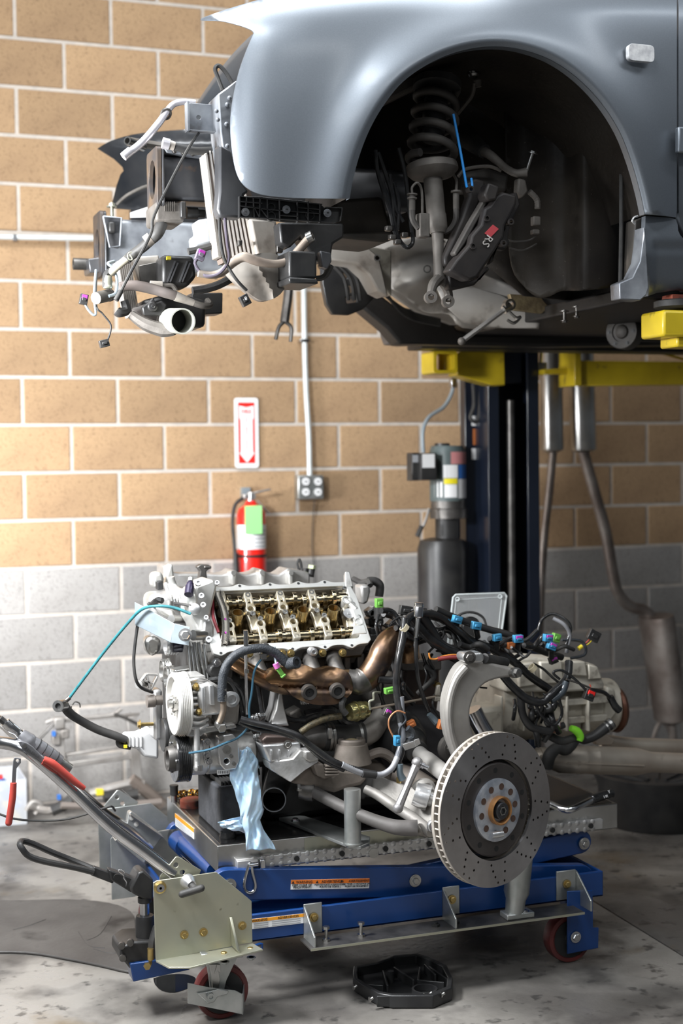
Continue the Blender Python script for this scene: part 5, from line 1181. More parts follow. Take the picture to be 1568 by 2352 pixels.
for k in range(4):
    p = d0+(d1-d0)*(.15+.22*k); MB().cyl(p, p+(d1-d0)*.02, .0236-.0006*k, n=16).build('grip_groove', inkl, t)
MB().tube([d1, A(160, 1768, -2.54)], [.016, .015], n=14).build('inlet', steelb, t)
def pliers(nm, lab, Pj, J, G, Y, w0=.0):
    t = thing(nm, A(*J, Y), lab, 'pliers')
    return t
t = thing('groove_pliers', A(110, 1760, -2.6), 'groove-joint pliers with long red grips lying on the push handle', 'pliers')
MB().slab([(40, 1704), (48, 1702), (62, 1706), (74, 1714), (86, 1726), (98, 1738), (108, 1742), (98, 1752), (84, 1742), (66, 1732), (52, 1722), (46, 1712)], -2.602, .007).build('jaw', tool, t, bevel=.002)
q = A(56, 1713, -2.603); MB().cyl(q, q+V((0, -.004, 0)), .0055).build('rivet', steel, t)
MB().ptube([(100, 1744, -2.6), (120, 1754, -2.6), (150, 1778, -2.6), (175, 1798, -2.6), (194, 1811, -2.6)], [.008, .0105, .0095, .0085, .006], n=12).build('grip', redgrip, t)
MB().ptube([(98, 1750, -2.585), (112, 1760, -2.585), (130, 1775, -2.58)], [.007, .008, .006], n=12).build('grip', redgrip, t)
MB().ptube([(120, 1768, -2.57), (140, 1782, -2.57), (160, 1798, -2.57)], [.007, .009, .007], n=10).build('grip_end', alub, t)
u_ = (A(98, 1745, -2.6)-A(62, 1718, -2.6)).normalized(); text(0, 'lettering', 'KNIPEX', A(76, 1730, -2.6035), u_, V((0, -1, 0)).cross(u_), .011, steel, t)
t = thing('hanging_pliers', A(30, 1800, -2.62), 'second pair of red-gripped pliers hanging straight down from the handle', 'pliers')
MB().plate([(A(x, y, -2.62).x, A(x, y, -2.62).z) for x, y in ((33, 1740), (48, 1742), (48, 1752), (38, 1765), (36, 1800), (27, 1800), (29, 1765), (30, 1750))][::-1], [circ(A(40, 1747, -2.62).x, A(40, 1747, -2.62).z, .004, 10)], V((0, -2.615, 0)), (1, 0, 0), (0, 0, 1), .006).build('jaw', tool, t, bevel=.001)
MB().ptube([(31, 1798, -2.62), (29, 1830, -2.62), (24, 1865, -2.62), (20, 1890, -2.62)], [.0078, .0085, .0085, .0085], n=12).sph(A(20, 1890, -2.62), .0085).build('grip', redgrip, t)
t = thing('black_cable', A(120, 1880, -2.3), 'thin black cable sagging behind the push handle', 'cable')
MB().ptube([(-20, 1862, -2.2), (30, 1880, -2.2), (90, 1885, -2.2), (150, 1882, -2.2), (205, 1868, -2.2), (240, 1856, -2.2), (256, 1852, -2.2), (264, 1862, -2.15)], .0032).build('cable', rub, t)

# ---------------------------------------------------------------- on the floor
t = thing('floor_mat', AZ(150, 2130, 0), 'worn dark rubber mat lying on the floor under the pump lever', 'mat')
matm = mat('dusty_black_mat', (.05, .046, .044), .5, 0, (.085, .08, .075), 5, bump=.5, bs=80, c3=(.02, .018, .018), s3=5, cr3=(.58, .7))
out = dens([(-220, 2062), (-60, 2070), (60, 2072), (160, 2070), (250, 2078), (300, 2098), (312, 2130), (305, 2165), (296, 2200), (300, 2230), (292, 2236), (230, 2222), (150, 2206), (60, 2192), (-60, 2192), (-220, 2200)], 3)
MB().prism([AZ(x, y, .001) for x, y in out], (0, 0, .008)).build('mat', matm, t, bevel=.003)
for pts in (((30, 2136), (70, 2125), (105, 2112)), ((200, 2160), (230, 2145), (255, 2105)), ((215, 2180), (260, 2190), (290, 2178)), ((180, 2140), (205, 2172), (240, 2178))):
    MB().tube([AZ(x, y, .0085) for x, y in pts], .0025, n=6).build('crease', matm, t)
t = thing('timing_cover', AZ(925, 2275, 0), 'black plastic engine cover lying upside down on the floor in front', 'engine cover')
covm = mat('satin_black_cover', (.016, .016, .017), .3, 0, (.03, .03, .03), 8, bump=.2, bs=60)
oc = [(810, 2262), (812, 2248), (860, 2240), (893, 2228), (905, 2222), (960, 2218), (985, 2226), (1026, 2246), (1040, 2275), (1037, 2300), (995, 2318), (900, 2318), (868, 2312), (840, 2296), (812, 2278)]
W3 = [AZ(x, y, .0) for x, y in oc]; cen = sum(W3, V((0, 0, 0)))/len(W3)
def rel(k): return [(cen+(p-cen)*k) for p in W3]
MB().plate([(p.x, p.y) for p in rel(1.0)][::-1], [[(p.x, p.y) for p in rel(.9)][::-1]], V((0, 0, .002)), (1, 0, 0), (0, 1, 0), .035).build('rim', covm, t, bevel=.003)
MB().plate([(p.x, p.y) for p in rel(.95)][::-1], [], V((0, 0, .002)), (1, 0, 0), (0, 1, 0), .008).build('shell', covm, t)
for p, q in (((865, 2300), (985, 2296)), ((880, 2240), (890, 2275)), ((905, 2232), (950, 2262)), ((965, 2232), (960, 2262)), ((960, 2262), (1020, 2268)), ((830, 2270), (880, 2275)), ((985, 2230), (1030, 2262)), ((975, 2225), (1000, 2250))):
    MB().bar(AZ(*p, .02), AZ(*q, .02), .006, .03).build('rib', covm, t, bevel=.002)
q = AZ(897, 2240, .03); MB().cyl(q-V((0, 0, .03)), q+V((0, 0, .012)), .009).build('boss', covm, t)
q = AZ(975, 2285, .012); MB().ring(q, q+V((0, 0, .018)), .035, .029, 28).build('boss', covm, t)
for x, y in ((813, 2268), (850, 2296), (968, 2288), (985, 2284), (1014, 2285)): q = AZ(x, y, .03); MB().cyl(q, q+V((.008, .0, .004)), .004).cyl(q-V((.003, 0, 0)), q, .0075, n=12).build('screw', steelb, t)
t = thing('drain_pan', AZ(1500, 1950, 0), 'big black plastic drain tank on the floor behind the right end of the table', 'drain pan')
q = AZ(1640, 1948, 0); q = V((q.x+.02, -1.25, 0))
R_ = q.x-AZ(1415, 1915, 0).x
zz = A(1400, 1812, q.y-.2).z
MB().lathe([(R_*.86, 0), (R_*.9, .02), (R_*.94, zz*.75), (R_*1.0, zz*.92), (R_*1.02, zz), (R_*.97, zz+.005), (R_*.9, zz-.02), (R_*.2, zz-.05), (.001, zz-.06)], q, (0, 0, 1), 56).build('tub', blk, t, smooth=40)
for k in range(9):
    a_ = k*2*pi/9+.3; MB().bar(q+V((math.cos(a_)*R_*.2, math.sin(a_)*R_*.2, zz-.045)), q+V((math.cos(a_)*R_*.9, math.sin(a_)*R_*.9, zz-.015)), .012, .01).build('rib', blk, t)
# plastic crate at the far left
t = thing('plastic_bin', AZ(20, 1905, 0), 'translucent plastic bin of blue and yellow packets by the wall', 'bin')
q = AZ(-10, 1900, 0); z1 = A(50, 1790, q.y).z; xr = A(62, 1850, q.y).x
b = MB(); b.bx(xr-.42, xr, q.y, q.y+.004, 0, z1).bx(xr-.004, xr, q.y, q.y+.28, 0, z1).bx(xr-.42, xr-.416, q.y, q.y+.28, 0, z1).bx(xr-.42, xr, q.y+.276, q.y+.28, 0, z1).bx(xr-.42, xr, q.y, q.y+.28, 0, .004)
b.build('bin', frost, t, bevel=.003)
MB().bar(A(0, 1800, q.y+.1), A(40, 1850, q.y+.1), .14, .05).build('blue_packet', bluel, t, bevel=.01); MB().bar(A(10, 1840, q.y+.05), A(45, 1885, q.y+.05), .05, .03).build('yellow_packet', mat('ochre_packet', (.6, .42, .05), .5), t, bevel=.004)
MB().bx(xr-.4, xr-.1, q.y+.02, q.y+.25, .01, .1).build('dark_packet', mat('navy_packet', (.02, .04, .12), .5), t, bevel=.01); MB().bar(A(-20, 1795, q.y+.08), A(45, 1840, q.y+.08), .1, .01).build('white_packet', white, t)
MB().ptube([(-10, 1786, q.y+.1), (6, 1784, q.y+.1)], .01).build('red_cap', redl, t)
# aluminium subframe scrap against the wall
t = thing('parts_frame', AZ(220, 1850, 0), 'dirty aluminium radiator frame standing against the wall behind the handle', 'radiator frame')
al2 = mat('dull_frame_alloy', (.42, .4, .38), .5, .5, (.25, .23, .21), 10, bump=.2)
YR = -.25
def fb_(p0, p1, w_, m_=al2, nm='frame_bar', Y=YR): MB().bar(A(*p0, Y), A(*p1, Y), w_, w_).build(nm, m_, t, bevel=.003)
fb_((133, 1652), (147, 1850), .038); fb_((300, 1645), (318, 1820), .04); fb_((150, 1757), (318, 1735), .022); fb_((150, 1735), (300, 1712), .014)
fb_((106, 1660), (320, 1640), .012); fb_((150, 1740), (150, 1765), .02)
MB().ptube([(105, 1660, YR), (130, 1652, YR), (200, 1648, YR), (255, 1642, YR), (278, 1628, YR)], .008).build('thin_pipe', al2, t)
MB().ptube([(88, 1700, YR-.02), (118, 1668, YR-.02), (125, 1660, YR-.02)], .006).build('rod', steeld, t)
MB().ptube([(262, 1640, YR-.02), (300, 1655, YR-.02), (345, 1680, YR-.02)], .007).build('rod', steeld, t)
MB().pb(125, 1650, 150, 1675, YR-.03, .05).pb(140, 1677, 160, 1697, YR-.03, .04).pb(120, 1690, 140, 1712, YR-.03, .04).build('bracket', al2, t, bevel=.006)
for x, y in ((124, 1686), (128, 1738), (136, 1832)): MB().pb(x-4, y-5, x+4, y+5, YR-.04, .02).build('blue_clip', bluel, t)
t = thing('scrap_pipes', AZ(250, 1840, 0), 'pile of old coolant pipes and hoses lying at the foot of the wall', 'pipes')
YR = -.42
MB().ptube([(70, 1850, YR), (90, 1858, YR), (115, 1862, YR-.05), (140, 1850, YR-.05), (160, 1836, YR-.05)], .016).build('pipe', al2, t)
MB().ptube([(118, 1862, YR-.05), (150, 1848, YR-.05), (165, 1835, YR-.05)], .024).build('hose', rub, t)
MB().ptube([(205, 1824, YR), (250, 1812, YR), (300, 1800, YR), (330, 1802, YR)], .02).build('pipe', al2, t)
MB().ptube([(238, 1830, YR-.05), (280, 1828, YR-.05), (316, 1824, YR-.05)], .024).build('hose', rub, t)
MB().pb(222, 1815, 238, 1826, YR-.04, .03).build('yellow_tag', yelp, t)
MB().ptube([(300, 1790, YR), (340, 1820, YR), (372, 1850, YR)], .026).build('bar', mat('brown_bar', (.16, .13, .11), .6), t)
MB().ptube([(60, 1862, YR), (75, 1842, YR), (95, 1850, YR), (80, 1870, YR)], .01).build('bracket', al2, t)
MB().ptube([(140, 1850, YR-.1), (240, 1852, YR-.1), (370, 1842, YR-.1)], .014).build('long_pipe', mat('brown_pipe', (.2, .17, .15), .6), t)

t = thing('oil_puddle', AZ(395, 2262, 0), 'small glossy wet puddle on the floor below the blue pump cradle', 'puddle')
pw = mat('wet_oil', (.012, .012, .012), .04, 0, coat=1., crough=.02)
MB().prism([AZ(x, y, .0006) for x, y in dens([(352, 2248), (380, 2240), (420, 2238), (448, 2246), (444, 2262), (428, 2272), (400, 2280), (372, 2276), (356, 2262), (352, 2248)], 3)[:-1]], (0, 0, .0012)).build('puddle', pw, t)
# ---------------------------------------------------------------- the engine
eng = thing('engine', V((A(640, 1800, -2.2).x, -2.15, ZT)), 'stripped V8 engine with open valve train lying on the lift table', 'engine')
# near cylinder head: its own tilted frame
TH = math.radians(50)
HO = A(490, 1497, -2.40); hu = V((1, 0, 0)); hv_ = V((0, math.cos(TH), math.sin(TH))); hw = V((0, -math.sin(TH), math.cos(TH)))
HL = A(845, 1490, -2.40).x-HO.x; HW = .213
def H(u, v, w=0): return HO+hu*u+hv_*v+hw*w
def uat(x, v=.1): p = H(0, v); return A(x, 1420, p.y).x-HO.x
U = [uat(x) for x in (548, 623, 698, 768)]                    # the four cylinders
# rim with scalloped screw lugs
def rimline():
    top, bot = [], []
    for k in range(61):
        u = HL*k/60; bump = sum(math.exp(-((u-c)/.016)**2) for c in (.03, .115, .205, .29, .37)); top.append((u, HW+.009*min(1, bump)))
        bump = sum(math.exp(-((u-c)/.016)**2) for c in (.02, .13, .225, .32, .40)); bot.append((u, -.002-.012*min(1, bump)))
    return bot+[(HL+.012, .01), (HL+.006, HW*.75), (HL-.008, HW)]+top[::-1][1:]+[(0, HW*.98), (-.004, .02)]
hole = rrect(.028, .018, HL-.018, HW-.014, .012)
MB().plate(rimline(), [hole], H(0, 0, -.012), hu, hv_, .012).build('head_rim', aluw, eng, bevel=.0015)
MB().plate(rrect(-.0, .002, HL+.004, HW-.002, .01), [rrect(.03, .02, HL-.02, HW-.016, .01)], H(0, 0, -.075), hu, hv_, .063).build('head_wall', alu, eng)
MB().prism([H(0, 0, -.075), H(HL, 0, -.075), H(HL, HW, -.075), H(0, HW, -.075)], hw*.008).build('head_floor', mat('oil_dark_casting', (.26, .19, .1), .3, .8, (.08, .06, .035), 30), eng)
MB().prism([H(0, .01, -.12), H(HL, .01, -.12), H(HL, HW-.01, -.12), H(0, HW-.01, -.12)], hw*.045).build('head_casting', alud, eng)
for u in (.02, .13, .225, .32, .40): MB().cyl(H(u, -.006, .0), H(u, -.006, .0008), .0042, n=14).build('screw_hole', inkl, eng)
for u in (.03, .115, .205, .29, .37): MB().cyl(H(u, HW+.001, .0), H(u, HW+.001, .0008), .0042, n=14).build('screw_hole', inkl, eng)
# camshafts with lobes
def cam(v, us, rb=.0125):
    b = MB(); b.cyl(H(.035, v, -.014), H(HL-.02, v, -.014), rb, n=20)
    for u in [x for k in U for x in (k-.043, k+.043)]: b.cyl(H(u-.01, v, -.014), H(u+.01, v, -.014), rb*1.25, n=20)
    b.build('camshaft', oilys, eng)
    for k, u in enumerate(us):
        a0 = k*1.9; c = H(u, v, -.014); P = []
        for i in range(20):
            a = 2*pi*i/20; r = .0195+.006*max(0, math.cos(a-a0))**2; P.append(c+hv_*(r*math.cos(a))+hw*(r*math.sin(a)))
        MB().prism([p-hu*.006 for p in P], hu*.012).build('cam_lobe', oilys, eng, bevel=.001)
cam(.165, [x for k in U for x in (k-.014, k+.014)]); cam(.048, [k+.012 for k in U])
# spark plug tubes and the webs between
for k, u in enumerate(U):
    b0, b1 = H(u, .094, -.055), H(u-.002, .116, .012)
    MB().lathe([(.018, 0), (.0165, (b1-b0).length*.4), (.0175, (b1-b0).length*.55), (.0155, (b1-b0).length*.6), (.0165, (b1-b0).length), (.0145, (b1-b0).length), (.0138, (b1-b0).length-.03), (.001, (b1-b0).length-.031)], b0, b1-b0, 28, cap=False).build('spark_plug_tube', oily, eng)
    MB().box(H(u-.022, .118, -.028), (.02, .02, .02), Matrix((hu, hv_, hw)).transposed()).cyl(H(u-.03, .13, -.04), H(u-.03, .13, -.012), .007).cyl(H(u+.022, .13, -.04), H(u+.022, .13, -.014), .007).build('tappet_housing', oily, eng, bevel=.003)
    for du in (-.02, .02):
        for v in (.048, .165): MB().cyl(H(u+du, v, -.06), H(u+du, v, -.03), .015, n=18).build('tappet', oily, eng)
def cap_(u, v, s, nm='bearing_cap'):
    q = Matrix((hu, hv_, hw)).transposed()
    P = [(-.010, -.030), (.010, -.030), (.012, -.012), (.011, .012), (.015, .022), (.013, .034), (0, .04), (-.013, .034), (-.015, .022), (-.011, .012), (-.012, -.012)]
    P = [(u+a, v+b_*s) for a, b_ in P]
    if s < 0: P = P[::-1]
    sl = [(u-.004, v-.008), (u+.004, v-.008), (u+.004, v+.006), (u-.004, v+.006)]
    MB().plate(P, [circ(u, v+.026*s, .0085, 14), sl], H(0, 0, -.03), hu, hv_, .034).build(nm, capm, eng, bevel=.0015)
    MB().cyl(H(u, v+.026*s, -.03), H(u, v+.026*s, -.02), .0088).cyl(H(u, v, -.03), H(u, v, -.008), .005).build('cap_hollow', oily, eng)
    for b_ in (-.022, .0435 if 0 else .042):
        p = H(u+(.0 if b_ < 0 else .002), v+b_*s, .0); MB().lathe([(.0078, 0), (.0078, .008), (.0036, .008), (.0036, .003)], p-hw*.004, hw, 18).cyl(p-hw*.004, p, .0036).build('cap_screw', steelb, eng)
caps_u = [ (U[k]+U[k+1])/2 for k in range(3)]
for u in caps_u: cap_(u-.006, .158, -1); cap_(u+.012, .056, 1)
cap_(U[0]-.03, .056, 1); cap_(U[0]-.035, .165, -1)
for u in caps_u:
    MB().prism([H(u-.012, .07, -.03), H(u+.016, .07, -.03), H(u+.006, .15, -.03), H(u-.018, .15, -.03)], hw*.018).build('web', capm, eng, bevel=.003)
# rear end casting of the head
e0 = U[3]+.036
MB().prism([H(e0, .02, -.05), H(HL-.004, .02, -.05), H(HL-.006, HW-.02, -.05), H(e0+.004, HW-.02, -.05)], hw*.03).build('end_casting', capm, eng, bevel=.003)
for (du, v, r) in ((.012, .148, .014), (.03, .072, .013)):
    MB().lathe([(r, 0), (r, .028), (r*.75, .028), (r*.7, .004), (.001, .004)], H(e0+du, v, -.025), hw, 20, cap=False).build('oil_well', aluw, eng)
MB().tube([H(e0+.0, .165, -.01), H(e0+.02, .14, -.006), H(e0+.035, .118, -.006)], .009).build('oil_gallery', aluw, eng)
MB().cyl(H(e0+.012, .108, -.02), H(e0+.012, .108, -.008), .017).cyl(H(e0+.012, .108, -.02), H(e0+.012, .108, -.005), .005).build('gallery_plug', alub, eng)
MB().prism([H(e0, .03, -.02), H(e0+.045, .03, -.02), H(e0+.045, .06, -.02), H(e0+.012, .06, -.02)], hw*.022).build('end_cap', aluw, eng, bevel=.002)
for (du, v) in ((.02, .038), (.04, .052), (.036, .09), (.03, .135), (.018, .192)): MB().lathe([(.0065, 0), (.0065, .012), (.003, .012), (.003, .006)], H(e0+du, v, -.012), hw, 14).build('cap_screw', steelb, eng)
MB().prism([H(e0+.02, HW-.02, -.02), H(e0+.045, HW-.02, -.02), H(e0+.043, HW+.03, -.01), H(e0+.028, HW+.03, -.01)], hw*.02).build('lifting_lug', alu, eng, bevel=.003)
# timing chain, sprockets
b = MB()
def chainpath(t):                                            # along v, slightly bowed
    return H(.045+.010*math.sin(pi*min(1, t*1.1))*1.2-.012*(1-t), .022+(HW-.04)*t, .004)
for k in range(54):
    t_ = k/2/27; p = chainpath(t_)
    for s_ in (-.0085, -.0055, .0055, .0085):
        b.box(p+hu*s_+hw*(.003 if (k % 2) else -.0005), (.0018, .0105, .008), Matrix((hu, hv_, hw)).transposed())
    b.cyl(p-hu*.009, p+hu*.009, .0024, n=8)
o = b.build('timing_chain', mat('oiled_chain', (.3, .28, .25), .25, .9), eng)
for k in (10, 24): MB().box(chainpath(k/54)+hw*.004, (.004, .006, .003), Matrix((hu, hv_, hw)).transposed()).build('chain_mark', purp, eng)
for v in (.048, .165):
    b = MB(); c = H(.047, v, -.016)
    for i in range(20):
        a = 2*pi*i/20; b.box(c+hv_*.024*math.cos(a)+hw*.0175*math.sin(a), (.008, .004, .006), Matrix.Rotation(a, 3, 'X'))
    b.cyl(c-hu*.005, c+hu*.005, .022, n=24).build('sprocket', steeld, eng)
MB().tube([H(.025, .06, .002), H(.018, .11, .006), H(.026, .165, .004), H(.02, .19, .0)], .0045).build('chain_guide', mat('dark_red_guide', (.22, .02, .03), .4), eng)
MB().prism([H(.0, .03, -.02), H(.022, .03, -.02), H(.012, .11, -.02), H(.022, .19, -.02), H(.0, .19, -.02)], hw*.018).build('chain_cover_edge', aluw, eng, bevel=.003)
# front timing housing (bright, towards the left)
YH = -2.36
MB().slab([(450, 1345), (490, 1330), (500, 1345), (486, 1400), (478, 1445), (490, 1500), (470, 1500), (455, 1480), (448, 1440), (436, 1420), (437, 1385)], YH+.02, .12).build('timing_housing', aluw, eng, bevel=.008, seg=3)
MB().slab([(428, 1352), (448, 1346), (456, 1375), (452, 1405), (438, 1412), (426, 1385)], YH+.0, .06).build('valve_housing', aluw, eng, bevel=.01, seg=3)
q0, q1 = A(433, 1366, YH-.01), A(438, 1330, YH+.02)
MB().lathe([(.0125, 0), (.0125, .028), (.0105, .03), (.0105, .036), (.007, .042)], q0, q1-q0, 18).build('solenoid', mat('dark_violet_solenoid', (.03, .025, .05), .3, .3), eng)
MB().cyl(q0+(q1-q0)*.85, q0+(q1-q0)*1.05, .0075).build('solenoid_tip', aluw, eng)
for x, y, r in ((455, 1340, 8), (462, 1370, 7), (466, 1391, 7), (498, 1340, 6), (479, 1470, 8), (473, 1420, 6)):
    q = A(x, y, YH-.012); k = r*.0011; MB().lathe([(k, 0), (k, .01), (k*.5, .01), (k*.5, .004)], q, (-.2, -1, .4), 16).build('cap_screw', alub, eng)
q = A(447, 1400, YH-.01); MB().lathe([(.016, 0), (.016, .014), (.01, .018)], q, (-.3, -1, .2), 24).build('housing_plug', alub, eng)
MB().cyl(A(443, 1459, YH-.02), A(470, 1458, YH+.0), .0145, n=24).build('cam_end_boss', steelb, eng)
MB().slab([(468, 1425), (484, 1420), (492, 1440), (492, 1475), (484, 1492), (470, 1490), (466, 1460)], YH-.01, .03).build('cam_cover_arch', alu, eng, bevel=.006)
MB().slab([(466, 1478), (500, 1476), (500, 1496), (468, 1500)], YH-.015, .03).build('head_ear', alu, eng, bevel=.004)
# galvanised hanger bar reaching left and its bracket
P = [A(310, 1383, -2.3), A(322, 1388, -2.3), A(400, 1432, -2.42), A(436, 1432, -2.45), A(440, 1480, -2.45), A(392, 1476, -2.42), A(311, 1436, -2.3)]
b = MB(); b.prism([P[0], P[2], P[5], P[6]], (0, .006, .0)); b.prism([P[2], A(436, 1440, -2.44), A(434, 1483, -2.44), P[5]], (0, .006, 0)); b.prism([P[0], A(325, 1390, -2.22), P[2]+V((0, .06, 0)), P[2]], (0, 0, -.004)); b.build('hanger_bar', galv, eng, bevel=.001)
MB().bolt(A(425, 1458, -2.445), (-.2, -1, 0), .012, .01).build('hanger_bolt', alub, eng)
# far bank: intake side casting with scalloped edge
YF2 = -1.78
top2 = [(375, 1300), (392, 1296), (400, 1316), (430, 1318), (470, 1318), (510, 1320), (528, 1314), (536, 1308), (546, 1314), (565, 1320), (590, 1314), (600, 1306), (612, 1314), (640, 1320), (660, 1306), (672, 1308), (700, 1312), (712, 1318), (712, 1350), (375, 1350)]
MB().slab(dens(top2[:-2], 2)+top2[-2:], YF2, .1).build('far_head', alu, eng, bevel=.006)
for x in (536, 602, 668):
    MB().slab([(x-7, 1312), (x+7, 1312), (x+6, 1345), (x-5, 1345)], YF2-.03, .05).build('far_head_rib', aluw, eng, bevel=.006); MB().cyl(A(x, 1316, YF2-.04), A(x, 1316, YF2+.02), .008).build('far_bolt', steelb, eng)
MB().slab([(452, 1302), (462, 1296), (482, 1298), (480, 1308), (474, 1312), (478, 1345), (456, 1345), (460, 1312)], -1.95, .03).cyl(A(468, 1303, -1.97), A(485, 1303, -1.97), .005).build('oil_filler_neck', steeld, eng, bevel=.003)
MB().slab([(388, 1300), (396, 1294), (398, 1305), (402, 1340), (392, 1360), (380, 1350), (382, 1320)], -1.95, .05).build('hoist_eye', aluw, eng, bevel=.006)
MB().slab([(350, 1318), (372, 1312), (378, 1330), (375, 1350), (352, 1352)], -2.0, .06).build('sensor_housing', aluw, eng, bevel=.01)
MB().slab([(361, 1336), (374, 1334), (376, 1354), (362, 1356)], -2.03, .03).build('connector', inkl, eng, bevel=.003)
MB().ptube([(392, 1326, -2.1), (398, 1345, -2.1), (410, 1358, -2.12), (430, 1362, -2.15)], .011, n=12).build('coolant_pipe', aluw, eng)
for k in range(8):
    x = 380+k*7; MB().ptube([(x, 1340+k*3, -2.1), (x+6, 1362, -2.12), (x+14, 1378+k*3, -2.15), (x+10, 1400, -2.1)], .006).build('pipe', alub if k % 2 else alu, eng)
MB().pb(345, 1365, 440, 1500, -2.12, .12).build('front_cover', alu, eng, bevel=.02, seg=3)
MB().slab([(360, 1395), (400, 1400), (405, 1430), (370, 1410)], -2.2, .04).build('front_cover_boss', aluw, eng, bevel=.008)
MB().cyl(A(393, 1422, -2.25), A(420, 1423, -2.2), .012).build('water_outlet', steelb, eng)
MB().ptube([(352, 1388, -2.12), (362, 1378, -2.2), (372, 1380, -2.2)], .009).build('connector', inkl, eng)
MB().ptube([(340, 1385, -2.25), (345, 1388, -2.25), (355, 1378, -2.22)], .005).build('wire', rub, eng)
MB().ptube([(400, 1386, -2.3), (420, 1388, -2.35), (440, 1392, -2.38)], .004).build('wire', rub, eng)
# block body
MB().bx(A(440, 1500, -2.3).x, A(900, 1600, -2.2).x, -2.28, -1.9, A(700, 1760, -2.3).z, A(700, 1440, -2.1).z).build('engine_block', mat('dark_dirty_casting', (.10, .1, .1), .5, .5, (.04, .04, .04), 9, bump=.4, bs=60), eng, bevel=.02)
MB().bx(A(520, 1500, -2.3).x, A(880, 1600, -2.2).x, -1.98, -1.7, A(700, 1600, -2.3).z, A(700, 1395, -1.9).z).build('far_bank', alud, eng, bevel=.02)
MB().bx(A(600, 1700, -2.25).x, A(1180, 1700, -2.25).x, -2.27, -1.92, ZT+.004, A(700, 1740, -2.3).z).build('oil_pan', mat('oily_black_pan', (.012, .012, .012), .4), eng, bevel=.02)
for x in range(520, 860, 30): MB().slab([(x, 1500), (x+18, 1502), (x+14, 1560), (x+2, 1560)], -2.33, .05).build('exhaust_port_rib', steeld, eng, bevel=.004)
for x in (572, 610, 647, 667, 740, 786): q = A(x, 1501+(x-600)*-.01, -2.42); MB().bolt(q, (0, -1, .2), .0075, .01).build('rusty_stud', brass, eng)
q = A(719, 1497, -2.43); MB().lathe([(.0115, -.02), (.0115, .006), (.006, .008), (.004, .004)], q, (0, -1, 0), 20).build('plug', alub, eng)
# exhaust manifold
YM = -2.47
MB().ptube([(530, 1518, YM), (560, 1535, YM), (600, 1558, YM), (650, 1572, YM), (700, 1572, YM), (760, 1566, YM), (805, 1562, YM)], [.02, .021, .023, .027, .031, .031, .03], n=20, sub=8).build('manifold_log', bronze, eng, smooth=60)
b = MB(); sheet(dens([(620, 1540), (655, 1530), (680, 1538), (700, 1528), (730, 1538), (760, 1532), (800, 1545), (810, 1580), (800, 1600), (770, 1618), (720, 1618), (680, 1604), (655, 1582), (630, 1575), (610, 1560), (620, 1540)], 3)[:-1], lambda x, y: YM-.028-.014*math.exp(-((y-1562)/20)**2)-.02*math.exp(-((y-1597)/20)**2)+.012*math.exp(-((y-1579-.05*(x-700))/4)**2)+.008*math.sin(x/13)*math.exp(-((y-1540)/14)**2), 8, mb=b, th=.03)
b.build('manifold_shell', bronze, eng, smooth=50)
for x, y in ((708, 1589), (773, 1586)):
    q = A(x, y, YM-.045); MB().lathe([(.022, 0), (.022, -.012), (.019, -.021), (.0125, -.02), (.011, -.01), (.001, -.01)], q, V((0.12, 1, .0)), 26, cap=False).build('manifold_port', steeld, eng)
    MB().lathe([(.012, -.0135), (.001, -.0134)], q, V((0.12, 1, .0)), 20, cap=False).build('port_hole', inkl, eng)
for x0 in (585, 650, 710, 765): MB().ptube([(x0, 1505, -2.36), (x0+4, 1525, -2.42), (x0+16, 1552, YM+.01)], .021, n=16).build('exhaust_runner', steeld, eng, smooth=60)
MB().ptube([(795, 1562, YM), (820, 1568, YM-.01), (835, 1560, YM-.01)], [.033, .036, .036], n=22, cor=.05, sub=4).build('manifold_collar', steeld, eng, smooth=50)
MB().ptube([(820, 1568, YM), (845, 1556, YM), (866, 1525, YM), (880, 1495, YM), (898, 1470, YM+.02), (922, 1463, YM+.05), (935, 1480, YM+.08), (938, 1510, YM+.1)], [.034, .036, .036, .0355, .035, .033, .032, .032], n=24, sub=8).build('down_pipe', bronze, eng, smooth=60)
# braided hose over the manifold with clip, wires
YB2 = -2.56
MB().ptube([(510, 1610, YB2), (510, 1580, YB2), (514, 1545, YB2), (530, 1515, YB2), (560, 1495, YB2), (600, 1489, YB2), (632, 1500, YB2), (655, 1520, YB2), (664, 1524, YB2)], [.0125, .0125, .0125, .0125, .0125, .0125, .0125, .0135, .014], n=16, sub=12, cor=.05).build('power_steering_hose', rubg, eng, smooth=60)
q0, q1 = A(662, 1525, YB2), A(682, 1521, YB2-.03); MB().ring(q0, q1, .0155, .0095, 24).build('hose_mouth', rubg, eng); MB().cyl(q0, q0+(q1-q0)*.9, .0094, n=16).build('hose_bore', inkl, eng)
MB().ptube([(606, 1482, YB2), (614, 1484, YB2), (612, 1502, YB2), (604, 1500, YB2)], .006, closed=False).pb(600, 1503, 612, 1514, YB2-.01, .015).build('hose_clip', rub, eng)
vc(MB(), 511, 1580, 1611, 19, YB2, [(.85, 0), (1, .05), (1, .5), (.85, .55), (.85, .75), (1, .8), (1, 1)]).build('hose_ferrule', steelb, eng)
MB().ptube([(512, 1608, YB2), (513, 1630, YB2), (508, 1648, YB2), (503, 1660, YB2)], .0085, n=14).build('banjo_pipe', mat('tan_steel_pipe', (.35, .28, .22), .35, .8), eng)
q = A(505, 1664, YB2+.01); MB().sph(q, .015, 16).lathe([(.0135, 0), (.0135, .012), (.011, .014)], q+V((0, -.008, -.004)), (.1, -1, -.25), 6).build('banjo_bolt', steelb, eng)
MB().cyl(A(563, 1448, YB2+.0), A(567, 1640, YB2+.05), .0045, n=12).cyl(A(564, 1448, YB2), A(565, 1490, YB2), .0062, n=12).build('dipstick_tube', steel, eng)
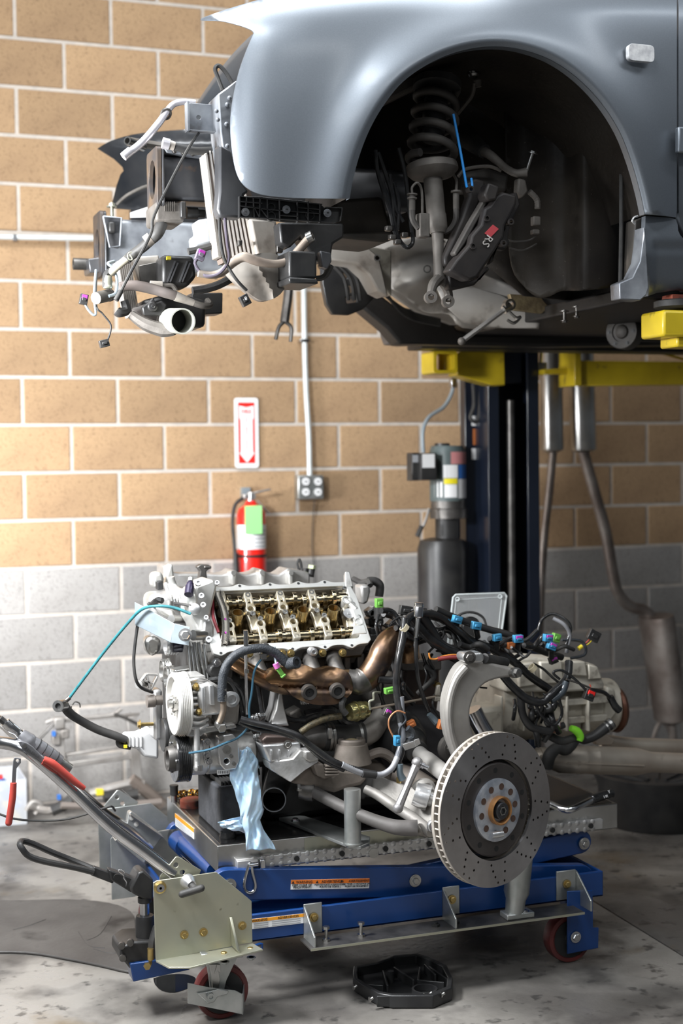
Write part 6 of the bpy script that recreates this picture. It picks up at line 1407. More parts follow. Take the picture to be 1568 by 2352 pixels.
MB().cyl(A(566, 1537, YB2), A(566, 1546, YB2), .0065).build('tube_collar', steelb, eng)
tealh = mat('slate_blue_wire', (.035, .1, .15), .4)
MB().ptube([(602, 1512, YB2), (590, 1528, YB2), (582, 1550, YB2), (578, 1590, YB2), (572, 1625, YB2), (573, 1655, YB2), (566, 1675, YB2), (545, 1695, YB2), (515, 1708, YB2), (480, 1722, YB2), (434, 1730, YB2+.03)], .0032, n=8).build('vacuum_line', tealh, eng)
MB().ptube([(630, 1486, YB2), (631, 1510, YB2), (634, 1525, YB2-.01)], .0035).build('sensor_wire', galv, eng)
MB().cyl(A(632, 1524, YB2-.01), A(637, 1534, YB2-.01), .008).build('pink_seal', mat('pink_seal', (.6, .15, .45), .4), eng)
d0, d1 = A(637, 1534, YB2-.01), A(650, 1552, YB2-.01); MB().bar(d0, d1, .01, .012).bar(d1-(d1-d0)*.1, d1+(d1-d0)*.12, .014, .015).build('green_connector', green, eng, bevel=.002)
# power steering pump and pulleys at the front end
def pulley(x, y, Y, rpx, wdm, nm, m_, grooves=5, rim=.0, dish=True, hub=None):
    c = A(x, y, Y); r = rpx*PX(Y, x); d = V((1, 0, 0)); prof = [(r*.2, .012), (r*.8, .012), (r*.86, 0), (r*.97, 0), (r, .003)]
    w0 = wdm*.3; prof.append((r, w0))
    gw = (wdm-w0)/grooves
    for k in range(grooves): prof += [(r*.965, w0+gw*(k+.35)), (r*.965, w0+gw*(k+.6)), (r, w0+gw*(k+.95))]
    prof += [(r*1.02, wdm), (r*1.02, wdm+.004), (r*.5, wdm+.004)]
    if not dish: prof[0:2] = [(r*.55, -.0), (r*.86, 0)]
    o = MB().lathe(prof, c, d, 56).build(nm, m_, eng, smooth=30); return c, r
pulm = mat('pale_pulley_enamel', (.68, .67, .64), .38, .2, (.6, .58, .54), 20)
c, r = pulley(396, 1617, -2.46, 71, .032, 'steering_pulley', pulm, 5)
MB().cyl(c+V((-.012, 0, 0)), c+V((.014, 0, 0)), .012).cyl(c+V((-.0, 0, 0)), c+V((.012, 0, 0)), .02).build('pulley_hub', steelb, eng)
for k in range(3):
    a = k*2*pi/3+.5; p = c+V((-.004, .024*math.cos(a), .024*math.sin(a))); MB().bolt(p+V((.012, 0, 0)), (-1, 0, 0), .006, .012).build('pulley_bolt', steelb, eng)
px_ = A(436, 1610, -2.44)
b = MB()
for k in range(9):
    z = c.z+.062-k*.0145; b.tube([V((c.x+.03, -2.5, z)), V((c.x+.055, -2.512, z+.004*(4-k)*.5)), V((c.x+.085, -2.5, z))], .005, n=8)
b.bx(c.x+.03, c.x+.08, -2.5, -2.4, c.z-.07, c.z+.075).build('pump_fins', alu, eng)
MB().slab([(455, 1575), (480, 1568), (500, 1572), (512, 1590), (514, 1625), (505, 1642), (462, 1645), (456, 1610)], -2.53, .1).build('steering_pump', alu, eng, bevel=.008, seg=3)
MB().slab([(462, 1578), (470, 1578), (472, 1638), (464, 1638)], -2.535, .02).slab([(480, 1572), (492, 1574), (494, 1620), (482, 1620)], -2.54, .02).build('pump_rib', alub, eng, bevel=.003)
for x, y in ((452, 1577), (459, 1634)): MB().bolt(A(x, y, -2.52), (-1, -.3, 0), .0075, .01).build('pump_bolt', brass, eng)
q = A(528, 1604, -2.5); MB().lathe([(.019, 0), (.021, -.02), (.0125, -.022), (.011, -.012), (.001, -.012)], q, (0, 1, 0), 24, cap=False).build('pump_port', alub, eng)
MB().slab([(500, 1590), (540, 1596), (552, 1620), (548, 1665), (500, 1675), (486, 1660), (490, 1630)], -2.46, .1).build('pump_bracket', alud, eng, bevel=.01)
MB().slab([(428, 1672), (540, 1662), (545, 1672), (470, 1685), (462, 1692), (428, 1692)], -2.48, .06).build('accessory_bracket', alu, eng, bevel=.004)
vc(MB(), 453, 1672, 1770, 15, -2.52, [(.8, 0), (1, .06), (1, .1), (.85, .12), (.85, 1)]).build('bracket_tube', alu, eng)
vc(MB(), 459, 1758, 1770, 13, -2.525).build('tube_bolt', steel, eng)
# air-conditioning compressor
c2, r2 = pulley(398, 1742, -2.44, 54, .034, 'compressor_pulley', blkg, 5, dish=False)
MB().lathe([(.008, .006), (r2*.34, .004), (r2*.36, -.012), (r2*.5, -.014), (r2*.52, -.01), (r2*.55, .006), (r2*.8, .006)], c2-V((.004, 0, 0)), (1, 0, 0), 40).build('clutch_plate', steeld, eng)
for k in range(3):
    a = k*2*pi/3+1.; MB().sph(c2+V((-.002, r2*.7*math.cos(a), r2*.7*math.sin(a))), .004).build('clutch_rivet', steel, eng)
cx0, cx1 = A(430, 1740, -2.44), A(590, 1745, -2.44); L2 = cx1.x-cx0.x
MB().lathe([(.03, 0), (.05, .004), (.055, .012), (.056, .05), (.0525, .052), (.0525, .056), (.056, .058), (.056, L2*.58), (.06, L2*.6), (.06, L2*.66), (.056, L2*.68), (.054, L2*.95), (.04, L2)], V((cx0.x, -2.41, c2.z)), (1, 0, 0), 40).build('compressor', alu, eng)
for k in range(6):
    a = -2.6+k*.5; MB().cyl(V((cx0.x-.006, -2.41+.05*math.cos(a), c2.z+.05*math.sin(a))), V((cx0.x+.02, -2.41+.05*math.cos(a), c2.z+.05*math.sin(a))), .006).build('compressor_bolt', steel, eng)
MB().plate([(A(x, y, -2.475).x, A(x, y, -2.475).z) for x, y in ((498, 1690), (532, 1684), (545, 1700), (548, 1745), (540, 1765), (515, 1768), (503, 1755), (497, 1720))][::-1], [circ(A(518, 1747, -2.475).x, A(518, 1747, -2.475).z, .007, 16)], V((0, -2.46, 0)), (1, 0, 0), (0, 0, 1), .025).build('port_block', alub, eng, bevel=.003)
MB().cyl(A(518, 1747, -2.47), A(518, 1747, -2.466), .007).build('port_hole', inkl, eng)
for x, y, r_ in ((507, 1696, .008), (521, 1722, .0115), (531, 1737, .005), (537, 1754, .0055)): MB().lathe([(r_, 0), (r_, .004), (r_*.6, .004), (r_*.6, .001)], A(x, y, -2.486), (0, -1, 0), 20).build('port_screw', steelb, eng)
MB().slab([(465, 1700), (480, 1698), (483, 1710), (478, 1722), (466, 1722)], -2.47, .02).slab([(466, 1728), (484, 1728), (486, 1755), (470, 1755)], -2.475, .02).build('compressor_lug', alub, eng, bevel=.003)
for x, y in ((476, 1704), (475, 1735), (480, 1748)): MB().bolt(A(x, y, -2.478), (0, -1, 0), .0065, .006).build('compressor_bolt', steel, eng)
MB().pb(500, 1770, 525, 1778, -2.47, .01).build('data_plate', whitel, eng)
for k in range(6): MB().pb(502+k*4, 1771, 503.5+k*4, 1777, -2.4705, .002).build('barcode', inkl, eng)
# alternator pulley, idlers, tensioner behind
pulley(379, 1480, -2.28, 25, .03, 'alternator_pulley', alub, 3)
MB().lathe([(.024, 0), (.026, .003), (.026, .03), (.02, .032)], A(392, 1478, -2.3), (1, 0, 0), 28).build('idler_pulley', mat('glossy_dark_drum', (.02, .02, .03), .12, .4), eng)
MB().slab([(332, 1470), (350, 1458), (372, 1470), (370, 1495), (352, 1510), (338, 1500)], -2.2, .05).build('fan_hub', steelb, eng, bevel=.012)
pulley(370, 1540, -2.22, 26, .02, 'idler_pulley', steelb, 3); pulley(380, 1556, -2.28, 26, .02, 'idler_pulley', steelb, 3)
pulley(372, 1688, -2.25, 38, .03, 'crank_pulley', blk, 4, dish=False)
b = MB()
for p_, q_ in (((318, 1572), (336, 1548)), ((336, 1548), (362, 1550)), ((318, 1572), (345, 1585)), ((345, 1585), (362, 1550)), ((326, 1560), (350, 1570)), ((336, 1548), (345, 1585))): b.bar(A(*p_, -2.2), A(*q_, -2.2), .02, .006)
b.cyl(A(318, 1573, -2.22), A(332, 1570, -2.18), .012); b.build('tensioner_bracket', alu, eng, bevel=.001)
MB().cyl(A(337, 1610, -2.25), A(372, 1608, -2.25), .014, n=20).lathe([(.018, 0), (.018, .022), (.0145, .024)], A(337, 1611, -2.25), (1, 0, 0), 12).build('pump_shaft', mat('worn_shaft', (.35, .31, .28), .4, .8), eng)
MB().pb(352, 1585, 375, 1700, -2.22, .06).build('front_bracket', alub, eng, bevel=.008)
MB().cyl(A(318, 1664, -2.22), A(352, 1663, -2.22), .005).bolt(A(322, 1664, -2.22), (-1, 0, 0), .009, .008).build('long_bolt', brass, eng)
MB().slab([(290, 1690), (320, 1688), (350, 1675), (365, 1700), (365, 1745), (330, 1738), (318, 1722), (292, 1716)], -2.15, .07).build('thermostat_housing', mat('white_plastic_housing', (.7, .7, .7), .5, 0, (.6, .6, .6), 10), eng, bevel=.008, seg=3)
for k in range(4): MB().pb(296+k*9, 1690, 299+k*9, 1716, -2.155, .01).build('housing_rib', white, eng, bevel=.001)
MB().ptube([(290, 1700, -2.15), (265, 1690, -2.15), (225, 1676, -2.15), (185, 1655, -2.16), (160, 1638, -2.17), (148, 1622, -2.18)], [.011, .012, .012, .012, .013, .0135], n=14).build('coolant_hose', rub, eng)
MB().ptube([(292, 1708, -2.14), (280, 1700, -2.14), (272, 1702, -2.14), (276, 1712, -2.14), (300, 1716, -2.14)], .008).build('hose', rub, eng)
q0, q1 = A(146, 1620, -2.18), A(133, 1622, -2.21); MB().ring(q0, q1, .0165, .0085, 24).build('hose_fitting', steelb, eng); MB().cyl(q0, q0+(q1-q0)*.8, .0086).build('fitting_bore', inkl, eng)
MB().ptube([(166, 1620, -2.16), (172, 1612, -2.16), (182, 1615, -2.16), (184, 1625, -2.16)], .002).ptube([(164, 1622, -2.16), (163, 1634, -2.16), (170, 1640, -2.16)], .002).build('hose_ring', steeld, eng)
MB().pb(285, 1712, 292, 1718, -2.16, .01).build('yellow_mark', yelp, eng)
MB().ptube([(316, 1435, -2.3), (310, 1480, -2.3), (307, 1520, -2.3), (312, 1560, -2.3), (325, 1580, -2.28), (350, 1590, -2.25)], .0045).build('wiring', rub, eng)
tc = thing('teal_bungee', A(230, 1500, -2.3), 'teal elastic cord stretched from the engine front to the end of the black hose', 'bungee cord')
MB().ptube([(438, 1410, -2.42), (400, 1396, -2.4), (360, 1392, -2.38), (325, 1400, -2.34), (290, 1435, -2.3), (240, 1496, -2.25), (190, 1562, -2.22), (158, 1605, -2.2)], .0042, n=10).build('cord', teal, tc)
MB().ptube([(160, 1602, -2.2), (153, 1610, -2.2), (140, 1612, -2.2)], .003).cyl(A(160, 1602, -2.2), A(152, 1609, -2.2), .0065).build('hook', steeld, tc)
for x0, y0, x1, y1 in ((445, 1500, 460, 1560), (455, 1500, 472, 1560), (468, 1505, 478, 1560), (440, 1510, 450, 1570), (432, 1500, 440, 1560)):
    MB().cyl(A(x0, y0-25, -2.37), A(x1, y1, -2.39), .0055, n=12).build('coolant_pipe', steelb, eng)
MB().slab([(400, 1540), (455, 1532), (470, 1545), (465, 1565), (420, 1570)], -2.36, .06).build('front_plate', steelb, eng, bevel=.004)
MB().slab([(484, 1530), (505, 1520), (520, 1530), (512, 1560), (490, 1560), (478, 1545)], -2.42, .04).build('knock_bracket', blk, eng, bevel=.006)
q = A(497, 1522, -2.43); MB().bolt(q, (0, -1, .2), .008, .008).build('bolt', steel, eng)
for pts in (((480, 1562), (520, 1560), (540, 1580), (552, 1620), (556, 1650)), ((535, 1570), (555, 1590), (565, 1640), (570, 1680)), ((590, 1560), (600, 1620), (605, 1680), (612, 1720)), ((640, 1620), (660, 1650), (700, 1655)), ((575, 1700), (585, 1740), (592, 1780)), ((520, 1660), (555, 1672), (590, 1668))):
    MB().ptube([(x, y, -2.44) for x, y in pts], .007).build('hose', blkg, eng)
for x, y in ((590, 1648), (598, 1690), (705, 1608)): 
    b = MB(); b.ptube([(x-14, y+4, -2.46), (x, y, -2.47), (x+16, y-4, -2.46)], [.009, .014, .008], n=12, cor=.2, sub=8); b.build('foil_wrap', mat('crinkled_foil', (.45, .45, .45), .25, 1., (.15, .15, .15), 60, bump=1., bs=150) if x == 590 else bpy.data.materials['crinkled_foil'], eng, smooth=20)
# mount bracket casting under the manifold
MB().slab([(640, 1590), (648, 1588), (652, 1620), (662, 1662), (622, 1662), (634, 1630)], -2.46, .08).build('mount_bracket', alu, eng, bevel=.003)
MB().slab([(624, 1660), (662, 1660), (664, 1668), (624, 1668)], -2.47, .04).build('bracket_foot', alub, eng, bevel=.003)
MB().slab([(663, 1640), (690, 1625), (700, 1650), (670, 1665)], -2.42, .06).build('bracket_web', alud, eng, bevel=.006)
# vacuum actuator
q = A(800, 1637, -2.52); MB().lathe([(.012, 0), (.022, .002), (.0245, .008), (.0245, .02), (.028, .021), (.028, .025), (.0245, .026), (.0245, .034), (.0255, .036), (.0255, .044), (.023, .05), (.023, .058), (.01, .06)], q, (1, .25, .05), 36).build('wastegate_actuator', mat('olive_brass_can', (.42, .38, .16), .25, .9, (.28, .25, .12), 14), eng)
MB().cyl(q+V((.05, .012, .002)), A(1010, 1598, -2.45), .0035).build('actuator_rod', mat('tan_rod', (.4, .33, .26), .4, .6), eng)
MB().ptube([(850, 1630, -2.53), (848, 1612, -2.53), (858, 1606, -2.53), (858, 1592, -2.53), (872, 1590, -2.5)], .0035).build('actuator_bracket', zinc, eng)
MB().slab([(1000, 1600), (1016, 1600), (1018, 1610), (998, 1612)], -2.46, .02).slab([(1000, 1598), (1004, 1575), (1012, 1573), (1012, 1600)], -2.46, .012).build('lever', alut, eng, bevel=.003)
MB().ptube([(795, 1640, -2.53), (786, 1628, -2.53), (785, 1615, -2.53), (790, 1605, -2.52)], .009, cor=.1).build('hose_elbow', rub, eng)
MB().ptube([(785, 1645, -2.5), (750, 1650, -2.49), (715, 1665, -2.48), (690, 1682, -2.47)], .0095, n=12, sub=12, cor=.08).build('braided_hose', mat('bronze_braid', (.14, .11, .06), .5, .3, (.05, .045, .03), 90, bump=.8, bs=200), eng)
for pts in (((700, 1640), (740, 1632), (780, 1635)), ((690, 1655), (720, 1640), (740, 1648)), ((740, 1628), (765, 1630), (790, 1660), (830, 1672))): MB().ptube([(x, y, -2.42) for x, y in pts], .011).build('pipe', blkg, eng)
# charge pipe with clamps
p0, p1, p2 = A(690, 1698, -2.42), A(748, 1692, -2.42), A(832, 1690, -2.42)
MB().cyl(p0, p1, .033, .036, n=28).build('charge_pipe', steeld, eng); MB().tube([p1-V((.01, 0, 0)), A(790, 1692, -2.42), p2], [.0385, .0375, .0385], n=28, cor=.03).build('silicone_coupler', rub, eng, smooth=60)
for x in (752, 760, 822):
    c_ = A(x, 1692, -2.42); MB().ring(c_-V((.004, 0, 0)), c_+V((.004, 0, 0)), .0405, .038, 32).build('hose_clamp', steelb, eng)
q = A(757, 1684, -2.46); MB().box(q, (.012, .012, .03)).build('clamp_screw', steelb, eng, bevel=.002)
MB().ptube([(828, 1692, -2.42), (850, 1680, -2.42), (870, 1655, -2.4), (882, 1630, -2.38)], [.033, .033, .03, .03], n=22).build('charge_pipe', alud, eng, smooth=60)
# lower black pipe with open mouth
MB().ptube([(650, 1760, -2.3), (640, 1790, -2.36), (631, 1818, -2.41), (629, 1834, -2.455)], [.036, .036, .034, .0325], n=28).build('inlet_elbow', blk, eng, smooth=60)
q0, q1 = A(629, 1834, -2.45), A(629, 1837, -2.52); MB().ring(q0, q0+(q1-q0)*.9, .0325, .0302, 40).build('pipe_body', blk, eng); MB().ring(q0+(q1-q0)*.85, q1, .0326, .0298, 40).build('pipe_rim', steel, eng); MB().ring(q0+(q1-q0)*.12, q0+(q1-q0)*.97, .0297, .029, 40).cyl(q0+(q1-q0)*.1, q0+(q1-q0)*.14, .0297, n=30).build('pipe_bore', void, eng)
# steering gear / mount casting: silver then brown
q = A(648, 1722, -2.46)
MB().slab([(600, 1700), (612, 1690), (690, 1688), (700, 1700), (700, 1708), (604, 1712)], -2.52, .1).build('heat_dome', mat('burnt_dark_cap', (.12, .09, .08), .35, .6), eng, bevel=.02, seg=4)
MB().slab([(602, 1712), (690, 1704), (692, 1722), (672, 1745), (618, 1752), (612, 1735)], -2.53, .09).build('turbo_flange', alub, eng, bevel=.006)
for x in (622, 640, 662): MB().slab([(x, 1722), (x+5, 1722), (x+2, 1750), (x-1, 1750)], -2.538, .01).build('flange_rib', alub, eng, bevel=.002)
MB().bolt(A(660, 1710, -2.535), (0, -1, 0), .008, .006).build('bolt', steelb, eng)
sub_ = thing('front_subframe', V((A(800, 1830, -2.4).x, -2.4, ZT+.05)), 'dirty cast subframe with mount turret resting on the steel post', 'subframe')
MB().prism([A(616, 1750, -2.52), A(672, 1742, -2.56), A(690, 1722, -2.56), A(730, 1728, -2.55), A(732, 1752, -2.55), A(700, 1770, -2.57), A(668, 1798, -2.57), A(620, 1768, -2.52)], (0, .06, 0)).build('arm_casting', alu, sub_, bevel=.004)
MB().slab([(668, 1800), (700, 1765), (720, 1755), (725, 1772), (735, 1785), (760, 1780), (775, 1765), (840, 1770), (845, 1790), (830, 1805), (800, 1812), (770, 1822), (740, 1815), (700, 1805)], -2.52, .09).build('crossmember', alut if 0 else mat('brown_dusty_casting', (.27, .23, .2), .62, .3, (.14, .12, .1), 9, bump=.5, bs=70), sub_, bevel=.012, seg=3)
dustc = bpy.data.materials['brown_dusty_casting']
MB().slab([(720, 1756), (742, 1754), (748, 1772), (768, 1770), (772, 1782), (745, 1790), (728, 1782)], -2.56, .04).build('lug', dustc, sub_, bevel=.004)
for k in range(4): MB().bar(A(745, 1758+k*7, -2.56), A(776, 1760+k*6, -2.56), .02, .006).build('lug_fin', dustc, sub_, bevel=.002)
MB().slab([(700, 1725), (730, 1722), (733, 1748), (712, 1752), (700, 1745)], -2.57, .05).build('lug', alu, sub_, bevel=.005)
q = A(808, 1752, -2.47); MB().lathe([(.055, 0), (.05, .02), (.044, .048), (.043, .052), (.038, .054), (.038, .064), (.035, .068), (.024, .068), (.022, .06)], q, (0, 0, 1), 40).build('mount_turret', dustc, sub_)
MB().lathe([(.021, .06), (.019, .064), (.012, .066), (.001, .062)], q, (0, 0, 1), 28).build('mount_bush', mat('cream_bush', (.55, .45, .28), .5, .2), sub_)
MB().slab([(770, 1760), (790, 1748), (840, 1748), (875, 1752), (905, 1775), (900, 1800), (850, 1790), (800, 1775)], -2.44, .1).build('crossmember', dustc, sub_, bevel=.015, seg=3)
MB().ptube([(842, 1738, -2.45), (870, 1728, -2.45), (895, 1738, -2.45), (920, 1765, -2.47)], .014).build('web', dustc, sub_)
q = A(832, 1800, -2.46); MB().lathe([(.04, 0), (.041, .03), (.036, .034), (.036, .05)], q-V((.03, 0, 0)), (1, -.2, 0), 28).build('bush', rub, sub_)
# lower control arm (wide cast arm to the disc)
MB().prism([A(840, 1790, -2.48), A(870, 1780, -2.48), (A(900, 1795, -2.5)), A(960, 1815, -2.6), A(990, 1842, -2.68), A(1010, 1880, -2.72), A(1008, 1925, -2.72), A(985, 1922, -2.7), A(960, 1905, -2.66), A(915, 1862, -2.56), A(865, 1835, -2.5), A(842, 1820, -2.48)], (0, .035, 0)).build('lower_arm', mat('pale_arm_casting', (.4, .38, .35), .55, .4, (.25, .235, .22), 8, bump=.4, bs=80), sub_, bevel=.006)
arm_m = bpy.data.materials['pale_arm_casting']
MB().ptube([(838, 1812, -2.52), (870, 1828, -2.55), (910, 1855, -2.6), (950, 1880, -2.66), (990, 1912, -2.74)], [.012, .014, .015, .015, .014], n=12).build('lower_arm_rib', arm_m, sub_)
MB().ptube([(905, 1775, -2.46), (950, 1790, -2.5), (1000, 1812, -2.6)], [.03, .032, .02], n=14).build('upper_web', dustc, sub_)
q = A(994, 1896, -2.745); MB().lathe([(.0185, 0), (.0185, -.006), (.0165, -.009), (.0115, -.009), (.0095, -.004), (.0095, -.012), (.006, -.013)], q, (-.1, 1, 0), 28).build('arm_bush', alub, sub_)
MB().lathe([(.0115, .0), (.0115, -.0092)], q, (-.1, 1, 0), 28).build('bush_rubber', mat('violet_ring', (.12, .05, .12), .4), sub_)
q = A(968, 1828, -2.66); MB().lathe([(.03, -.02), (.034, 0), (.034, .02), (.02, .022), (.02, .03), (.016, .03), (.016, .04), (.012, .04), (.01, .058)], q, (1, -.5, -.35), 28).build('ball_joint', alub, sub_)
MB().ptube([(955, 1812, -2.62), (968, 1800, -2.63), (985, 1802, -2.63), (998, 1825, -2.64)], .014).build('joint_ear', arm_m, sub_)
MB().lathe([(.012, -.01), (.018, 0), (.018, .02), (.012, .022), (.012, .035)], A(965, 1905, -2.7), (1, -.3, -.3), 20).build('ball_joint', alud, sub_)
# tension strut (long grey forged bar)
MB().ptube([(712, 1812, -2.5), (745, 1832, -2.54), (800, 1860, -2.6), (860, 1885, -2.66), (910, 1900, -2.7), (958, 1902, -2.72)], [.018, .0165, .0165, .0175, .02, .022], n=14, sub=8).build('tension_strut', dust if 0 else mat('worn_grey_strut', (.14, .13, .125), .6, .2, (.08, .075, .07), 9, bump=.3, bs=70), sub_, smooth=60)
q = A(706, 1812, -2.49); MB().lathe([(.022, -.02), (.03, -.018), (.032, 0), (.03, .02), (.022, .022)], q, (.9, -.5, -.2), 26).build('strut_bush', steeld, sub_)
MB().bolt(A(688, 1815, -2.5), (0, 0, 1), .008, .02).build('bolt', steelb, sub_)
# anti-roll link
p0, p1 = A(958, 1752, -2.72), A(914, 1856, -2.74)
MB().tube([p0, p0+(p1-p0)*.5, p1], [.012, .0095, .012], n=8).sph(p0, .0155).sph(p1, .014).build('link_rod', mat('grey_link', (.3, .29, .29), .4, .6), sub_)
MB().lathe([(.012, 0), (.012, .01), (.009, .012), (.009, .02), (.006, .02), (.006, .032)], p0, (.8, -.5, -.4), 18).build('link_stud', steel, sub_)
# boots and drive shaft
sh0, sh1 = A(940, 1712, -2.45), A(1068, 1815, -2.76)
dsh = (sh1-sh0).normalized()
b = MB(); b.lathe([(.055, -.10), (.075, -.095), (.078, -.05), (.072, -.045), (.068, -.02), (.066, .0), (.058, .006), (.055, .018), (.046, .022), (.05, .03), (.042, .036), (.038, .045), (.034, .05), (.032, .058)], sh0-dsh*.02, dsh, 40); b.build('joint_boot', blk, sub_, smooth=50)
MB().lathe([(.03, 0), (.033, .006), (.031, .016), (.024, .02)], sh0+dsh*.038, dsh, 30).build('boot_end', rub, sub_)
MB().lathe([(.021, 0), (.021, .05), (.0235, .07), (.0235, (sh1-sh0).length)], sh0+dsh*.04, dsh, 28).build('drive_shaft', mat('pale_worn_shaft', (.45, .43, .4), .5, .4, (.3, .29, .28), 6, bump=.1), sub_)
q = A(930, 1640, -2.38); MB().lathe([(.12, 0), (.115, .03), (.09, .05), (.07, .06)], A(955, 1710, -2.3), V((-.0, -1, .25)), 36).build('heat_guard', mat('matte_dark_guard', (.03, .028, .03), .5), sub_, bevel=.004)
MB().lathe([(.04, 0), (.04, .02), (.03, .024)], A(1034, 1718, -2.5), (0, -1, 0), 24).bolt(A(1034, 1718, -2.525), (0, -1, 0), .012, .008).build('rear_bush', dustd, sub_)
MB().slab([(925, 1520), (1010, 1515), (1015, 1535), (1012, 1600), (1000, 1680), (925, 1680), (915, 1600)], -2.3, .2).build('turbo_housing', mat('oily_brown_casting', (.04, .028, .024), .3, .3, (.09, .06, .05), 10, bump=.3), eng, bevel=.02, seg=3)
MB().slab([(922, 1518), (1015, 1515), (1015, 1540), (925, 1542)], -2.33, .2).build('turbo_flange', steeld, eng, bevel=.006)
MB().slab([(860, 1555), (905, 1540), (915, 1600), (900, 1650), (860, 1640), (845, 1600)], -2.35, .1).build('rear_casting', alud, eng, bevel=.012)
q = A(1000, 1572, -2.34); MB().cyl(q, q+V((0, -.02, 0)), .009).build('brass_plug', brass, eng)
# ---------------- knuckle, disc, hub
kn = thing('wheel_knuckle', A(1060, 1740, -2.7), 'pale cast C-shaped wheel knuckle rising behind the brake disc', 'knuckle')
ko = dens([(1060, 1790), (1048, 1740), (1030, 1690), (1023, 1640), (1026, 1600), (1038, 1562), (1055, 1532), (1075, 1520), (1105, 1518), (1150, 1528), (1183, 1535)], 3)
ki = dens([(1186, 1556), (1150, 1558), (1115, 1570), (1092, 1595), (1080, 1630), (1082, 1668), (1095, 1705), (1130, 1760)], 3)
MB().slab(ko+ki, -2.66, .045).build('knuckle_arm', alut if 0 else arm_m, kn, bevel=.007, seg=3)
ko2 = [(x+ (14 if y > 1560 else 6), y+(10 if y < 1560 else 0)) for x, y in ko]
MB().ptube([(1052, 1740, -2.668), (1036, 1690, -2.668), (1030, 1640, -2.668), (1034, 1600, -2.668), (1048, 1560, -2.668), (1070, 1533, -2.668)], .0115, n=10).build('knuckle_rib', arm_m, kn)
MB().slab([(1066, 1500), (1108, 1498), (1114, 1512), (1108, 1524), (1070, 1524), (1062, 1512)], -2.68, .05).build('clamp_head', alub, kn, bevel=.008, seg=3)
MB().bolt(A(1078, 1510, -2.685), (-.2, -1, 0), .0115, .009).build('clamp_bolt', steeld, kn)
MB().tube([A(1112, 1512, -2.66), A(1160, 1522, -2.6)], [.014, .016], n=12, cor=.12, sub=10).build('joint_boot', rub, kn)
MB().cyl(A(1178, 1545, -2.66), A(1186, 1545, -2.69), .0145).lathe([(.0125, 0), (.0125, .01), (.0065, .011), (.005, .006)], A(1186, 1545, -2.69), (.3, -1, 0), 6).build('joint_nut', steelb, kn)
tilt = math.radians(19)
DN = V((math.sin(tilt), -math.cos(tilt), .02)).normalized(); du_ = V((math.cos(tilt), math.sin(tilt), 0)); dv_ = DN.cross(du_).normalized(); du_ = dv_.cross(DN)
DC = A(1141, 1860, -2.83); RD = .2
disc = thing('brake_disc', DC, 'big drilled and vented brake disc with dark centre mounted on the hub', 'brake disc')
dm = mat('machined_disc_face', (.55, .53, .53), .28, 1., (.5, .48, .48), 40)
def radial(m_, k=.92):                                          # turning marks run round the part's own centre
    N_ = m_.node_tree.nodes; L_ = m_.node_tree.links; b = N_['Principled BSDF']; b.inputs['Anisotropic'].default_value = k; b.inputs['Anisotropic Rotation'].default_value = .25
    tc_ = N_.new('ShaderNodeTexCoord'); g_ = N_.new('ShaderNodeNewGeometry'); x = N_.new('ShaderNodeVectorMath'); x.operation = 'CROSS_PRODUCT'
    L_.new(g_.outputs['Normal'], x.inputs[0]); L_.new(tc_.outputs['Object'], x.inputs[1]); L_.new(x.outputs[0], b.inputs['Tangent'])
radial(dm)

cream = mat('cream_disc_edge', (.62, .57, .5), .45, .4, (.5, .45, .4), 12)
hatm = mat('dark_disc_hat', (.075, .065, .062), .42, .6, (.11, .1, .095), 8, bump=.1)
holes = []
for k in range(18):
    n3 = 3 if k % 2 == 0 else 4
    for i in range(n3):
        a = 2*pi*k/18+(i*.055 if k % 2 else -i*.03); r_ = .143+i*(.047/(n3-1)); holes.append(circ(r_*math.cos(a), r_*math.sin(a), .0034, 8))
outer = circ(0, 0, RD, 96); inner = circ(0, 0, .131, 72)
MB().plate(outer, [inner]+holes, DC-DN*.009, du_, dv_, .009).build('friction_ring', dm, disc, bevel=0)
MB().plate(outer, [inner], DC-DN*.034, du_, dv_, .009).build('friction_ring', cream, disc)
MB().lathe([(RD-.0005, -.0088), (RD+.0006, -.0085), (RD+.0006, -.0015), (RD-.0005, -.001)], DC, DN, 96, cap=False).build('ring_edge', cream, disc)
b = MB()
for k in range(64):
    a = 2*pi*k/64; e = du_*math.cos(a)+dv_*math.sin(a); t_ = du_*-math.sin(a)+dv_*math.cos(a)
    p0 = DC-DN*.017+e*(RD-.002); p1 = DC-DN*.017+e*.14+t_*.03; b.bar(p0, p1, .016, .0035, up=e.cross(DN))
b.build('cooling_vanes', cream, disc)
MB().lathe([(.05, -.012), (.055, -.004), (.118, -.004), (.122, -.007), (.1225, -.03), (.05, -.03)], DC, DN, 72).build('disc_hat', hatm, disc, smooth=30)
MB().lathe([(.1228, -.028), (.131, -.028)], DC, DN, 72, cap=False).build('hat_gap', inkl, disc)
for k in range(10):
    a = 2*pi*k/10+.3; e = du_*math.cos(a)+dv_*math.sin(a); MB().cyl(DC-DN*.0045+e*.102, DC-DN*.0036+e*.102, .0075, n=18).build('hat_hole', inkl, disc)
MB().lathe([(.0815, -.004), (.0815, .004), (.079, .005), (.036, .005)], DC, DN, 64).build('hub_face', mat('mottled_galvanised_hub', (.62, .64, .68), .36, .6, (.38, .41, .47), 26, (.42, .58), bump=.1), disc, smooth=30)
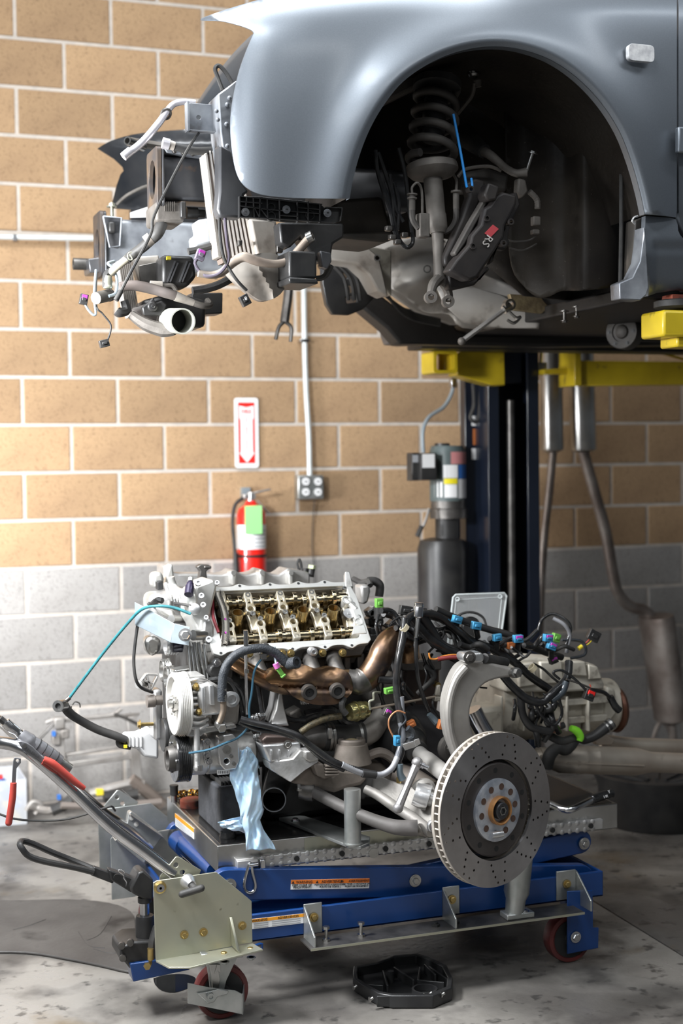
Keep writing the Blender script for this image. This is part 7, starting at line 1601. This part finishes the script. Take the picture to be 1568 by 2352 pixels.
for k in range(10):
    a = 2*pi*k/10+.1; e = du_*math.cos(a)+dv_*math.sin(a); c_ = DC+e*.061
    MB().lathe([(.0088, .0054), (.0088, .006), (.0072, .006), (.0072, .0052)], c_, DN, 20, cap=False).cyl(c_+DN*.0045, c_+DN*.0053, .0073, n=18).build('stud_hole', mat('rusty_hole', (.1, .06, .045), .5) if k == 0 else bpy.data.materials['rusty_hole'], disc)
MB().lathe([(.0375, .004), (.0375, .018), (.0345, .0205), (.031, .018), (.030, .004), (.001, .004)], DC, DN, 40, cap=False).build('hub_bore', mat('rusty_hub_ring', (.48, .23, .08), .45, .5, (.28, .14, .06), 30, bump=.3), disc, smooth=40)
MB().lathe([(.0225, .004), (.0225, .02), (.02, .022), (.0125, .022), (.0115, .014), (.001, .014)], DC, DN, 32, cap=False).build('axle_bolt', mat('dark_axle_bolt', (.08, .08, .085), .35, .7), disc, smooth=30)
MB().ring(DC+DN*.012, DC+DN*.0225, .0125, .0088, 6).build('hex_socket', steelb, disc)
c_ = DC+(du_*math.cos(-1.75)+dv_*math.sin(-1.75))*.061; MB().tube([c_-du_*.018+DN*.008, c_+DN*.012, c_+du_*.014+DN*.016], [.0085, .0095, .0085], n=16).build('wheel_bolt', alub, disc)
MB().cyl(DC-DN*.03, DC-DN*.09, .06, .045, n=32).build('bearing_housing', alud, disc)
# ---------------------------------------------------------------- gearbox, exhaust, behind
gb = thing('gearbox', V((A(1290, 1700, -2.1).x, -2.08, ZT+.1)), 'tan cast gearbox under black wiring at the right end of the table', 'gearbox')
g0, g1 = A(1120, 1615, -2.1), A(1400, 1620, -2.1); GL = (g1-g0).length
prof = [(.12, 0)]
for k in range(10):
    t_ = (k+.2)/10; r_ = .125-.04*t_; prof += [(r_, t_*GL), (r_, (t_+.06)*GL), (r_*.955, (t_+.065)*GL), (r_*.955, (t_+.078)*GL)]
prof += [(.085, GL*.99), (.05, GL)]
MB().lathe(prof, g0, g1-g0, 36).build('gearbox_case', alut, gb, smooth=30)
MB().slab([(1160, 1512), (1220, 1510), (1300, 1515), (1345, 1520), (1370, 1528), (1388, 1570), (1388, 1585), (1300, 1590), (1160, 1590)], -2.25, .12).build('valve_body_cover', alut, gb, bevel=.008, seg=3)
for (pts) in (((1305, 1518), (1345, 1520), (1350, 1555), (1312, 1552)), ((1350, 1525), (1374, 1532), (1384, 1560), (1352, 1562)), ((1240, 1520), (1290, 1518), (1296, 1570), (1242, 1572)), ((1190, 1525), (1230, 1522), (1232, 1575), (1192, 1580))):
    MB().slab(list(pts), -2.262, .03).build('cover_rib', alut, gb, bevel=.005)
for k in range(5): MB().pb(1150+k*50, 1600, 1156+k*50, 1680, -2.24, .05).build('case_rib', alut, gb, bevel=.003)
MB().pb(1285, 1608, 1400, 1614, -2.23, .04).pb(1285, 1650, 1395, 1656, -2.22, .04).build('case_rib', alut, gb, bevel=.003)
MB().slab([(1392, 1576), (1414, 1582), (1418, 1640), (1400, 1662), (1386, 1650)], -2.2, .1).build('tail_housing', alut, gb, bevel=.01)
q = A(1405, 1628, -2.12); MB().lathe([(.075, 0), (.078, .01), (.07, .022), (.03, .024)], q, (1, 0, 0), 32).build('output_flange', mat('rust_brown_flange', (.12, .05, .03), .4, .5), gb)
MB().slab([(1090, 1630), (1160, 1620), (1160, 1700), (1100, 1710)], -2.3, .12).build('bell_housing', alut, gb, bevel=.015)
for x, y in ((1130, 1690), (1160, 1694), (1112, 1680)): MB().ring(A(x, y, -2.34), A(x, y, -2.3), .012, .006).build('lug', alud, gb)
MB().ptube([(1085, 1630, -2.45), (1100, 1660, -2.45), (1118, 1690, -2.45)], [.026, .026, .026], n=24).build('exhaust_elbow', steel, gb, smooth=60)
# front pipe with catalyst
ct = thing('catalytic_exhaust', A(1400, 1780, -2.2), 'stained stainless catalytic converter pipe reaching right past the table', 'exhaust')
catm = mat('stained_stainless', (.6, .54, .46), .36, .55, (.4, .33, .27), 6, cr=(.3, .7), bump=.12, bs=60, c3=(.12, .09, .07), s3=20, cr3=(.66, .78))
YX = -2.2
k0, k1 = A(1258, 1742, YX), A(1700, 1758, YX); dx = (k1-k0).normalized(); PXX = lambda x: (A(x, 1745, YX)-k0).dot(dx)
MB().lathe([(.028, PXX(1225)), (.032, PXX(1240)), (.032, PXX(1262)), (.044, PXX(1285)), (.0445, PXX(1330)), (.046, PXX(1334)), (.0445, PXX(1338)), (.0445, PXX(1360)), (.046, PXX(1364)), (.0445, PXX(1368)), (.0445, PXX(1460)), (.034, PXX(1492)), (.033, PXX(1500)), (.032, PXX(1700))], k0, dx, 44).build('catalyst_can', catm, ct, smooth=40)
MB().bar(k0+dx*PXX(1285)+V((0, -.0445, -.004)), k0+dx*PXX(1462)+V((0, -.0445, -.004)), .008, .003).build('seam', catm, ct)
MB().tube([k0+dx*(PXX(1235)), k0+dx*PXX(1262)], [.035, .035], n=28, cor=.05, sub=10).build('flex_section', catm, ct, smooth=20)
MB().ptube([(1380, 1700, -2.0), (1440, 1712, -2.0), (1500, 1716, -2.0), (1700, 1722, -2.0)], [.02, .028, .03, .03], n=20).build('second_pipe', catm, ct)
MB().slab([(1360, 1690), (1395, 1688), (1412, 1700), (1405, 1712), (1370, 1712)], -2.16, .03).build('hanger_bracket', catm, ct, bevel=.003)
MB().ptube([(1255, 1762, -2.26), (1262, 1735, -2.27), (1280, 1718, -2.27), (1298, 1722, -2.27), (1315, 1708, -2.26), (1318, 1700, -2.25)], [.02, .02, .018, .018, .016, .016], n=16).build('rubber_hose', rub, ct)
# ---------------------------------------------------------------- wiring harness
hn = thing('wiring_harness', A(1150, 1560, -2.4), 'tangle of black engine wiring with blue and green plugs draped over the gearbox', 'wiring')
random.seed(11)
def cable(pts, r, m_=blkg, nm='cable', **k): return MB().ptube([p if len(p) == 3 else (*p, -2.4) for p in pts], r, **k).build(nm, m_, hn, smooth=60)
cable([(868, 1560, -2.5), (905, 1560, -2.5), (912, 1530, -2.52), (920, 1480, -2.54), (928, 1440, -2.54), (940, 1418, -2.52), (960, 1410, -2.5), (1000, 1412, -2.48), (1040, 1440, -2.46), (1080, 1475, -2.44), (1120, 1510, -2.42)], .0105)
cable([(930, 1420, -2.56), (926, 1460, -2.57), (918, 1500, -2.58), (910, 1560, -2.58), (912, 1600, -2.58), (918, 1640, -2.58), (924, 1680, -2.6)], .0105)
cable([(926, 1460, -2.57), (914, 1520, -2.59), (912, 1580, -2.59), (922, 1640, -2.6), (926, 1700, -2.61), (918, 1745, -2.62), (900, 1772, -2.62)], .0075)
cable([(955, 1440, -2.57), (955, 1500, -2.58), (960, 1560, -2.58), (975, 1610, -2.57), (990, 1645, -2.56)], .0062)
cable([(940, 1415, -2.5), (965, 1445, -2.48), (990, 1470, -2.47), (1030, 1495, -2.46), (1068, 1505, -2.46)], .014, blkg)
cable([(965, 1410, -2.48), (990, 1450, -2.46), (1010, 1480, -2.45), (1050, 1500, -2.45)], .016, blk)
cable([(985, 1408, -2.44), (1030, 1430, -2.43), (1080, 1470, -2.42), (1130, 1490, -2.4), (1180, 1520, -2.4), (1220, 1555, -2.4), (1265, 1585, -2.4)], .0125)
cable([(1000, 1400, -2.4), (1060, 1425, -2.38), (1120, 1445, -2.38), (1180, 1462, -2.38), (1230, 1490, -2.38), (1290, 1510, -2.36)], .0105, blk)
cable([(1150, 1545, -2.5), (1175, 1575, -2.5), (1210, 1605, -2.5), (1245, 1612, -2.5), (1270, 1590, -2.5), (1300, 1560, -2.48), (1306, 1520, -2.45)], .0125)
cable([(1265, 1610, -2.5), (1290, 1590, -2.5), (1300, 1565, -2.5)], .011, mat('wet_black_sleeve', (.05, .06, .07), .12))
cable([(1195, 1600, -2.45), (1200, 1640, -2.45), (1220, 1670, -2.45), (1262, 1680, -2.45)], .012, blk)
cable([(1230, 1608, -2.48), (1240, 1640, -2.48), (1270, 1665, -2.47), (1290, 1640, -2.47), (1282, 1600, -2.47)], .0045)
cable([(1300, 1480, -2.4), (1310, 1445, -2.4), (1300, 1425, -2.4), (1270, 1410, -2.38), (1245, 1422, -2.38), (1235, 1450, -2.38)], .005, blkg)
cable([(1300, 1500, -2.4), (1308, 1460, -2.4), (1296, 1435, -2.4), (1270, 1420, -2.38)], .006, mat('grey_sleeve', (.18, .18, .19), .3))
cable([(1290, 1470, -2.4), (1320, 1470, -2.4), (1338, 1475, -2.4), (1345, 1490, -2.4), (1340, 1505, -2.4), (1310, 1512, -2.4)], .0045, rubg)
cable([(1300, 1560, -2.5), (1330, 1570, -2.5), (1355, 1580, -2.5)], .003, steeld)
cable([(1285, 1560, -2.5), (1270, 1545, -2.5), (1290, 1540, -2.5), (1320, 1560, -2.5), (1345, 1585, -2.5)], .004)
cable([(1355, 1584, -2.4), (1385, 1590, -2.38), (1402, 1605, -2.36), (1418, 1628, -2.34)], .0065)
cable([(1400, 1600, -2.36), (1412, 1622, -2.36), (1422, 1632, -2.36)], .012)
cable([(1340, 1700, -2.35), (1365, 1690, -2.35), (1395, 1668, -2.35), (1405, 1660, -2.35)], [.014, .016, .018, .018], blk, 'hose')
cable([(1250, 1680, -2.4), (1275, 1672, -2.4), (1295, 1665, -2.4)], .01, rub)
cable([(1262, 1690, -2.4), (1290, 1702, -2.4), (1320, 1695, -2.4), (1340, 1700, -2.38)], .013, rub, cor=.08, sub=12)
cable([(1050, 1500, -2.44), (1040, 1460, -2.4), (1020, 1450, -2.4), (1000, 1475, -2.42)], .006, rub)
for i in range(34):                                            # minor strands, laid along the same run
    x0 = random.uniform(860, 1290); t_ = (x0-860)/430; y0 = 1420+90*t_+random.uniform(-22, 50); Y0 = -2.36-random.random()*.12
    n_ = random.uniform(40, 95); a = random.uniform(-.6, 1.0)
    cable([(x0, y0, Y0), (x0+n_*.35, y0+random.uniform(-18, 18)+a*n_*.3, Y0+.02), (x0+n_*.7, y0+random.uniform(-14, 18)+a*n_*.6, Y0), (x0+n_, y0+a*n_*.9, Y0+.01)], random.choice((.003, .004, .006, .0085)), random.choice((blkg, blk, rub)))
for i in range(22):
    x0 = random.uniform(845, 1000); y0 = random.uniform(1410, 1600); Y0 = -2.36-random.random()*.06; l_ = random.uniform(30, 80)
    cable([(x0, y0, Y0), (x0+random.uniform(-15, 25), y0+l_*.4, Y0-.02), (x0+random.uniform(-20, 30), y0+l_, Y0)], random.choice((.0035, .005, .008)), random.choice((blkg, rub)))
for i in range(16):
    x0 = random.uniform(1180, 1270); y0 = random.uniform(1590, 1660)
    cable([(x0, y0, -2.42), (x0+random.uniform(-10, 30), y0+20, -2.45), (x0+random.uniform(-25, 40), y0+random.uniform(25, 60), -2.42)], random.choice((.004, .006, .01)), random.choice((blkg, blk)))
for i in range(14):
    x0 = random.uniform(850, 905); y0 = random.uniform(1400, 1500)
    MB().box(A(x0, y0, -2.3), (.03, .04, .022), Matrix.Rotation(random.uniform(-1, 1), 3, 'Y')).build('plug', random.choice((blk, blkg, steeld)), hn, bevel=.004)
# silver-sleeved branch in front of the subframe
cable([(552, 1652, -2.58), (580, 1660, -2.59), (630, 1672, -2.6), (682, 1690, -2.61), (720, 1718, -2.61), (770, 1752, -2.62), (830, 1772, -2.62), (862, 1778, -2.62)], .0095)
cable([(550, 1658, -2.57), (590, 1674, -2.58), (640, 1682, -2.59), (690, 1700, -2.6), (740, 1742, -2.61), (790, 1768, -2.61)], .0075)
slv = mat('grey_corrugated_sleeve', (.42, .43, .45), .4, .3, (.3, .3, .32), 12)
cable([(785, 1756, -2.625), (810, 1768, -2.625), (832, 1776, -2.625)], .009, slv, cor=.12, sub=12)
cable([(862, 1780, -2.63), (880, 1778, -2.63), (900, 1764, -2.63), (912, 1740, -2.62)], .009, slv, cor=.12, sub=12)
cable([(832, 1776, -2.63), (862, 1780, -2.63)], .0115, blk)
cable([(912, 1740, -2.62), (920, 1715, -2.61), (926, 1690, -2.61), (920, 1660, -2.6)], .0085, mat('silver_sheath', (.2, .21, .23), .2, .3))
cable([(923, 1600, -2.6), (925, 1660, -2.6), (922, 1700, -2.61), (918, 1750, -2.62)], .006, bpy.data.materials['silver_sheath'])
cable([(927, 1638, -2.61), (932, 1655, -2.61), (918, 1672, -2.61), (918, 1690, -2.61), (935, 1698, -2.61)], .0032, rubg)
cable([(930, 1638, -2.62), (912, 1633, -2.62), (895, 1648, -2.62), (893, 1670, -2.62), (906, 1697, -2.62)], .0024, copper)
def plug(x, y, Y, w_, h_, m_, seal=None, ang=0, nm='connector'):
    connector(x, y, Y, w_, h_, m_, seal, ang, hn)
for x, y, s_, a in ((1049, 1423, 20, .3), (1093, 1437, 20, .2), (1141, 1464, 18, -.1), (1189, 1467, 20, 0), (1258, 1465, 19, .1), (1266, 1484, 19, .4)): 
    plug(x, y, -2.46, s_, s_*.8, cyan, purp if x > 1150 else None, a)
    MB().cyl(A(x, y+8, -2.45), A(x+random.uniform(-4, 4), y+26, -2.43), .0085).build('plug_boot', blkg, hn)
plug(911, 1701, -2.63, 12, 22, cyan, None, 0); plug(1276, 1465, -2.43, 16, 18, green, None, .3); plug(870, 1385, -2.33, 16, 20, green, None, 0)
plug(894, 1586, -2.56, 22, 13, green, None, -.1); plug(1016, 1665, -2.6, 20, 20, orangep, purp, .3); plug(942, 1663, -2.6, 20, 14, orangep, None, -.4)
plug(888, 1637, -2.56, 16, 18, steeld, purp, .5); plug(1352, 1596, -2.5, 22, 22, blk, redl, .4); plug(1362, 1460, -2.4, 26, 22, blk, None, .5); plug(1270, 1516, -2.42, 18, 14, blk, purp, -.3)
plug(1172, 1483, -2.42, 16, 14, orangep, None, 0); plug(1275, 1668, -2.42, 18, 26, mat('brown_connector', (.3, .15, .1), .45), white, 0); plug(931, 1402, -2.46, 28, 20, blk, None, .2)
cable([(1342, 1480, -2.4), (1350, 1472, -2.4), (1356, 1466, -2.4)], .002, mat('red_wire', (.5, .08, .05), .4)); cable([(1345, 1483, -2.4), (1354, 1476, -2.4), (1360, 1468, -2.4)], .002, yelp)
MB().cyl(A(1328, 1490, -2.4), A(1336, 1484, -2.4), .0065).build('yellow_band', yelp, hn)
cable([(1352, 1586, -2.5), (1356, 1578, -2.5), (1354, 1572, -2.5)], .0018, bpy.data.materials['red_wire'])
MB().ptube([(1310, 1672, -2.42), (1325, 1680, -2.42), (1332, 1692, -2.42), (1330, 1702, -2.42)], [.009, .013, .012, .009], n=12).build('green_valve', mat('lime_plastic', (.25, .75, .04), .35), hn)
MB().cyl(A(1398, 1666, -2.35), A(1403, 1662, -2.35), .0195).cyl(A(1390, 1672, -2.35), A(1393, 1670, -2.35), .0185).build('hose_band', steelb, hn)
for x, y in ((928, 1443), (1222, 1535), (1262, 1606)): MB().ring(A(x-3, y-4, -2.57 if x < 1000 else -2.44), A(x+4, y+3, -2.57 if x < 1000 else -2.44), .0125, .010, 18).build('tape_band', mat('masking_tape', (.55, .48, .33), .6) if x == 928 else bpy.data.materials['masking_tape'], hn)
cable([(985, 1500, -2.5), (988, 1512, -2.5), (1000, 1514, -2.5), (1015, 1508, -2.5), (1040, 1504, -2.5), (1060, 1506, -2.5)], .0025, mat('orange_wire', (.7, .25, .04), .4)); cable([(1005, 1514, -2.5), (1035, 1510, -2.51), (1066, 1510, -2.52)], .0065, mat('dark_red_sleeve', (.2, .03, .03), .35))
MB().ptube([(918, 1755, -2.63), (918, 1775, -2.63), (924, 1790, -2.63)], [.0085, .009, .011], n=12).build('rubber_boot', mat('grey_blue_boot', (.1, .13, .15), .45), hn)
vc(MB(), 916, 1786, 1798, 12, -2.62).build('brass_tip', brass, hn)
MB().slab([(950, 1700), (962, 1696), (966, 1708), (954, 1716)], -2.635, .002).slab([(924, 1710), (950, 1702), (954, 1716), (930, 1724)], -2.63, .012).build('mounting_tab', alub, hn, bevel=.001)
MB().ptube([(936, 1672, -2.62), (946, 1680, -2.62), (948, 1692, -2.62), (938, 1698, -2.62)], [.009, .008, .007, .006]).build('plug_boot', rubg, hn)
MB().ptube([(984, 1640, -2.57), (994, 1650, -2.57), (1004, 1662, -2.58)], [.007, .010, .009]).build('plug_boot', bpy.data.materials['grey_blue_boot'], hn)
# hoses behind the head at right
MB().ptube([(845, 1335, -2.15), (860, 1335, -2.15), (872, 1345, -2.15), (870, 1370, -2.15)], .013, n=14).build('heater_hose', rub, eng)
MB().ptube([(850, 1345, -2.2), (845, 1335, -2.18), (830, 1338, -2.15), (812, 1330, -2.1)], .009).build('hose', rub, eng)
MB().slab([(828, 1345), (850, 1342), (852, 1360), (846, 1385), (832, 1390)], -2.2, .06).build('rear_cover', alu, eng, bevel=.008)
MB().slab([(848, 1418), (880, 1415), (884, 1430), (878, 1440), (848, 1440)], -2.28, .05).build('pipe_cluster', blkg, eng, bevel=.012)
vc(MB(), 871, 1395, 1420, 24, -2.33).build('sensor_base', blk, eng)
MB().ptube([(686, 1284, -1.7), (690, 1292, -1.7), (692, 1310, -1.7), (690, 1330, -1.72)], .005).ptube([(686, 1284, -1.7), (683, 1296, -1.7), (690, 1320, -1.7)], .004).build('dipstick_loop', rub, eng)
MB().cyl(A(712, 1325, -1.75), A(716, 1302, -1.75), .012).cyl(A(700, 1322, -1.75), A(702, 1305, -1.75), .008).build('temperature_sensor', blk, eng)
MB().cyl(A(716, 1306, -1.76), A(717, 1298, -1.76), .0125, n=6).build('sensor_cap', mat('pale_green_plastic', (.5, .55, .35), .45), eng)
# extension bar with chrome socket stuck in the harness
t = thing('chrome_socket', A(958, 1500, -2.58), 'chrome socket on a steel extension bar standing up out of the wiring', 'socket wrench')
s0, s1 = A(962, 1384, -2.58), A(960, 1420, -2.58)
MB().lathe([(.0125, 0), (.0125, .01), (.0118, .011), (.0125, .013), (.0125, .038), (.010, .0415)], s0, s1-s0, 24).build('socket', steel, t)
MB().cyl(s1, A(955, 1465, -2.58), .0062, .005, n=6).build('extension', steelb, t)
# clear plastic lid standing behind
t = thing('clear_lid', A(1090, 1460, -2.1), 'clear plastic rectangular lid standing upright behind the wiring', 'plastic lid')
YL = -2.12
lp = [(A(x, y, YL).x, A(x, y, YL).z) for x, y in ((1028, 1480), (1040, 1372), (1044, 1366), (1158, 1362), (1163, 1368), (1150, 1462), (1146, 1480))][::-1]
MB().plate(lp, [], V((0, YL, 0)), (1, 0, 0), (0, 0, 1), .0015).build('panel', glass, t)
rim_ = mat('clear_lid_rim', (.75, .8, .8), .15, 0, alpha=.55)
MB().ptube([(1028, 1480, YL), (1040, 1372, YL), (1046, 1366, YL), (1158, 1362, YL), (1163, 1368, YL), (1148, 1478, YL)], .0032, smooth=False).build('rim', rim_, t)
MB().ptube([(1036, 1480, YL), (1047, 1378, YL), (1152, 1371, YL), (1141, 1476, YL)], .0018, smooth=False).build('rim', rim_, t)
for x, y in ((1050, 1376), (1148, 1370)): MB().ring(A(x, y, YL-.004), A(x, y, YL+.002), .007, .0045).build('corner_boss', rim_, t)
t = thing('reservoir_lid', A(1080, 1450, -2.16), 'round black plastic lid in front of the clear rectangular lid', 'lid')
MB().lathe([(.033, 0), (.033, .01), (.028, .016), (.001, .018)], A(1078, 1440, -2.16), (0, -1, 0), 32).build('cap', blk, t)
MB().tube([A(1078+38*math.cos(a/10*2*pi), 1436-30*math.sin(a/10*2*pi), -2.18) for a in range(0, 6)], .004).build('ring', rub, t)
# ---------------------------------------------------------------- small pieces sit under the part they belong to
def under(root, parent_name, child_names, maxd=1.0):
    base = lambda o: o.name.split('.')[0]
    ps = [o for o in root.children if base(o) == parent_name]
    for c in [o for o in root.children if base(o) in child_names]:
        if not ps: return
        p = min(ps, key=lambda q: (wl(q)-wl(c)).length)
        if (wl(p)-wl(c)).length < maxd: c.parent = p; c.location = wl(c)-wl(p)
under(cart, 'warning_label', ('warning_band', 'lettering', 'print_row', 'warning_triangle', 'label_divider'), .2)
under(cart, 'track', ('track_scallops', 'track_bolt', 'track_end_cap', 'latch_fitting'))
under(cart, 'caster_fork', ('caster_tyre', 'caster_hub', 'brake_lever', 'brake_pedal', 'axle_nut', 'toe_guard'), .1)
under(cart, 'bracket_plate', ('gusset', 'bracket_bolt'), .12)
under(cart, 'side_plate', ('plate_bolt', 'plate_nut', 'pivot_bush', 'pivot_screw', 'plunger_collar', 'plunger_pin', 't_handle', 'plate_flange'), .3)
under(cart, 'scissor_arm', ('pivot_bolt',), 1.)
under(cart, 'pump_body', ('pump_port', 'hose_fitting', 'fitting_nut'), .2)
under(car, 'bumper_bracket', ('bracket_ribs', 'boss', 'screw', 'screw_cross'), .3)
under(car, 'radiator_support', ('radiator_support_flange',))
under(car, 'shaft_flange', ('flange_bolt', 'flange_band'), .2)
under(car, 'sensor_box', ('box_rib', 'box_collar', 'plug'), .2)
under(car, 'strut_tube', ('strut_rod', 'strut_fork', 'fork_eye', 'spring_perch', 'hose_bracket'), .4)
under(car, 'oil_cooler', ('oil_cooler_tank', 'oil_stain_plate'), .2)
under(car, 'side_frame', ('side_frame_flange',))
under(disc, 'hub_face', ('stud_hole', 'hub_bore', 'axle_bolt', 'hex_socket', 'wheel_bolt'), .2)
under(disc, 'disc_hat', ('hat_hole', 'hat_gap'), .2)
under(eng, 'steering_pulley', ('pulley_hub', 'pulley_bolt'), .1)
under(eng, 'compressor', ('compressor_bolt', 'compressor_lug', 'port_block', 'port_hole', 'port_screw', 'data_plate', 'barcode'), .2)
under(eng, 'bearing_cap', ('cap_hollow', 'cap_screw'), .06)
under(eng, 'timing_chain', ('chain_mark',))
under(eng, 'head_rim', ('screw_hole',), .4)
under(eng, 'manifold_shell', ('manifold_port', 'port_hole'), .15)
under(eng, 'timing_housing', ('housing_plug', 'cap_screw'), .1)
under(lift, 'arm', ('rubber_pad', 'adapter_block', 'arm_tube', 'arm_pin', 'arm_flange', 'arm_link', 'arm_brace', 'arm_gusset'), .5)
under(pu, 'switch_box', ('button',), .2)
under(pu, 'motor', ('cap',), .2)
under(sub_, 'mount_turret', ('mount_bush',))
under(kn, 'clamp_head', ('clamp_bolt',))
under(t_ex, 'cylinder', ('label', 'print_row', 'strap', 'service_tag'), .4)
